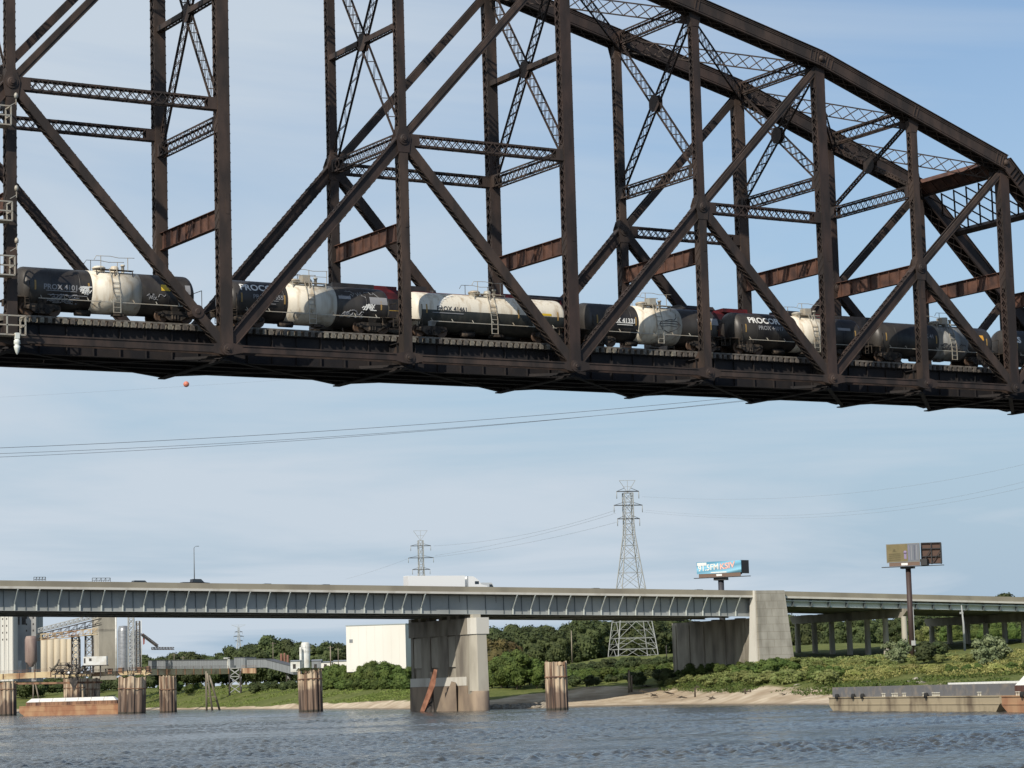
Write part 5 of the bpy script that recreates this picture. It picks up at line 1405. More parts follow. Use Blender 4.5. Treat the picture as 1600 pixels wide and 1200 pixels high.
# ================================================================ piles, barges, grain terminal, towers, billboards
RSTP = mat('rusty_sheet_pile', (0.30, 0.17, 0.10), .85, 0, col2=(0.10, 0.055, 0.04), scale=.5, det=9, lo=.42, hi=.62, stretch=(1, 1, .18), bump=.2)
RSTL = mat('bleached_rust', (0.55, 0.40, 0.25), .85, 0, col2=(0.26, 0.13, 0.075), scale=.6, det=9, lo=.40, hi=.62, stretch=(1, 1, .12))
WOOD = mat('grey_timber', (.30, .26, .20), .95, 0, col2=(.13, .11, .085), scale=1.2, stretch=(1, 1, .1))
BLKM = mat('dark_machinery', (.035, .032, .03), .8, 0, col2=(.12, .10, .085), scale=.8, lo=.45, hi=.7)
CREAM = mat('cream_rusty_walkway', (.62, .50, .30), .8, 0, col2=(.30, .17, .09), scale=.12, det=7, lo=.50, hi=.66)
GREYM = mat('grey_metal_cladding', (.25, .27, .28), .6, 0, col2=(.19, .20, .21), scale=.3, stretch=(4, 4, .1))
GALT = mat('galvanised_tower', (.36, .37, .36), .6, .1)
def wl(px, py):
    "depth where photo point (px,py) meets the water"
    d = P(px, py, 1.0) - CAM; return -CAM.z / d.z
def pile_mat(key, h, split):
    "sheet piling: bleached and streaked above, dark and wet looking below, one uneven boundary"
    m = bpy.data.materials.new('sheet_pile_rust'); m.use_nodes = True; t = m.node_tree; b = t.nodes['Principled BSDF']; b.inputs['Roughness'].default_value = .85
    tcn = t.nodes.new('ShaderNodeTexCoord'); off = sum(map(ord, key)) % 97
    def no(sc, st, det=8):
        mp = t.nodes.new('ShaderNodeMapping'); mp.inputs['Scale'].default_value = st; mp.inputs['Location'].default_value = (off, off * .3, 0); t.links.new(tcn.outputs['Object'], mp.inputs[0])
        n_ = t.nodes.new('ShaderNodeTexNoise'); n_.inputs['Scale'].default_value = sc; n_.inputs['Detail'].default_value = det; t.links.new(mp.outputs[0], n_.inputs['Vector']); return n_.outputs['Fac']
    def rp(src, a, c1, b_, c2):
        r_ = t.nodes.new('ShaderNodeValToRGB'); r_.color_ramp.elements[0].position = a; r_.color_ramp.elements[0].color = (*c1, 1); r_.color_ramp.elements[1].position = b_; r_.color_ramp.elements[1].color = (*c2, 1); t.links.new(src, r_.inputs[0]); return r_.outputs[0]
    streak = no(1.1, (1, 1, .07)); blot = no(.45, (1, 1, .6))
    up = rp(streak, .40, (.17, .10, .065), .60, (.56, .45, .32)); lo_ = rp(streak, .38, (.055, .04, .034), .64, (.22, .155, .115))
    sp = t.nodes.new('ShaderNodeSeparateXYZ'); t.links.new(tcn.outputs['Object'], sp.inputs[0])
    a1 = t.nodes.new('ShaderNodeMath'); a1.operation = 'MULTIPLY_ADD'; a1.inputs[1].default_value = h * .9; t.links.new(blot, a1.inputs[0]); t.links.new(sp.outputs['Z'], a1.inputs[2])
    a2 = t.nodes.new('ShaderNodeMath'); a2.operation = 'MULTIPLY_ADD'; a2.inputs[1].default_value = h * .5; t.links.new(streak, a2.inputs[0]); t.links.new(a1.outputs[0], a2.inputs[2])
    mr = t.nodes.new('ShaderNodeMapRange'); mr.inputs['From Min'].default_value = h * (split + .60); mr.inputs['From Max'].default_value = h * (split + .78); t.links.new(a2.outputs[0], mr.inputs['Value'])
    mx_ = t.nodes.new('ShaderNodeMix'); mx_.data_type = 'RGBA'; t.links.new(mr.outputs[0], mx_.inputs['Factor']); t.links.new(lo_, mx_.inputs['A']); t.links.new(up, mx_.inputs['B'])
    wet = t.nodes.new('ShaderNodeMapRange'); wet.inputs['From Min'].default_value = .3; wet.inputs['From Max'].default_value = .7; t.links.new(sp.outputs['Z'], wet.inputs['Value'])
    mw = t.nodes.new('ShaderNodeMix'); mw.data_type = 'RGBA'; mw.inputs['A'].default_value = (.05, .045, .035, 1); t.links.new(wet.outputs[0], mw.inputs['Factor']); t.links.new(mx_.outputs['Result'], mw.inputs['B'])
    t.links.new(mw.outputs['Result'], b.inputs['Base Color'])
    return m
def cell(px, w_px, pytop, D, label, name='mooring_pile', corr=14, m=RSTP, m2=RSTL, group=None, split=.5):
    q = PZ(px, D, 0); r = w_px * D / FPX / 2; h = P(px, pytop, D).z
    o = thing(name, label, 'pile', (q.x, q.y, 0), VIEWROT, group)
    js = sum(map(ord, label)); o.rotation_euler = (R((js % 7 - 3) * .35), R((js % 5 - 2) * .5), VIEWROT + js % 6)
    for nm, z0, z1, mm in (('shell', -1.5, h, pile_mat(label, h, split)),):
        mb = MB(); n = corr * 6; prof = []
        k = len(mb.v)
        def rad(i): 
            ph = (i % 6) / 6; return r * (1.0 if ph < .45 else .89) * (1.0 if z0 < 0 else .995)
        for z in (z0, z1):
            for i in range(n):
                a = 2 * math.pi * i / n; zz = z + (.03 * h * mno.noise(V((i * .21 + js, 0, 0))) * 2 - (.09 * h if (i * 7 // n + js) % 5 == 0 else 0) if z == h else 0); mb.v.append((rad(i) * math.cos(a), rad(i) * math.sin(a), zz))
        for i in range(n): mb.f.append((k + i, k + (i + 1) % n, k + n + (i + 1) % n, k + n + i)); mb.m.append(0); mb.sm.append(False)
        kk = len(mb.v); mb.v += [(r * .9 * math.cos(2 * math.pi * i / 24), r * .9 * math.sin(2 * math.pi * i / 24), h * .93) for i in range(24)]; mb.f.append(tuple(kk + i for i in range(24))); mb.m.append(0); mb.sm.append(False)
        part(nm, mb, mm, o)
    mb = MB(); zr = h * (.62 + .05 * (js % 4)); mb.lathe([(r * 1.0, zr), (r * 1.025, zr + .05), (r * 1.025, zr + .3), (r * 1.0, zr + .35)], (0, 0, 0), 'Z', 40); part('wale_ring', mb, RSTP, o)
    mb = MB(); a = -1.9 - VIEWROT * 0 - (js % 6)
    for da in (-.06, .06): mb.bar((r * 1.03 * math.cos(a + da * 3 / r), r * 1.03 * math.sin(a + da * 3 / r), .4), (r * 1.03 * math.cos(a + da * 3 / r), r * 1.03 * math.sin(a + da * 3 / r), h), .08)
    part('ladder', mb, RSTP, o)
    return o
cell(486, 38, 1047, wl(486, 1112), 'rusty round sheet pile cell standing in the river left of the white warehouse thicket', split=.62)
o = cell(871, 35, 1034, wl(871, 1109.5), 'rusty round sheet pile cell standing in the river right of the concrete pier', split=.48)
cell(263, 27, 1056, 905, 'rust red pile cell right of the dock, with a ladder of brick red patches', split=.5)
cell(206, 44, 1058, 900, 'wide dark rusted pile cell right of the covered barge', split=.7, corr=10)
cell(8, 36, 1066, 1000, 'rusty pile cell at the left edge under the dock', split=.45)
cell(117, 34, 1060, 1090, 'rusty pile cell behind the covered barge, left one', corr=10)
cell(143, 26, 1060, 1120, 'rusty pile cell behind the covered barge, right one', corr=9)
# vegetation cap on the tall pile
pc = PZ(486, wl(486, 1112), 0); hh = P(486, 1047, wl(486, 1112)).z
mb = MB(); r = random.Random(2)
for i in range(900):
    a = r.uniform(0, 6.28); rr_ = 4.0 * math.sqrt(r.random()); p = V((rr_ * math.cos(a), rr_ * math.sin(a), r.uniform(-.2, .55)))
    t1 = V((r.uniform(-1, 1), r.uniform(-1, 1), r.uniform(0, 1))).normalized() * .22; t2 = t1.cross(V((r.uniform(-1, 1), r.uniform(-1, 1), 1)).normalized()) * .7
    k = len(mb.v); mb.v += [tuple(p + t1), tuple(p + t2), tuple(p - t1), tuple(p - t2)]; mb.f.append((k, k + 1, k + 2, k + 3)); mb.m.append(0); mb.sm.append(False)
o = mb.build('creeping_plants', LDARK, loc=(pc.x, pc.y, hh)); tag(o, 'dark green plants growing on top of the rusty pile', 'plants', kind='stuff')
def timber(pts, label, name='timber_dolphin', m=WOOD, r0=.35, brace=None, cat='timber posts'):
    D = pts[0][2]; b0 = PZ(pts[0][0], D, 0); o = thing(name, label, cat, (b0.x, b0.y, 0), 0)
    for (xa, ya, Da, xb, yb, Db) in [(a[0], a[1], a[2], a[3], a[4], a[5]) for a in pts]:
        mb = MB(); mb.tube([P(xa, ya, Da) - V((b0.x, b0.y, 0)), P(xb, yb, Db) - V((b0.x, b0.y, 0))], [r0, r0 * .8], 7); part('post', mb, m, o)
    if brace:
        mb = MB(); mb.bar(P(*brace[0]) - V((b0.x, b0.y, 0)), P(*brace[1]) - V((b0.x, b0.y, 0)), .3); part('cross_beam', mb, m, o)
D = 950
timber([(323, 1113, D, 322, 1049, D), (332, 1113, D, 324, 1052, D), (344, 1112, D + 3, 327, 1055, D)], 'leaning grey timber posts standing in the water right of the dock', brace=((322, 1088, D), (338, 1089, D)), r0=.42)
D = 640
timber([(983, 1082, D, 982.5, 1047, D), (987, 1081, D, 986.5, 1055, D)], 'pair of broken grey timber posts standing on the beach', 'timber_stub', r0=.3)
timber([(1086, 1089, 585, 1086, 1074, 585)], 'short dark post stub on the beach below the green clump', 'post_stub', DRIFT, .2)
for px in (1165, 1173): timber([(px, 1087, 565, px - 1, 1077, 565)], ('left' if px < 1170 else 'right') + ' one of two small weed covered stubs on the beach', 'post_stub', DRIFT, .25)
timber([(52, 1098, 1180, 52, 1066, 1180), (62, 1098, 1180, 55, 1067, 1180)], 'thin timber frame under the dock between the left piles', r0=.4)
# bent sheet steel and concrete fin before the river pier
def on_pier(t_, n_, z): return H0 + AX * (T1 + t_) + NA * n_ + V((0, 0, z))
mb = MB(); D = dep(T1) + 2
A = [P(663, 1112, D), P(672, 1095, D), P(680, 1070, D - 1), P(683, 1047, D), P(678, 1046, D), P(673, 1062, D), P(667, 1082, D), P(656, 1112, D)]
b0 = PZ(665, D, 0); A = [a - V((b0.x, b0.y, 0)) for a in A]
mb.prism(A, CW * 1.2)
o = thing('bent_sheet_pile', 'bent rusty sheet pile plate leaning in front of the river pier', 'wreckage', (b0.x, b0.y, 0)); part('plate', mb, mat('orange_rust', (.34, .16, .10), .85, 0, col2=(.2, .085, .05), scale=.6), o)
mb = MB(); mb.bar(P(677, 1112, D + 1) - V((b0.x, b0.y, 0)), P(674, 1050, D + 1) - V((b0.x, b0.y, 0)), .5, .9); mb.bar(P(660, 1108, D + 1) - V((b0.x, b0.y, 0)), P(676, 1096, D + 1) - V((b0.x, b0.y, 0)), .4, .4); mb.lathe([(1.3, -1), (1.3, 1.6), (.01, 1.7)], tuple(P(668, 1110, D + 1.5) - V((b0.x, b0.y, 0)))[:2] + (0,), 'Z', 12); part('framework', mb, BLKM, o)
mb = MB(); A = [P(688, 1112, D), P(705, 1066, D), P(712, 1068, D), P(714, 1112, D)]; b0 = PZ(700, D, 0); A = [a - V((b0.x, b0.y, 0)) for a in A]; mb.prism(A, CW * 2.0)
o = mb.build('leaning_slab', CONCT, loc=(b0.x, b0.y, 0)); tag(o, 'leaning triangular concrete slab against the river pier', 'concrete slab')

# barges -----------------------------------------------------------------
def barge(p0, p1, hullh, beam, label, hullm, deckm, cover=None, stripe=None, clut=0):
    p0 = V((p0.x, p0.y, 0)); p1 = V((p1.x, p1.y, 0)); d = p1 - p0; L = d.length; rz = math.atan2(d.y, d.x)
    o = thing('river_barge', label, 'barge', tuple(p0), rz)
    mb = MB(); mb.prism([(2.5, 0, -.5), (L - 2.0, 0, -.5), (L, 0, hullh * .5), (L, 0, hullh), (0, 0, hullh), (0, 0, hullh * .4)], (0, beam, 0)); part('hull', mb, hullm, o)
    mb = MB(); mb.box((0.05, -.12, hullh * .93), (L - .05, 0, hullh)); mb.box((.05, -.08, hullh * .45), (L - .05, 0, hullh * .5)); part('rub_rail', mb, hullm, o)
    c0 = hullh
    mb = MB(); ch = 1.3 if cover != 'open' else 1.5
    ci = .35 if cover == 'open' else .9; ce = .7 if cover == 'open' else 2.2
    mb.box((ce, ci, hullh), (L - ce, ci + .12, hullh + ch)); mb.box((ce, beam - ci - .12, hullh), (L - ce, beam - ci, hullh + ch)); mb.box((ce, ci + .12, hullh), (ce + .12, beam - ci - .12, hullh + ch)); mb.box((L - ce - .12, ci + .12, hullh), (L - ce, beam - ci - .12, hullh + ch))
    i = 2.6
    while i < L - 2.6: mb.box((i, ci - .14, hullh), (i + .14, ci, hullh + ch)); i += 1.6 if cover != 'open' else 3.7
    part('coaming', mb, deckm, o)
    if cover in ('lids', 'heap'):
        n = 7 if cover == 'lids' else 3
        for k in range(n):
            a = 2.4 + k * (L - 4.8) / n; b_ = a + (L - 4.8) / n - .15; mb = MB(); top = 1.3 if cover == 'lids' else 2.9
            ins = 1.4 if k == 0 else 0; ine = 1.4 if k == n - 1 else 0
            mb.quadbox([(a, .9, hullh + ch), (b_, .9, hullh + ch), (b_, beam - .9, hullh + ch), (a, beam - .9, hullh + ch), (a + ins, 3.4, hullh + ch + top), (b_ - ine, 3.4, hullh + ch + top), (b_ - ine, beam - 3.4, hullh + ch + top), (a + ins, beam - 3.4, hullh + ch + top)])
            part('hatch_cover', mb, mat('white_hatch_cover', (.78, .76, .70), .5, 0, col2=(.6, .55, .46), scale=.5, lo=.55, hi=.8), o)
    for k in range(clut):
        x = rnd.uniform(1, L - 1); mb = MB(); mb.lathe([(.16, 0), (.16, .4), (.25, .42), (.25, .5), (.01, .5)], (x, .35, hullh), 'Z', 8); mb.lathe([(.16, 0), (.16, .4), (.25, .42), (.25, .5), (.01, .5)], (x + .7, .35, hullh), 'Z', 8); part('bollard', mb, mat('pale_bollard', (.6, .58, .5), .7), o)
    for k in range(max(0, clut // 2)):
        x = rnd.uniform(3, L - 3); mb = MB(); mb.lathe([(.01, -.25), (.4, -.22), (.4, .22), (.01, .25)], (x, -.14, hullh + .1), 'Y', 12); part('tyre_fender', mb, TYRE, o)
    return o
TANH = mat('tan_barge_hull', (.40, .33, .22), .85, 0, col2=(.16, .12, .08), scale=.35, det=9, lo=.45, hi=.68, stretch=(1, 1, .5))
GRYB = mat('grey_barge_coaming', (.15, .15, .155), .8, 0, col2=(.24, .21, .18), scale=.7, det=7, lo=.5, hi=.7)
RSTH = mat('rust_barge_hull', (.34, .165, .09), .85, 0, col2=(.45, .27, .15), scale=.4, det=8, stretch=(1, 1, .5))
bq = barge(PZ(1296, 395, 0), PZ(1563, 335, 0), 2.15, 10.7, 'open grey and tan barge moored at the right bank', TANH, GRYB, 'open', clut=9)
b2 = barge(PZ(1566, 331, 0), PZ(1960, 270, 0), 2.15, 10.7, 'rust red barge with a domed white cover at the right edge', RSTH, mat('dark_red_coaming', (.10, .05, .04), .8), 'heap', clut=5)
b3 = barge(PZ(1462, 381, 0), PZ(1850, 330, 0), 2.6, 10.0, 'white topped barge lying behind the grey barge at the right', mat('white_barge_hull', (.55, .55, .52), .7), mat('white_coaming', (.7, .7, .67), .6), 'flat')
b4 = barge(PZ(30, 905, 0), PZ(192, 905, 0), 3.6, 10.7, 'rust brown barge with white hatch covers moored at the dock', RSTH, RSTP, 'lids')

# view aligned boxes ------------------------------------------------------
def vbox(name, label, cat, x0, x1, ytop, ybot, D, depth, m, rz=0.0, base=None):
    zb = P((x0 + x1) / 2, ybot, D).z if base is None else base; zt = P((x0 + x1) / 2, ytop, D).z
    q = PZ((x0 + x1) / 2, D, 0); w_ = (x1 - x0) * D / FPX
    o = thing(name, label, cat, (q.x, q.y, zb), VIEWROT + rz)
    return o, w_, zt - zb
# white warehouse: bright face to the camera
WPAN = mat('cream_white_panels', (.80, .78, .72), .8, 0, col2=(.74, .71, .64), scale=.05, stretch=(1, 1, .3))
D = 905; q = PZ(543, D, 0); zb = P(590, 1040, D).z - 2; z0 = P(543, 976.5, D).z; q2 = PZ(636, D - 4, 0)
rz_ = math.atan2((q2 - q).y, (q2 - q).x); wl_ = (V((q2.x, q2.y, 0)) - V((q.x, q.y, 0))).length
o = thing('warehouse', 'large windowless white warehouse left of the river pier', 'building', (q.x, q.y, zb), rz_)
z1 = P(636, 971.5, D - 4).z
mb = MB(); mb.prism([(0, 0, 0), (wl_, 0, 0), (wl_, 0, z0 - zb - .3), (0, 0, z0 - zb - .3)], (0, 30, 0)); 
part('wall', mb, WPAN, o)
mb = MB(); mb.box((-.2, -.2, z0 - zb - .3), (wl_ + .2, 30.2, z0 - zb)); part('parapet', mb, mat('blue_grey_trim', (.35, .40, .42), .6), o)
mb = MB(); 
i = 1.5
while i < wl_: mb.box((i, -.05, 0), (i + .08, -.003, z0 - zb - .35)); i += 3.0
o2 = part('panel_joint', mb, mat('panel_joint_grey', (.74, .72, .66), .8), o); o2['kind'] = 'stuff'
mb = MB(); zz = P(550, 1004, D).z - zb; mb.box((1.2, -.12, zz), (2.4, -.01, zz + 1.2)); part('louvre', mb, GREYM, o)
# silo by the plant
D = 1110
def cyl_thing(name, label, cat, px, wpx, yt, yb, D, m, dome=.3, pname='shell', legs=0):
    q = PZ(px, D, 0); zb = P(px, yb, D).z; r = wpx * D / FPX / 2; h = P(px, yt, D).z - zb; o = thing(name, label, cat, (q.x, q.y, zb), VIEWROT)
    l0 = h * .22 if legs else -2
    mb = MB(); mb.lathe([(r * .25 if legs else r, l0), (r, l0 + (r * .9 if legs else .1)), (r, h * (1 - dome * .3)), (r * .8, h - dome * r * .2), (.01, h)], (0, 0, 0), 'Z', 24); part(pname, mb, m, o)
    for k in range(legs):
        a = math.pi / 4 + k * math.pi / 2; mb = MB(); mb.bar((r * .85 * math.cos(a), r * .85 * math.sin(a), -2), (r * .85 * math.cos(a), r * .85 * math.sin(a), l0 + r), .35); part('leg', mb, BLKM, o)
    return o, r, h
WSILO = mat('white_silo_paint', (.72, .73, .70), .5, 0, col2=(.58, .56, .50), scale=.4)
o, r_, h_ = cyl_thing('storage_silo', 'white upright silo tank between the tree clump and the warehouse', 'silo', 479, 14, 1003, 1036, D, WSILO)
mb = MB()
for z in (h_ * .55, h_ * .75):
    mb.lathe([(r_ + .5, z), (r_ + .5, z + .12)], (0, 0, 0), 'Z', 16); 
    for k in range(12): a = k * .52; mb.bar(((r_ + .5) * math.cos(a), (r_ + .5) * math.sin(a), z), ((r_ + .5) * math.cos(a), (r_ + .5) * math.sin(a), z + 1.1), .08)
part('gallery', mb, GALT, o)
cyl_thing('storage_silo', 'narrow white tank attached left of the white silo', 'silo', 471.5, 4.5, 1011, 1036, D - 3, WSILO)
for i, (x, w_, yt, lab) in enumerate(((441, 4, 1021, 'rust red process pipe stack nearest the grey sloping conveyor'), (446, 3.5, 1020, 'middle rust red process pipe stack by the sloping conveyor'), (451, 4, 1023, 'right hand rust red process pipe stack left of the white silo'))):
    cyl_thing('process_stack', lab, 'stack', x, w_, yt, 1040, 1090, mat('brick_red_paint', (.22, .10, .07), .7))
for x0, x1, yt, lab, m in ((455, 470, 1031, 'low pale plant building left of the white silo', WSILO), (488, 503, 1030, 'low grey plant shed right of the white silo', GREYM), (503, 520, 1033, 'small cream shed with dark roof left of the warehouse', WPAN), (522, 543, 1031, 'cream low building touching the white warehouse', WPAN)):
    o, w_, h_ = vbox('plant_shed', lab, 'building', x0, x1, yt, 1046, 1060, 8, m)
    mb = MB(); mb.box((-w_ / 2, 0, -1), (w_ / 2, 8, h_ * .85)); part('wall', mb, m, o)
    mb = MB(); mb.prism([(-w_ / 2 - .2, -.3, h_ * .85), (-w_ / 2 - .2, 8.3, h_ * .85), (-w_ / 2 - .2, 4, h_)], (w_ + .4, 0, 0)); part('roof', mb, GREYM, o)
    mb = MB(); mb.box((-w_ / 4, -.05, .3), (-w_ / 4 + 1.2, -.005, 2.3)); part('door', mb, BLKM, o)
# utility poles
def upole(px, yt, yb, D, label, arms=True, m=None, r=.16):
    q = PZ(px, D, 0); zb = P(px, yb, D).z; h = P(px, yt, D).z - zb; o = thing('utility_pole', label, 'utility pole', (q.x, q.y, zb), VIEWROT)
    mb = MB(); mb.tube([(0, 0, -2), (0, 0, h)], [r, r * .7], 7); part('pole', mb, m or WOOD, o)
    if arms:
        mb = MB(); mb.bar((-1.3, 0, h - .6), (1.3, 0, h - .6), .12); part('crossarm', mb, WOOD, o)
for a in ((428, 1003, 1040, 1120, 'thin utility pole in front of the tall tree clump'), (518, 1009, 1040, 1000, 'stout pale utility pole left of the warehouse', True, None, .3), (530, 1012, 1040, 1000, 'thin utility pole nearest the warehouse'), (273, 1021, 1036, 1180, 'utility pole behind the long grey shed'), (287, 1025, 1036, 1180, 'short utility pole behind the grey shed roof'), (896, 985, 1026, 800, 'plain pale wooden pole standing on the grass field', False, None, .22), (1044, 1008, 1022, 800, 'short dark post on the field left of the land pier', False, BLKM, .2)):
    upole(*a)
# light pole in front of second bent
D = 640; q = PZ(1511, D, 0); zb = P(1511, 1012, D).z; h = P(1510, 945, D).z - zb
o = thing('light_pole', 'pale grey pole with a bracket standing between the viaduct bents', 'utility pole', (q.x, q.y, zb), VIEWROT); mb = MB(); mb.tube([(0, 0, -2), (0, 0, h * .55), (-.3, 0, h)], [.33, .28, .14], 8); part('pole', mb, GALT, o); mb = MB(); mb.cbox((-.4, 0, h * .82), (.9, .4, .5)); part('transformer_box', mb, GALT, o)

# long grey shed and sloping gallery on trestles
D = 1150; q = PZ(232, D, 0); q2 = PZ(357, D - 60, 0)
def gal(pA, pB, hgt, wid, label, name='conveyor_gallery', m=GREYM, cat='conveyor'):
    d = pB - pA; rz = math.atan2(d.y, d.x); L = math.hypot(d.x, d.y); o = thing(name, label, cat, tuple(pA), rz)
    mb = MB(); dz = d.z
    mb.quadbox([(0, 0, 0), (L, 0, dz), (L, wid, dz), (0, wid, 0), (0, 0, hgt), (L, 0, dz + hgt), (L, wid, dz + hgt), (0, wid, hgt)]); part('gallery_wall', mb, m, o)
    mb = MB(); mb.quadbox([(-.1, -.25, hgt), (L + .1, -.25, dz + hgt), (L + .1, wid + .25, dz + hgt), (-.1, wid + .25, hgt), (-.1, -.25, hgt + .18), (L + .1, -.25, dz + hgt + .18), (L + .1, wid + .25, dz + hgt + .18), (-.1, wid + .25, hgt + .18)]); part('roof', mb, mat('dark_shed_roof', (.09, .095, .10), .6), o)
    mb = MB(); i = 2.0
    while i < L - 1: mb.box((i, -.06, dz * i / L + .1), (i + .12, -.003, dz * i / L + hgt - .1)); i += 2.5
    x = part('cladding_rib', mb, mat('dull_zinc', (.20, .215, .225), .6), o); x['kind'] = 'stuff'
    return o
def zat(px, py, D): return P(px, py, D)
A = zat(232, 1045, 1180); B = zat(360, 1044.5, 1120); gal(A, B, (1044.5 - 1031.5) * 1150 / FPX, 5, 'long low grey corrugated shed behind the cream pipe walkway', 'conveyor_shed')
A = zat(366, 1044, 1110); B = zat(383, 1044, 1104); gal(A, B, 4.6, 6, 'grey block housing at the joint of the two sheds', 'transfer_house', GREYM, 'building')
A = zat(386, 1043, 1100); B = zat(416, 1043, 1090); gal(A, B, 3.6, 4.5, 'short level grey gallery right of the transfer house')
A = zat(416, 1043, 1090); B = zat(458, 1054, 1075); gal(A, B, 3.4, 4.5, 'sloping grey conveyor gallery going down to the right')
mb = MB(); a = zat(356, 1029, 1105); b_ = zat(363, 1044, 1105); mb.box((0, 0, -4.2), (.9, 1, .3)); mb.box((-1.6, 0, -.1), (.9, 1, .5)); o = mb.build('vent_duct', WSILO, loc=a); tag(o, 'white angled vent duct at the end of the long grey shed', 'duct')
# cream pipe walkway on the dock
def walkway(x0, y0, x1, y1, D0, D1, hpx, label, m=CREAM):
    A = P(x0, y0, D0); B = P(x1, y1, D1); d = B - A; L = math.hypot(d.x, d.y); rz = math.atan2(d.y, d.x); o = thing('dock_walkway', label, 'walkway', tuple(A), rz); h = hpx * D0 / FPX
    mb = MB(); mb.quadbox([(0, 0, 0), (L, 0, d.z), (L, 2.4, d.z), (0, 2.4, 0), (0, 0, h), (L, 0, d.z + h), (L, 2.4, d.z + h), (0, 2.4, h)]); part('box_girder', mb, m, o)
    n = max(1, int(L / 6)); mb = MB()
    for i in range(n + 1): x = L * i / n; z = d.z * i / n; mb.bar((x, -.1, z), (x, -.1, z + h), .35, .3); mb.bar((x, 0, z + h), (x, 0, z + h + 1.1), .1)
    for z in (.6, 1.1): mb.bar((0, 0, h + z), (L, 0, d.z + h + z), .09)
    part('post_rail', mb, RSTP, o)
    return o
walkway(-20, 1063, 104, 1057, 1010, 1010, 9, 'cream painted box walkway along the left of the dock')
walkway(100, 1059, 236, 1053, 1000, 1000, 6.5, 'rust stained cream walkway across the middle of the dock')
walkway(232, 1055, 357, 1053, 1010, 1060, 9, 'long cream walkway running right to the lattice trestle')
walkway(378, 1052, 400, 1052, 1060, 1060, 8, 'short orange rust walkway section right of the lattice trestle', RSTL)
mb = MB(); A = P(-20, 1069, 1005); B = P(160, 1066, 1005); mb.bar(A, B, .7, .8); o = mb.build('dock_beam', RSTP); tag(o, 'rusty horizontal beam under the cream walkway', 'beam')
# lattice trestle
def trestle(px, wpx, yt, yb, D, label, m=BLKM, n=4, name='lattice_trestle', cat='trestle'):
    q = PZ(px, D, 0); zb = P(px, yb, D).z; h = P(px, yt, D).z - zb; w_ = wpx * D / FPX / 2; o = thing(name, label, cat, (q.x, q.y, zb), VIEWROT)
    for sx in (-1, 1):
        for sy in (-1, 1): mb = MB(); mb.bar((sx * w_, sy * w_ * .6, -2), (sx * w_ * .9, sy * w_ * .6, h), .5); part('leg', mb, m, o)
    mb = MB()
    for i in range(n):
        z0 = h * i / n; z1 = h * (i + 1) / n
        for sy in (-1, 1):
            mb.bar((-w_, sy * w_ * .6, z0), (w_, sy * w_ * .6, z1), .25); mb.bar((w_, sy * w_ * .6, z0), (-w_, sy * w_ * .6, z1), .25); mb.bar((-w_, sy * w_ * .6, z1), (w_, sy * w_ * .6, z1), .3)
        for sx in (-1, 1): mb.bar((sx * w_, -w_ * .6, z0), (sx * w_, w_ * .6, z1), .22)
    part('bracing', mb, m if m is not BLKM else GALT, o)
    return o
trestle(368, 18, 1044, 1083, 1060, 'dark lattice trestle under the transfer house on the grass slope', n=3)
trestle(451, 5, 1046, 1062, 1080, 'small steel trestle under the low end of the sloping gallery', n=2)
# grain elevator group ------------------------------------------------------
D = 1180
o, w_, h_ = vbox('grain_elevator', 'tall white ribbed elevator building at the left edge', 'building', -60, 21, 935, 1055, D, 30, CONCW)
mb = MB(); mb.box((-w_ / 2, 0, -3), (w_ / 2, 22, h_)); part('wall', mb, mat('white_ribbed_wall', (.70, .69, .63), .8, 0, col2=(.60, .58, .52), scale=.5, stretch=(3, 3, .05)), o)
for i in range(11): mb = MB(); x = w_ / 2 - .6 - i * 1.9; mb.box((x, -.22, -3), (x + .35, 0, h_)); part('rib', mb, mat('white_ribbed_wall', (.7, .69, .63)), o)
for i in range(3):
    for j in range(6): mb = MB(); mb.box((w_ / 2 - 3.2 - i * 1.9, -.1, h_ * .45 + j * 3.2), (w_ / 2 - 2.8 - i * 1.9, -.002, h_ * .45 + j * 3.2 + .8)); part('slot_window', mb, BLKM, o)
o, w_, h_ = vbox('grain_elevator', 'grey concrete elevator tower right of the white ribbed building', 'building', 22, 57, 938, 1055, D + 12, 20, CONCD)
mb = MB(); mb.box((-w_ / 2, 0, -3), (w_ / 2, 18, h_)); part('wall', mb, mat('bluish_grey_concrete', (.36, .36, .35), .85, 0, col2=(.25, .25, .245), scale=.2, stretch=(1, 1, .3)), o)
for i in range(2):
    for j in range(6): mb = MB(); mb.box((w_ / 2 - 1.6 - i * 3.2, -.08, h_ * .5 + j * 3.0), (w_ / 2 - 1.0 - i * 3.2, -.002, h_ * .5 + j * 3.0 + .9)); part('window', mb, BLKM, o)
for j in range(2): mb = MB(); mb.box((-w_ / 2 + .8 + j * 3, -.08, h_ * .68), (-w_ / 2 + 2.8 + j * 3, -.002, h_ * .80)); part('louvre', mb, BLKM, o)
mb = MB(); mb.box((-w_ / 2 + 1.8, -.1, 0), (-w_ / 2 + 3.6, -.002, 7)); part('door', mb, WSILO, o)
cyl_thing('surge_bin', 'rusty purple brown bin on a steel frame before the grey tower', 'bin', 49, 19, 993, 1056, 1120, mat('rust_mauve_bin', (.24, .17, .15), .7, 0, col2=(.33, .25, .21), scale=.5, stretch=(1, 1, .2)), legs=4)
silos = []
for i in range(6):
    x = 70 + i * 10.2
    o, _, _ = cyl_thing('concrete_silo', 'tan fluted concrete silo of the row below the conveyor bridge', 'silo', x, 11.6, 998, 1052, 1100, mat('tan_silo_concrete', (.52, .45, .33), .85, 0, col2=(.42, .36, .27), scale=.3, stretch=(1, 1, .2)), dome=.05)
    o['group'] = 'row of tan concrete silos'
o, w_, h_ = vbox('headhouse', 'tall concrete headhouse with cream left side and grey right side', 'building', 149, 181, 945, 1052, D - 10, 18, CONCD)
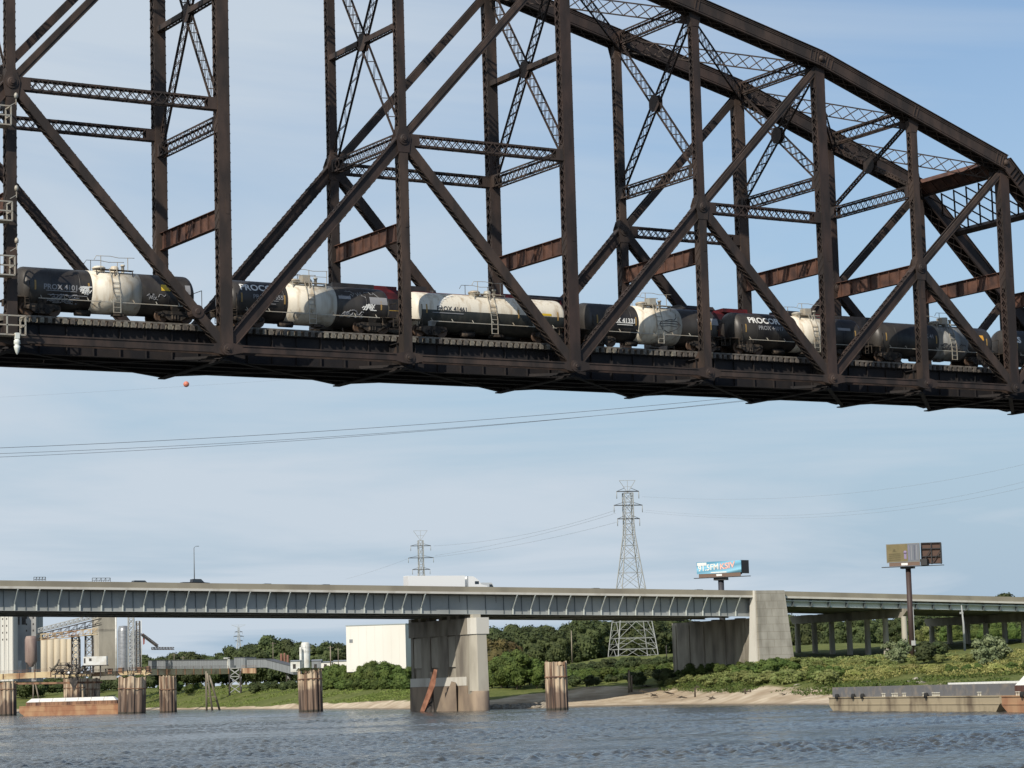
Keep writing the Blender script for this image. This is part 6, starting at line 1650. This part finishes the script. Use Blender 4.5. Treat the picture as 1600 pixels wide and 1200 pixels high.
rz2 = R(38); o.rotation_euler = (0, 0, VIEWROT + R(30))
mb = MB(); mb.box((-4.0, -2.5, -3), (4.6, 6, h_)); part('wall', mb, mat('sandy_concrete', (.45, .41, .33), .85, 0, col2=(.35, .32, .26), scale=.3, stretch=(1, 1, .3)), o)
mb = MB(); mb.box((-4.1, -2.6, h_ * .62), (4.7, 6.1, h_ * .65)); part('string_course', mb, CONCD, o)
o, w_, h_ = vbox('stair_tower', 'plain grey concrete block left of the silver bins', 'building', 128, 160, 1000, 1052, D - 2, 10, CONCD); mb = MB(); mb.box((w_ * .1, 0, -3), (w_ / 2, 8, h_)); part('wall', mb, mat('sandy_concrete', (.45, .41, .33)), o); mb = MB(); mb.box((w_ * .1 - .2, -.2, h_), (w_ / 2 + .2, 8.2, h_ + .3)); part('parapet', mb, CONCD, o)
upole(182.5, 958, 1050, D - 30, 'tall pale pipe mast between headhouse and silver bins', False, WSILO, .55)
SILV = mat('silver_bin_steel', (.38, .39, .40), .35, .5, col2=(.28, .29, .30), scale=.6, stretch=(1, 1, 3))
cyl_thing('steel_bin', 'silver corrugated steel bin right of the pale mast', 'bin', 194, 18, 977, 1048, D - 40, SILV, dome=.4)
cyl_thing('steel_bin', 'second silver bin half hidden behind the leg tower', 'bin', 212, 15, 984, 1048, D - 20, SILV, dome=.4)
trestle(206, 9, 955, 1048, D - 46, 'tall steel bucket leg tower in front of the silver bins', m=GALT, n=9, name='bucket_leg_tower', cat='tower')
trestle(217, 6, 970, 1048, D - 36, 'narrow dark lattice tower right of the silver bins', n=8, name='lattice_tower', cat='tower')
upole(222, 968, 1035, D - 60, 'thin white flag pole with a limp red and white flag', False, WSILO, .2)
mb = MB(); q = P(223, 990, D - 60); mb.prism([(0, 0, 0), (1.1, 0, -.5), (.9, .1, -4.5), (.2, .1, -5)], (0, .06, 0)); o = mb.build('flag', mat('faded_red_flag', (.45, .16, .14), .8), loc=q); tag(o, 'limp faded red and white flag beside the silver bins', 'flag')
def boom(x0, y0, x1, y1, D0, D1, w_, label, m=BLKM, name='conveyor_boom'):
    A = P(x0, y0, D0); B = P(x1, y1, D1); o = thing(name, label, 'conveyor', tuple(A)); d = B - A; mb = MB(); u = V((0, 0, 1)); s_ = d.cross(u).normalized()
    for sy in (-1, 1):
        for sz in (0, 1): mb.bar(s_ * sy * w_ * .5 + u * sz * w_, d + s_ * sy * w_ * .5 + u * sz * w_, .25)
    n = max(3, int(d.length / w_ / 1.2))
    for i in range(n):
        a = d * (i / n); b_ = d * ((i + 1) / n)
        for sy in (-1, 1): mb.bar(a + s_ * sy * w_ * .5, b_ + s_ * sy * w_ * .5 + u * w_, .18); mb.bar(a + s_ * sy * w_ * .5, a + s_ * sy * w_ * .5 + u * w_, .18)
    part('truss', mb, m, o); mb = MB(); mb.bar(u * w_ * .3, d + u * w_ * .3, w_ * .9, .15, up=u); part('belt', mb, m, o)
    return o
boom(58, 1001, 158, 976, 1070, 1070, 2.6, 'dark conveyor bridge climbing from the bin to the headhouse')
boom(60, 988, 150, 965, 1072, 1072, 1.6, 'upper pale conveyor gallery reaching the top of the headhouse', GALT)
boom(222, 993, 246, 1011, D - 60, D - 70, .9, 'slanting spout right of the silver bins')
boom(237, 1015, 272, 1015, D - 60, D - 60, 1.0, 'level dark conveyor head at the end of the slanting spout')
boom(64, 1000, 152, 991, 1062, 1062, 2.4, 'cream painted conveyor truss over the twin dark towers', CREAM)
trestle(119, 12, 993, 1045, 1060, 'left dark lattice tower under the cream conveyor', n=5, name='lattice_tower', cat='tower')
trestle(140, 12, 993, 1045, 1060, 'right dark lattice tower under the cream conveyor', n=5, name='lattice_tower', cat='tower')
# heap of unloading machinery on the dock
DM = 995
o = thing('marine_leg', 'tangle of dark unloading machinery on the dock over the covered barge', 'machinery', tuple(PZ(112, DM, P(112, 1056, DM).z)), VIEWROT)
r = random.Random(12)
for x in (-6.5, -4, -1, 2, 5, 8): mb = MB(); mb.bar((x, r.uniform(-1, 1), -1), (x + r.uniform(-.3, .3), r.uniform(-1, 1), r.uniform(3, 7.5) - abs(x - 1) * .3), .35); part('column', mb, BLKM, o)
mb = MB()
for z, xa, xb in ((.8, -7.5, 9), (2.6, -6.8, 6.5), (4.2, -5.5, 3.5), (1.7, -3, 8.5)):
    mb.bar((xa, -1, z), (xb, -1, z), .35, .4); mb.bar((xa, 1, z + .1), (xb, 1, z + .1), .3, .3); mb.bar((xa, -1.1, z + 1), (xb, -1.1, z + 1), .1)
    x = xa
    while x < xb: mb.bar((x, -1.1, z), (x, -1.1, z + 1), .08); x += 1.1
for i in range(26):
    x = r.uniform(-7, 7); z = r.uniform(0, 4) * (1 - abs(x) / 12); mb.bar((x, r.uniform(-1.4, 1.4), z), (x + r.choice((-1, 1)) * r.uniform(1, 2.6), r.uniform(-1.4, 1.4), z + r.uniform(1.2, 2.6)), r.uniform(.12, .3))
part('framework', mb, BLKM, o)
mb = MB()
for i in range(7): mb.cbox((r.uniform(-6, 7), r.uniform(-1, 1), r.uniform(.8, 4)), (r.uniform(.8, 2), 1.4, r.uniform(.7, 1.5)))
mb.tube([(-8, -1.4, 2), (-5.5, -1.5, 4.5), (-4.6, -1.4, 6.6)], [.5, .4, .25], 8)
part('winch_house', mb, mat('grimy_olive_machinery', (.16, .145, .11), .8, 0, col2=(.06, .05, .04), scale=1.0), o)
mb = MB()
for i in range(6): x = r.uniform(-6, 8); z = r.uniform(1, 5); mb.lathe([(.01, -.3), (.7, -.3), (.7, .3), (.01, .3)], (x, -1.3, z), 'Y', 12)
part('sheave', mb, BLKM, o)
mb = MB(); mb.prism([(-1.5, 0, -.5), (3, 0, -.5), (1.4, 0, -4.6), (.8, 0, -6)], (0, 1.2, 0)); part('chute', mb, BLKM, o)
mb = MB(); mb.lathe([(.01, -.1), (.5, -.1), (.5, .1), (.01, .1)], (-.8, -2, 1.2), 'Y', 14); part('lamp', mb, WHITE, o)
o, w_, h_ = vbox('control_cabin', 'white corrugated control cabin above the dock machinery', 'cabin', 131, 167, 1025.5, 1039, DM - 4, 4, WSILO)
mb = MB(); mb.box((-w_ / 2, 0, 0), (w_ / 2, 3, h_)); part('wall', mb, WSILO, o); mb = MB(); mb.box((-w_ / 2 + .2, -.05, .8), (-w_ / 2 + .8, -.003, h_ - .6)); part('window', mb, BLKM, o); mb = MB(); mb.box((-w_ / 2 + 2.2, -.05, 1.6), (-w_ / 2 + 3.2, -.003, h_ - .7)); part('window', mb, BLKM, o)
mb = MB(); mb.box((-w_ / 2 - .4, -.5, -.3), (w_ / 2 + .4, 3.3, 0)); mb.bar((-2, 1, -5), (-2, 1, -.3), .4); mb.bar((2, 1, -5), (2, 1, -.3), .4); part('support_frame', mb, BLKM, o)
o = thing('dock_machinery', 'pipes, rails and small hoists on the right half of the dock', 'machinery', tuple(PZ(200, DM, P(200, 1056, DM).z)), VIEWROT); mb = MB(); r = random.Random(5)
for i in range(60):
    x = r.uniform(-9, 9); a = V((x, r.uniform(-1, 1), r.uniform(0, 2))); b_ = a + (V((0, 0, r.uniform(.6, 2.6))) if i % 2 else V((r.uniform(-2.5, 2.5), 0, r.choice((0, 0, 1.2))))); mb.bar(a, b_, r.uniform(.12, .35))
for z in (1.0, 2.0): mb.bar((-9, -1, 1 + z), (9, -1, 1 + z), .12)
part('framework', mb, BLKM, o); mb = MB()
for x in (-7, -3, 4.5, 8): mb.cbox((x, 0, 1.5 + r.uniform(0, 1)), (1.6, 1.5, 2.2))
part('winch_house', mb, RSTP, o)

# transmission towers ---------------------------------------------------------
def pylon(px, yt, yb, D, basepx, label, arms, bodyw=.055, m=GALT, t_=.35, col=None, yaw=0.0, waist=.42):
    q = PZ(px, D, 0); zb = P(px, yb, D).z; H = P(px, yt, D).z - zb; wb = basepx * D / FPX / 2 / 1.25
    o = thing('transmission_tower', label, 'transmission tower', (q.x, q.y, zb), VIEWROT + R(12) + yaw)
    wt = wb * .16
    def w_at(u): return wb + (wt * 1.3 - wb) * (u / .72) if u < .72 else wt * 1.3
    us = [0, .07, .13, .22, .31, .40, .49, .57, .64, .70, .76, .82, .88, .93]
    for sx in (-1, 1):
        for sy in (-1, 1):
            mb = MB()
            for a, b_ in zip(us[:-1], us[1:]): mb.bar((sx * w_at(a), sy * w_at(a), H * a - (2 if a == 0 else 0)), (sx * w_at(b_), sy * w_at(b_), H * b_), t_)
            part('leg', mb, m, o)
    mb = MB()
    for i, (a, b_) in enumerate(zip(us[:-1], us[1:])):
        wa, wb2 = w_at(a), w_at(b_); tt = t_ * .55
        for (c0, c1) in (((-1, -1), (1, -1)), ((1, -1), (1, 1)), ((1, 1), (-1, 1)), ((-1, 1), (-1, -1))):
            A0_ = V((c0[0] * wa, c0[1] * wa, H * a)); A1_ = V((c1[0] * wa, c1[1] * wa, H * a)); B0_ = V((c0[0] * wb2, c0[1] * wb2, H * b_)); B1_ = V((c1[0] * wb2, c1[1] * wb2, H * b_))
            if i < 4:
                mid_ = (B0_ + B1_) / 2; mb.bar(A0_, mid_, tt); mb.bar(A1_, mid_, tt)
                mb.bar(A0_.lerp(B0_, .5), A0_.lerp(mid_, .5), tt * .8); mb.bar(A1_.lerp(B1_, .5), A1_.lerp(mid_, .5), tt * .8)
            else: mb.bar(A0_, B1_, tt); mb.bar(A1_, B0_, tt)
            mb.bar(B0_, B1_, tt)
    part('bracing', mb, m, o)
    for (ya, half) in arms:
        z = P(px, ya, D).z - zb; hw_ = half * D / FPX; mb = MB()
        for sy in (-1, 1):
            mb.bar((-hw_, 0, z), (0, sy * wt, z), t_ * .9); mb.bar((hw_, 0, z), (0, sy * wt, z), t_ * .9)
        mb.bar((-hw_, 0, z), (-wt, 0, z + 1.2), t_ * .6); mb.bar((hw_, 0, z), (wt, 0, z + 1.2), t_ * .6); mb.bar((-hw_, 0, z), (hw_, 0, z), t_ * 1.2)
        part('crossarm', mb, mat('dark_crossarm', (.06, .065, .07), .6), o)
        for s_ in (-1, 1): mb = MB(); mb.tube([(s_ * hw_, 0, z), (s_ * hw_, 0, z - 2.6)], .14, 5); part('insulator', mb, m, o)
    hw_ = 13 * D / FPX * (1 if basepx > 50 else .85); mb = MB(); z0 = H * .93
    mb.bar((0, 0, z0), (-hw_, 0, H), t_ * .6); mb.bar((0, 0, z0), (hw_, 0, H), t_ * .6); mb.bar((-hw_, 0, H), (hw_, 0, H), t_ * .5); mb.bar((0, 0, z0), (0, 0, H), t_ * .5); mb.bar((-hw_ / 2, 0, (z0 + H) / 2), (hw_ / 2, 0, (z0 + H) / 2), t_ * .4)
    part('earth_wire_peak', mb, m, o)
    return o
D1, D2 = 900, 1330
pylon(991.5, 747, 1034, D1, 84, 'tall galvanised lattice transmission tower standing behind the middle of the highway bridge', [(764.5, 18), (786.5, 23), (808, 18)], t_=.27)
pylon(663, 827, 1050, D2, 46, 'smaller transmission tower rising behind the white lorry', [(851, 16), (870, 20), (888.5, 14)], t_=.30)
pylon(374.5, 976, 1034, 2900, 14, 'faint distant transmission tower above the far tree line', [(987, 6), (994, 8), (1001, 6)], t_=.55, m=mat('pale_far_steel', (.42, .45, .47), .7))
def cable(pts, D0, D1_, label, r=.035, sag=0.0, group=None, m=None):
    n = 24; out_ = []
    for i in range(n + 1):
        u = i / n; 
        # quadratic through three picture rows
        (x0, y0), (x1, y1), (x2, y2) = pts; X_ = x0 + (x2 - x0) * u
        l0 = (X_ - x1) * (X_ - x2) / ((x0 - x1) * (x0 - x2)); l1 = (X_ - x0) * (X_ - x2) / ((x1 - x0) * (x1 - x2)); l2 = (X_ - x0) * (X_ - x1) / ((x2 - x0) * (x2 - x1))
        out_.append(P(X_, y0 * l0 + y1 * l1 + y2 * l2, D0 + (D1_ - D0) * u))
    mb = MB(); mb.tube(out_, r, 5); o = mb.build('power_cable', m or mat('grey_cable', (.10, .10, .11), .6)); tag(o, label, 'cable', group); return o
cable([(-100, 703.5), (500, 674), (1300, 606)], 330, 420, 'topmost of the three near power cables sloping up under the truss bridge', .032)
cable([(-100, 712), (500, 683.5), (1300, 612)], 330, 420, 'middle one of the three near power cables under the truss bridge', .026)
cable([(-100, 718), (500, 686), (1300, 610)], 330, 420, 'lowest of the three near power cables under the truss bridge', .026)
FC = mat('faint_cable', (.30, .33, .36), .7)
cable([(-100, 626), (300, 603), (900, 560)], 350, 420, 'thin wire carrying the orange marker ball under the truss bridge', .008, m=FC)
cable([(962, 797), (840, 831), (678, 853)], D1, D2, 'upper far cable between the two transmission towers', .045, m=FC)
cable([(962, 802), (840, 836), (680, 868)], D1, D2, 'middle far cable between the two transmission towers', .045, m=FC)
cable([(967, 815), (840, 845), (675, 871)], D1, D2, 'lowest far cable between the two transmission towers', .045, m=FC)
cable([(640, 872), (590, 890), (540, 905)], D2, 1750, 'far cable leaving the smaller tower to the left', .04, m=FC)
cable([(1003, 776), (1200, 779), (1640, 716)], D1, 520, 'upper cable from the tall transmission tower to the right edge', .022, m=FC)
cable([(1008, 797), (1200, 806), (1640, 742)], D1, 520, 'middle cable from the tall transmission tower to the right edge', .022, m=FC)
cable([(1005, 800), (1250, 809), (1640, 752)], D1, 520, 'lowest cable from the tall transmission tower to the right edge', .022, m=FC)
mb = MB(); mb.lathe([(.45 * math.sin(math.pi * i / 12) + .001, -.45 * math.cos(math.pi * i / 12)) for i in range(13)], (0, 0, 0), 'Z', 20); o = mb.build('marker_ball', mat('faded_orange_ball', (.62, .20, .13), .5), loc=P(291, 600.3, 385)); tag(o, 'round orange marker ball hanging below the left of the truss bridge', 'marker ball')

# billboards --------------------------------------------------------------
BLK = mat('billboard_frame_black', (.03, .03, .032), .6); BRN = mat('brown_apron', (.17, .11, .08), .7)
def board(pxp, y_base, D, label, polem, polew, faceA, hboard, zbot_px, ztop_px, yaw):
    q = PZ(pxp, D, 0); zb = P(pxp, y_base, D).z; o = thing('billboard', label, 'billboard', (q.x, q.y, zb), VIEWROT + yaw)
    zt = P(pxp, ztop_px, D).z - zb; z0 = P(pxp, zbot_px, D).z - zb
    mb = MB(); mb.tube([(0, 0, -3), (0, 0, z0)], polew, 14); part('pole', mb, polem, o)
    return o, zt, z0
# blue radio billboard
D = 760
o, zt, z0 = board(1133.5, 985, D, 'blue billboard reading 91.5FM on a short dark pole above the road', mat('dark_pole', (.05, .05, .06), .5), .9, None, 0, 903, 879, R(-24))
hf = zt - z0; wf = 14.2
mb = MB(); mb.box((-wf / 2, -1.5, z0 + 1.6), (wf / 2, -1.1, zt + .6))
# two toned advertising face
AD = bpy.data.materials.new('blue_advert'); AD.use_nodes = True; t = AD.node_tree; b = t.nodes['Principled BSDF']; b.inputs['Roughness'].default_value = .5
tcn = t.nodes.new('ShaderNodeTexCoord'); spx = t.nodes.new('ShaderNodeSeparateXYZ'); t.links.new(tcn.outputs['Object'], spx.inputs[0])
ma = t.nodes.new('ShaderNodeMath'); ma.operation = 'MULTIPLY_ADD'; ma.inputs[1].default_value = -.16; t.links.new(spx.outputs['X'], ma.inputs[0]); t.links.new(spx.outputs['Z'], ma.inputs[2])
mrx = t.nodes.new('ShaderNodeMapRange'); mrx.inputs['From Min'].default_value = z0; mrx.inputs['From Max'].default_value = zt + 1; t.links.new(ma.outputs[0], mrx.inputs['Value'])
cr = t.nodes.new('ShaderNodeValToRGB'); e = cr.color_ramp.elements; e[0].position = .18; e[0].color = (.05, .16, .22, 1); e[1].position = .30; e[1].color = (.30, .62, .80, 1)
x_ = e.new(.55); x_.color = (.12, .32, .46, 1); x_ = e.new(.75); x_.color = (.25, .58, .78, 1); x_ = e.new(.92); x_.color = (.10, .30, .45, 1)
t.links.new(mrx.outputs[0], cr.inputs[0]); t.links.new(cr.outputs[0], b.inputs['Base Color'])
part('advert_face', mb, AD, o)
def ft(x, y): return (-wf / 2 + .4 + x, -1.53, z0 + 2.4 + y + x * .07)
text_part('advert_lettering', '91.5FM', 2.5, WHITE, o, ft, bold=.05, sx=.9)
def ft2(x, y): return (.25 + x, -1.53, z0 + 2.7 + y + x * .12)
text_part('advert_lettering', 'KSIV', 2.4, mat('pink_red_letters', (.75, .25, .20), .6), o, ft2, bold=.09, sx=1.02)
def ft3(x, y): return (.25 + x, -1.55, z0 + 2.7 + y + x * .12)
text_part('advert_lettering', 'KSIV', 2.4, mat('pale_peach_letters', (.85, .72, .62), .6), o, ft3, bold=-.03, sx=1.02)
mb = MB(); mb.box((-wf / 2 + .2, -1.54, zt - .5), (-wf / 2 + 3.2, -1.51, zt + .4)); part('advert_panel', mb, WHITE, o)
mb = MB(); mb.box((-2.6, -1.54, z0 + 1.75), (2.4, -1.51, z0 + 2.05)); part('advert_panel', mb, WHITE, o)
mb = MB(); mb.box((-wf / 2 + .6, -1.45, z0 + .5), (wf / 2 - .3, -1.2, z0 + 1.6)); part('apron', mb, BRN, o)
mb = MB(); mb.box((-.9, -1.5, z0 + .75), (.9, -1.46, z0 + 1.35)); part('name_plate', mb, WHITE, o)
mb = MB(); mb.box((-wf / 2 - .8, -2.2, z0 + .25), (wf / 2 + 2.8, -1.1, z0 + .45)); mb.box((-1.8, -1.6, z0 - .5), (2.2, .6, z0 + .3)); part('catwalk', mb, BLK, o)
mb = MB(); mb.obox((wf / 2 + .45, .3, (z0 + zt) / 2 + 1.0), V((.75, 1.6, 0)), V((.12, -.06, 0)), V((0, 0, (zt - z0) / 2 - .3))); mb.box((-wf / 2 + 1, -1.1, z0 + 1.0), (wf / 2, -.8, zt)); part('rear_frame', mb, BLK, o)
# brown pole billboard in front of the viaduct
D = 615
o, zt, z0 = board(1428.5, 1024, D, 'tall brown pole billboard with olive and grey panels in front of the viaduct', mat('brown_pole', (.055, .034, .030), .6), .66, None, 0, 885, 851, R(-22))
wf = 8.3; xL = -4.9
OL = mat('olive_advert', (.15, .125, .055), .6, 0, col2=(.19, .15, .07), scale=.6); GA = mat('grey_advert', (.15, .165, .195), .6)
mb = MB(); mb.box((xL, -1.6, z0 + 1.15), (xL + wf, -1.3, zt + .5)); part('advert_face', mb, mat('grey_frame', (.20, .20, .19), .6), o)
mb = MB(); mb.box((xL + .15, -1.64, z0 + 1.4), (xL + 5.3, -1.60, zt + .35)); part('advert_panel', mb, OL, o)
mb = MB(); mb.box((xL + 5.3, -1.64, z0 + 1.4), (xL + wf - .15, -1.60, zt + .35)); part('advert_panel', mb, GA, o)
PV = mat('pale_violet_grey', (.27, .27, .30), .6)
for i, x in enumerate((5.6, 6.2, 6.9, 7.5)): mb = MB(); mb.box((xL + x, -1.67, z0 + 1.7), (xL + x + (.14 if i != 2 else .22), -1.645, zt)); part('advert_stripe', mb, mat('dark_slate', (.09, .10, .14), .6) if i in (2, ) else PV if i % 2 else mat('soft_violet', (.25, .2, .33), .6), o)
for z in (1.75, 2.25, 2.75, 3.2): mb = MB(); mb.box((xL + .6, -1.67, z0 + z), (xL + 3.5, -1.645, z0 + z + .2)); part('advert_line', mb, mat('olive_dark', (.10, .08, .035), .6), o)
mb = MB(); mb.prism([(xL + 1.6, -1.67, z0 + 3.9), (xL + 2.4, -1.67, z0 + 3.9), (xL + 2.0, -1.67, z0 + 4.6)], (0, .02, 0)); part('advert_mark', mb, mat('olive_dark', (.10, .08, .035), .6), o)
mb = MB(); mb.lathe([(.01, 0), (.42, .0), (.42, .02), (.01, .02)], (xL + 4.7, -1.68, z0 + 3.6), 'Y', 14); mb.box((xL + 4.4, -1.67, z0 + 2.0), (xL + 5.0, -1.645, z0 + 3.3)); part('advert_mark', mb, mat('soft_violet', (.25, .2, .33), .6), o)
mb = MB(); mb.box((xL + .6, -1.55, z0 + .3), (xL + wf - .1, -1.35, z0 + 1.15)); part('apron', mb, BRN, o)
mb = MB(); mb.box((xL + 3.6, -1.6, z0 + .45), (xL + 5.2, -1.56, z0 + 1.0)); part('name_plate', mb, WHITE, o)
# second face seen from behind
c = V((xL + wf + 2.3, 1.0, (z0 + zt) / 2 + .6)); d = V((2.25, .9, 0)); hh = (zt - z0) / 2 - .1
mb = MB(); mb.obox(c + V((0, .5, 0)), d, V((-.05, .12, 0)), V((0, 0, hh))); part('rear_face', mb, mat('rear_brown_boards', (.11, .066, .05), .8), o)
mb = MB()
for u in (-1, 0, .95): mb.bar(c + d * u - V((0, 0, hh + .2)), c + d * u + V((0, 0, hh)), .22)
for z in (-hh, -.3 * hh, .45 * hh, hh): mb.bar(c - d + V((0, 0, z)), c + d + V((0, 0, z)), .2)
mb.bar(c - d + V((0, -.2, -hh)), c + V((0, -.2, hh * .4)), .16); mb.bar(c + V((0, -.2, -hh)), c + d + V((0, -.2, hh * .3)), .16)
mb.box((xL + wf, -1.3, z0 + .3), (xL + wf + 1.6, 1.0, z0 + 1.8))
part('rear_frame', mb, BLK, o)
mb = MB(); mb.box((xL - 1.2, -2.2, z0 + .05), (xL + wf + .3, -1.2, z0 + .22)); mb.box((xL + wf - .2, -.5, z0 + .1), (xL + wf + 5.4, .6, z0 + .25)); mb.box((-1.6, -1.6, z0 - .35), (1.6, .6, z0 + .1)); part('catwalk', mb, BLK, o)
mb = MB(); mb.bar((.9, -.6, -1), (.9, -.6, z0 * .55), .14); mb.cbox((.7, -.9, 3.0), (1.0, .6, 1.2)); part('service_box', mb, GALT, o)

# masonry pier and onward girder spans beyond the right edge, so the truss stands on something
STONE = mat('grey_limestone_masonry', (.30, .27, .22), .9, 0, col2=(.17, .15, .125), scale=.5, det=8, bump=.2)
xr = XK[9]
o = thing('masonry_pier', 'tall grey masonry pier carrying the end of the railway truss span', 'bridge pier', (xr + 1.5, WB / 2, 0))
mb = MB(); loft(mb, [(-3.4, -9), (3.4, -9), (3.4, 9), (-3.4, 9)], -2, [(-2.6, -7.4), (2.6, -7.4), (2.6, 7.4), (-2.6, 7.4)], ZB - 2.2); part('shaft', mb, STONE, o)
mb = MB(); mb.box((-3.1, -7.9, ZB - 2.2), (3.1, 7.9, ZB - 1.3)); part('coping', mb, STONE, o)
for y in (-5, 5): mb = MB(); mb.prism([(-2.2, y - .7, ZB - 1.3), (-.8, y - .7, ZB - 1.3), (-1.3, y - .7, ZB - .4), (-1.7, y - .7, ZB - .4)], (0, 1.4, 0)); part('bearing', mb, STEEL, o)
o = thing('railway_viaduct', 'brown plate girder railway viaduct continuing beyond the truss span', 'bridge', (xr, 0, ZB))
for Y in (2.05, 4.0, 6.0, 7.95): mb = MB(); mb.box((.8, Y - .02, -.9), (170, Y + .02, 1.33)); mb.box((.8, Y - .2, -.95), (170, Y + .2, -.9)); mb.box((.8, Y - .2, 1.33), (170, Y + .2, 1.37)); part('plate_girder', mb, STEEL, o)
mb = MB(); mb.box((.2, 1.6, 1.38), (170, 8.4, 1.68)); part('tie_deck', mb, TIE, o)
for Y in (2.28, 3.72, 6.28, 7.72): mb = MB(); mb.box((.05, Y - .036, 1.69), (170, Y + .036, 1.86)); part('rail', mb, RAILM, o)
for x in (42, 84, 126, 168):
    mb = MB()
    for y in (1, 9): mb.bar((x, y, -30), (x, y, -.95), .9, .9)
    mb.bar((x, 1, -25), (x, 9, -2), .3); mb.bar((x, 9, -25), (x, 1, -2), .3); part('trestle_bent', mb, STEEL, o)

# single out the members of small groups by their place from the left
def photo_x(o):
    d = o.matrix_world.translation - CAM; return d.dot(CR) / d.dot(CW)
bpy.context.view_layer.update()
ORD = ['leftmost', 'second from the left', 'third from the left', 'fourth from the left', 'fifth from the left', 'sixth from the left', 'seventh from the left', 'eighth from the left', 'ninth from the left']
grp = {}
for o in S.objects:
    if o.parent is None and o.get('group') and o.get('label'): grp.setdefault((o['group'], o['label']), []).append(o)
for (g_, l_), os_ in grp.items():
    if 2 <= len(os_) <= 9:
        os_.sort(key=photo_x)
        for i, o in enumerate(os_):
            w_ = ORD[i] if i < len(os_) - 1 else 'rightmost'
            t_ = l_.split(); t_ = ' '.join(t_[:11]) if len(t_) > 11 else l_
            o['label'] = t_ + ', ' + w_
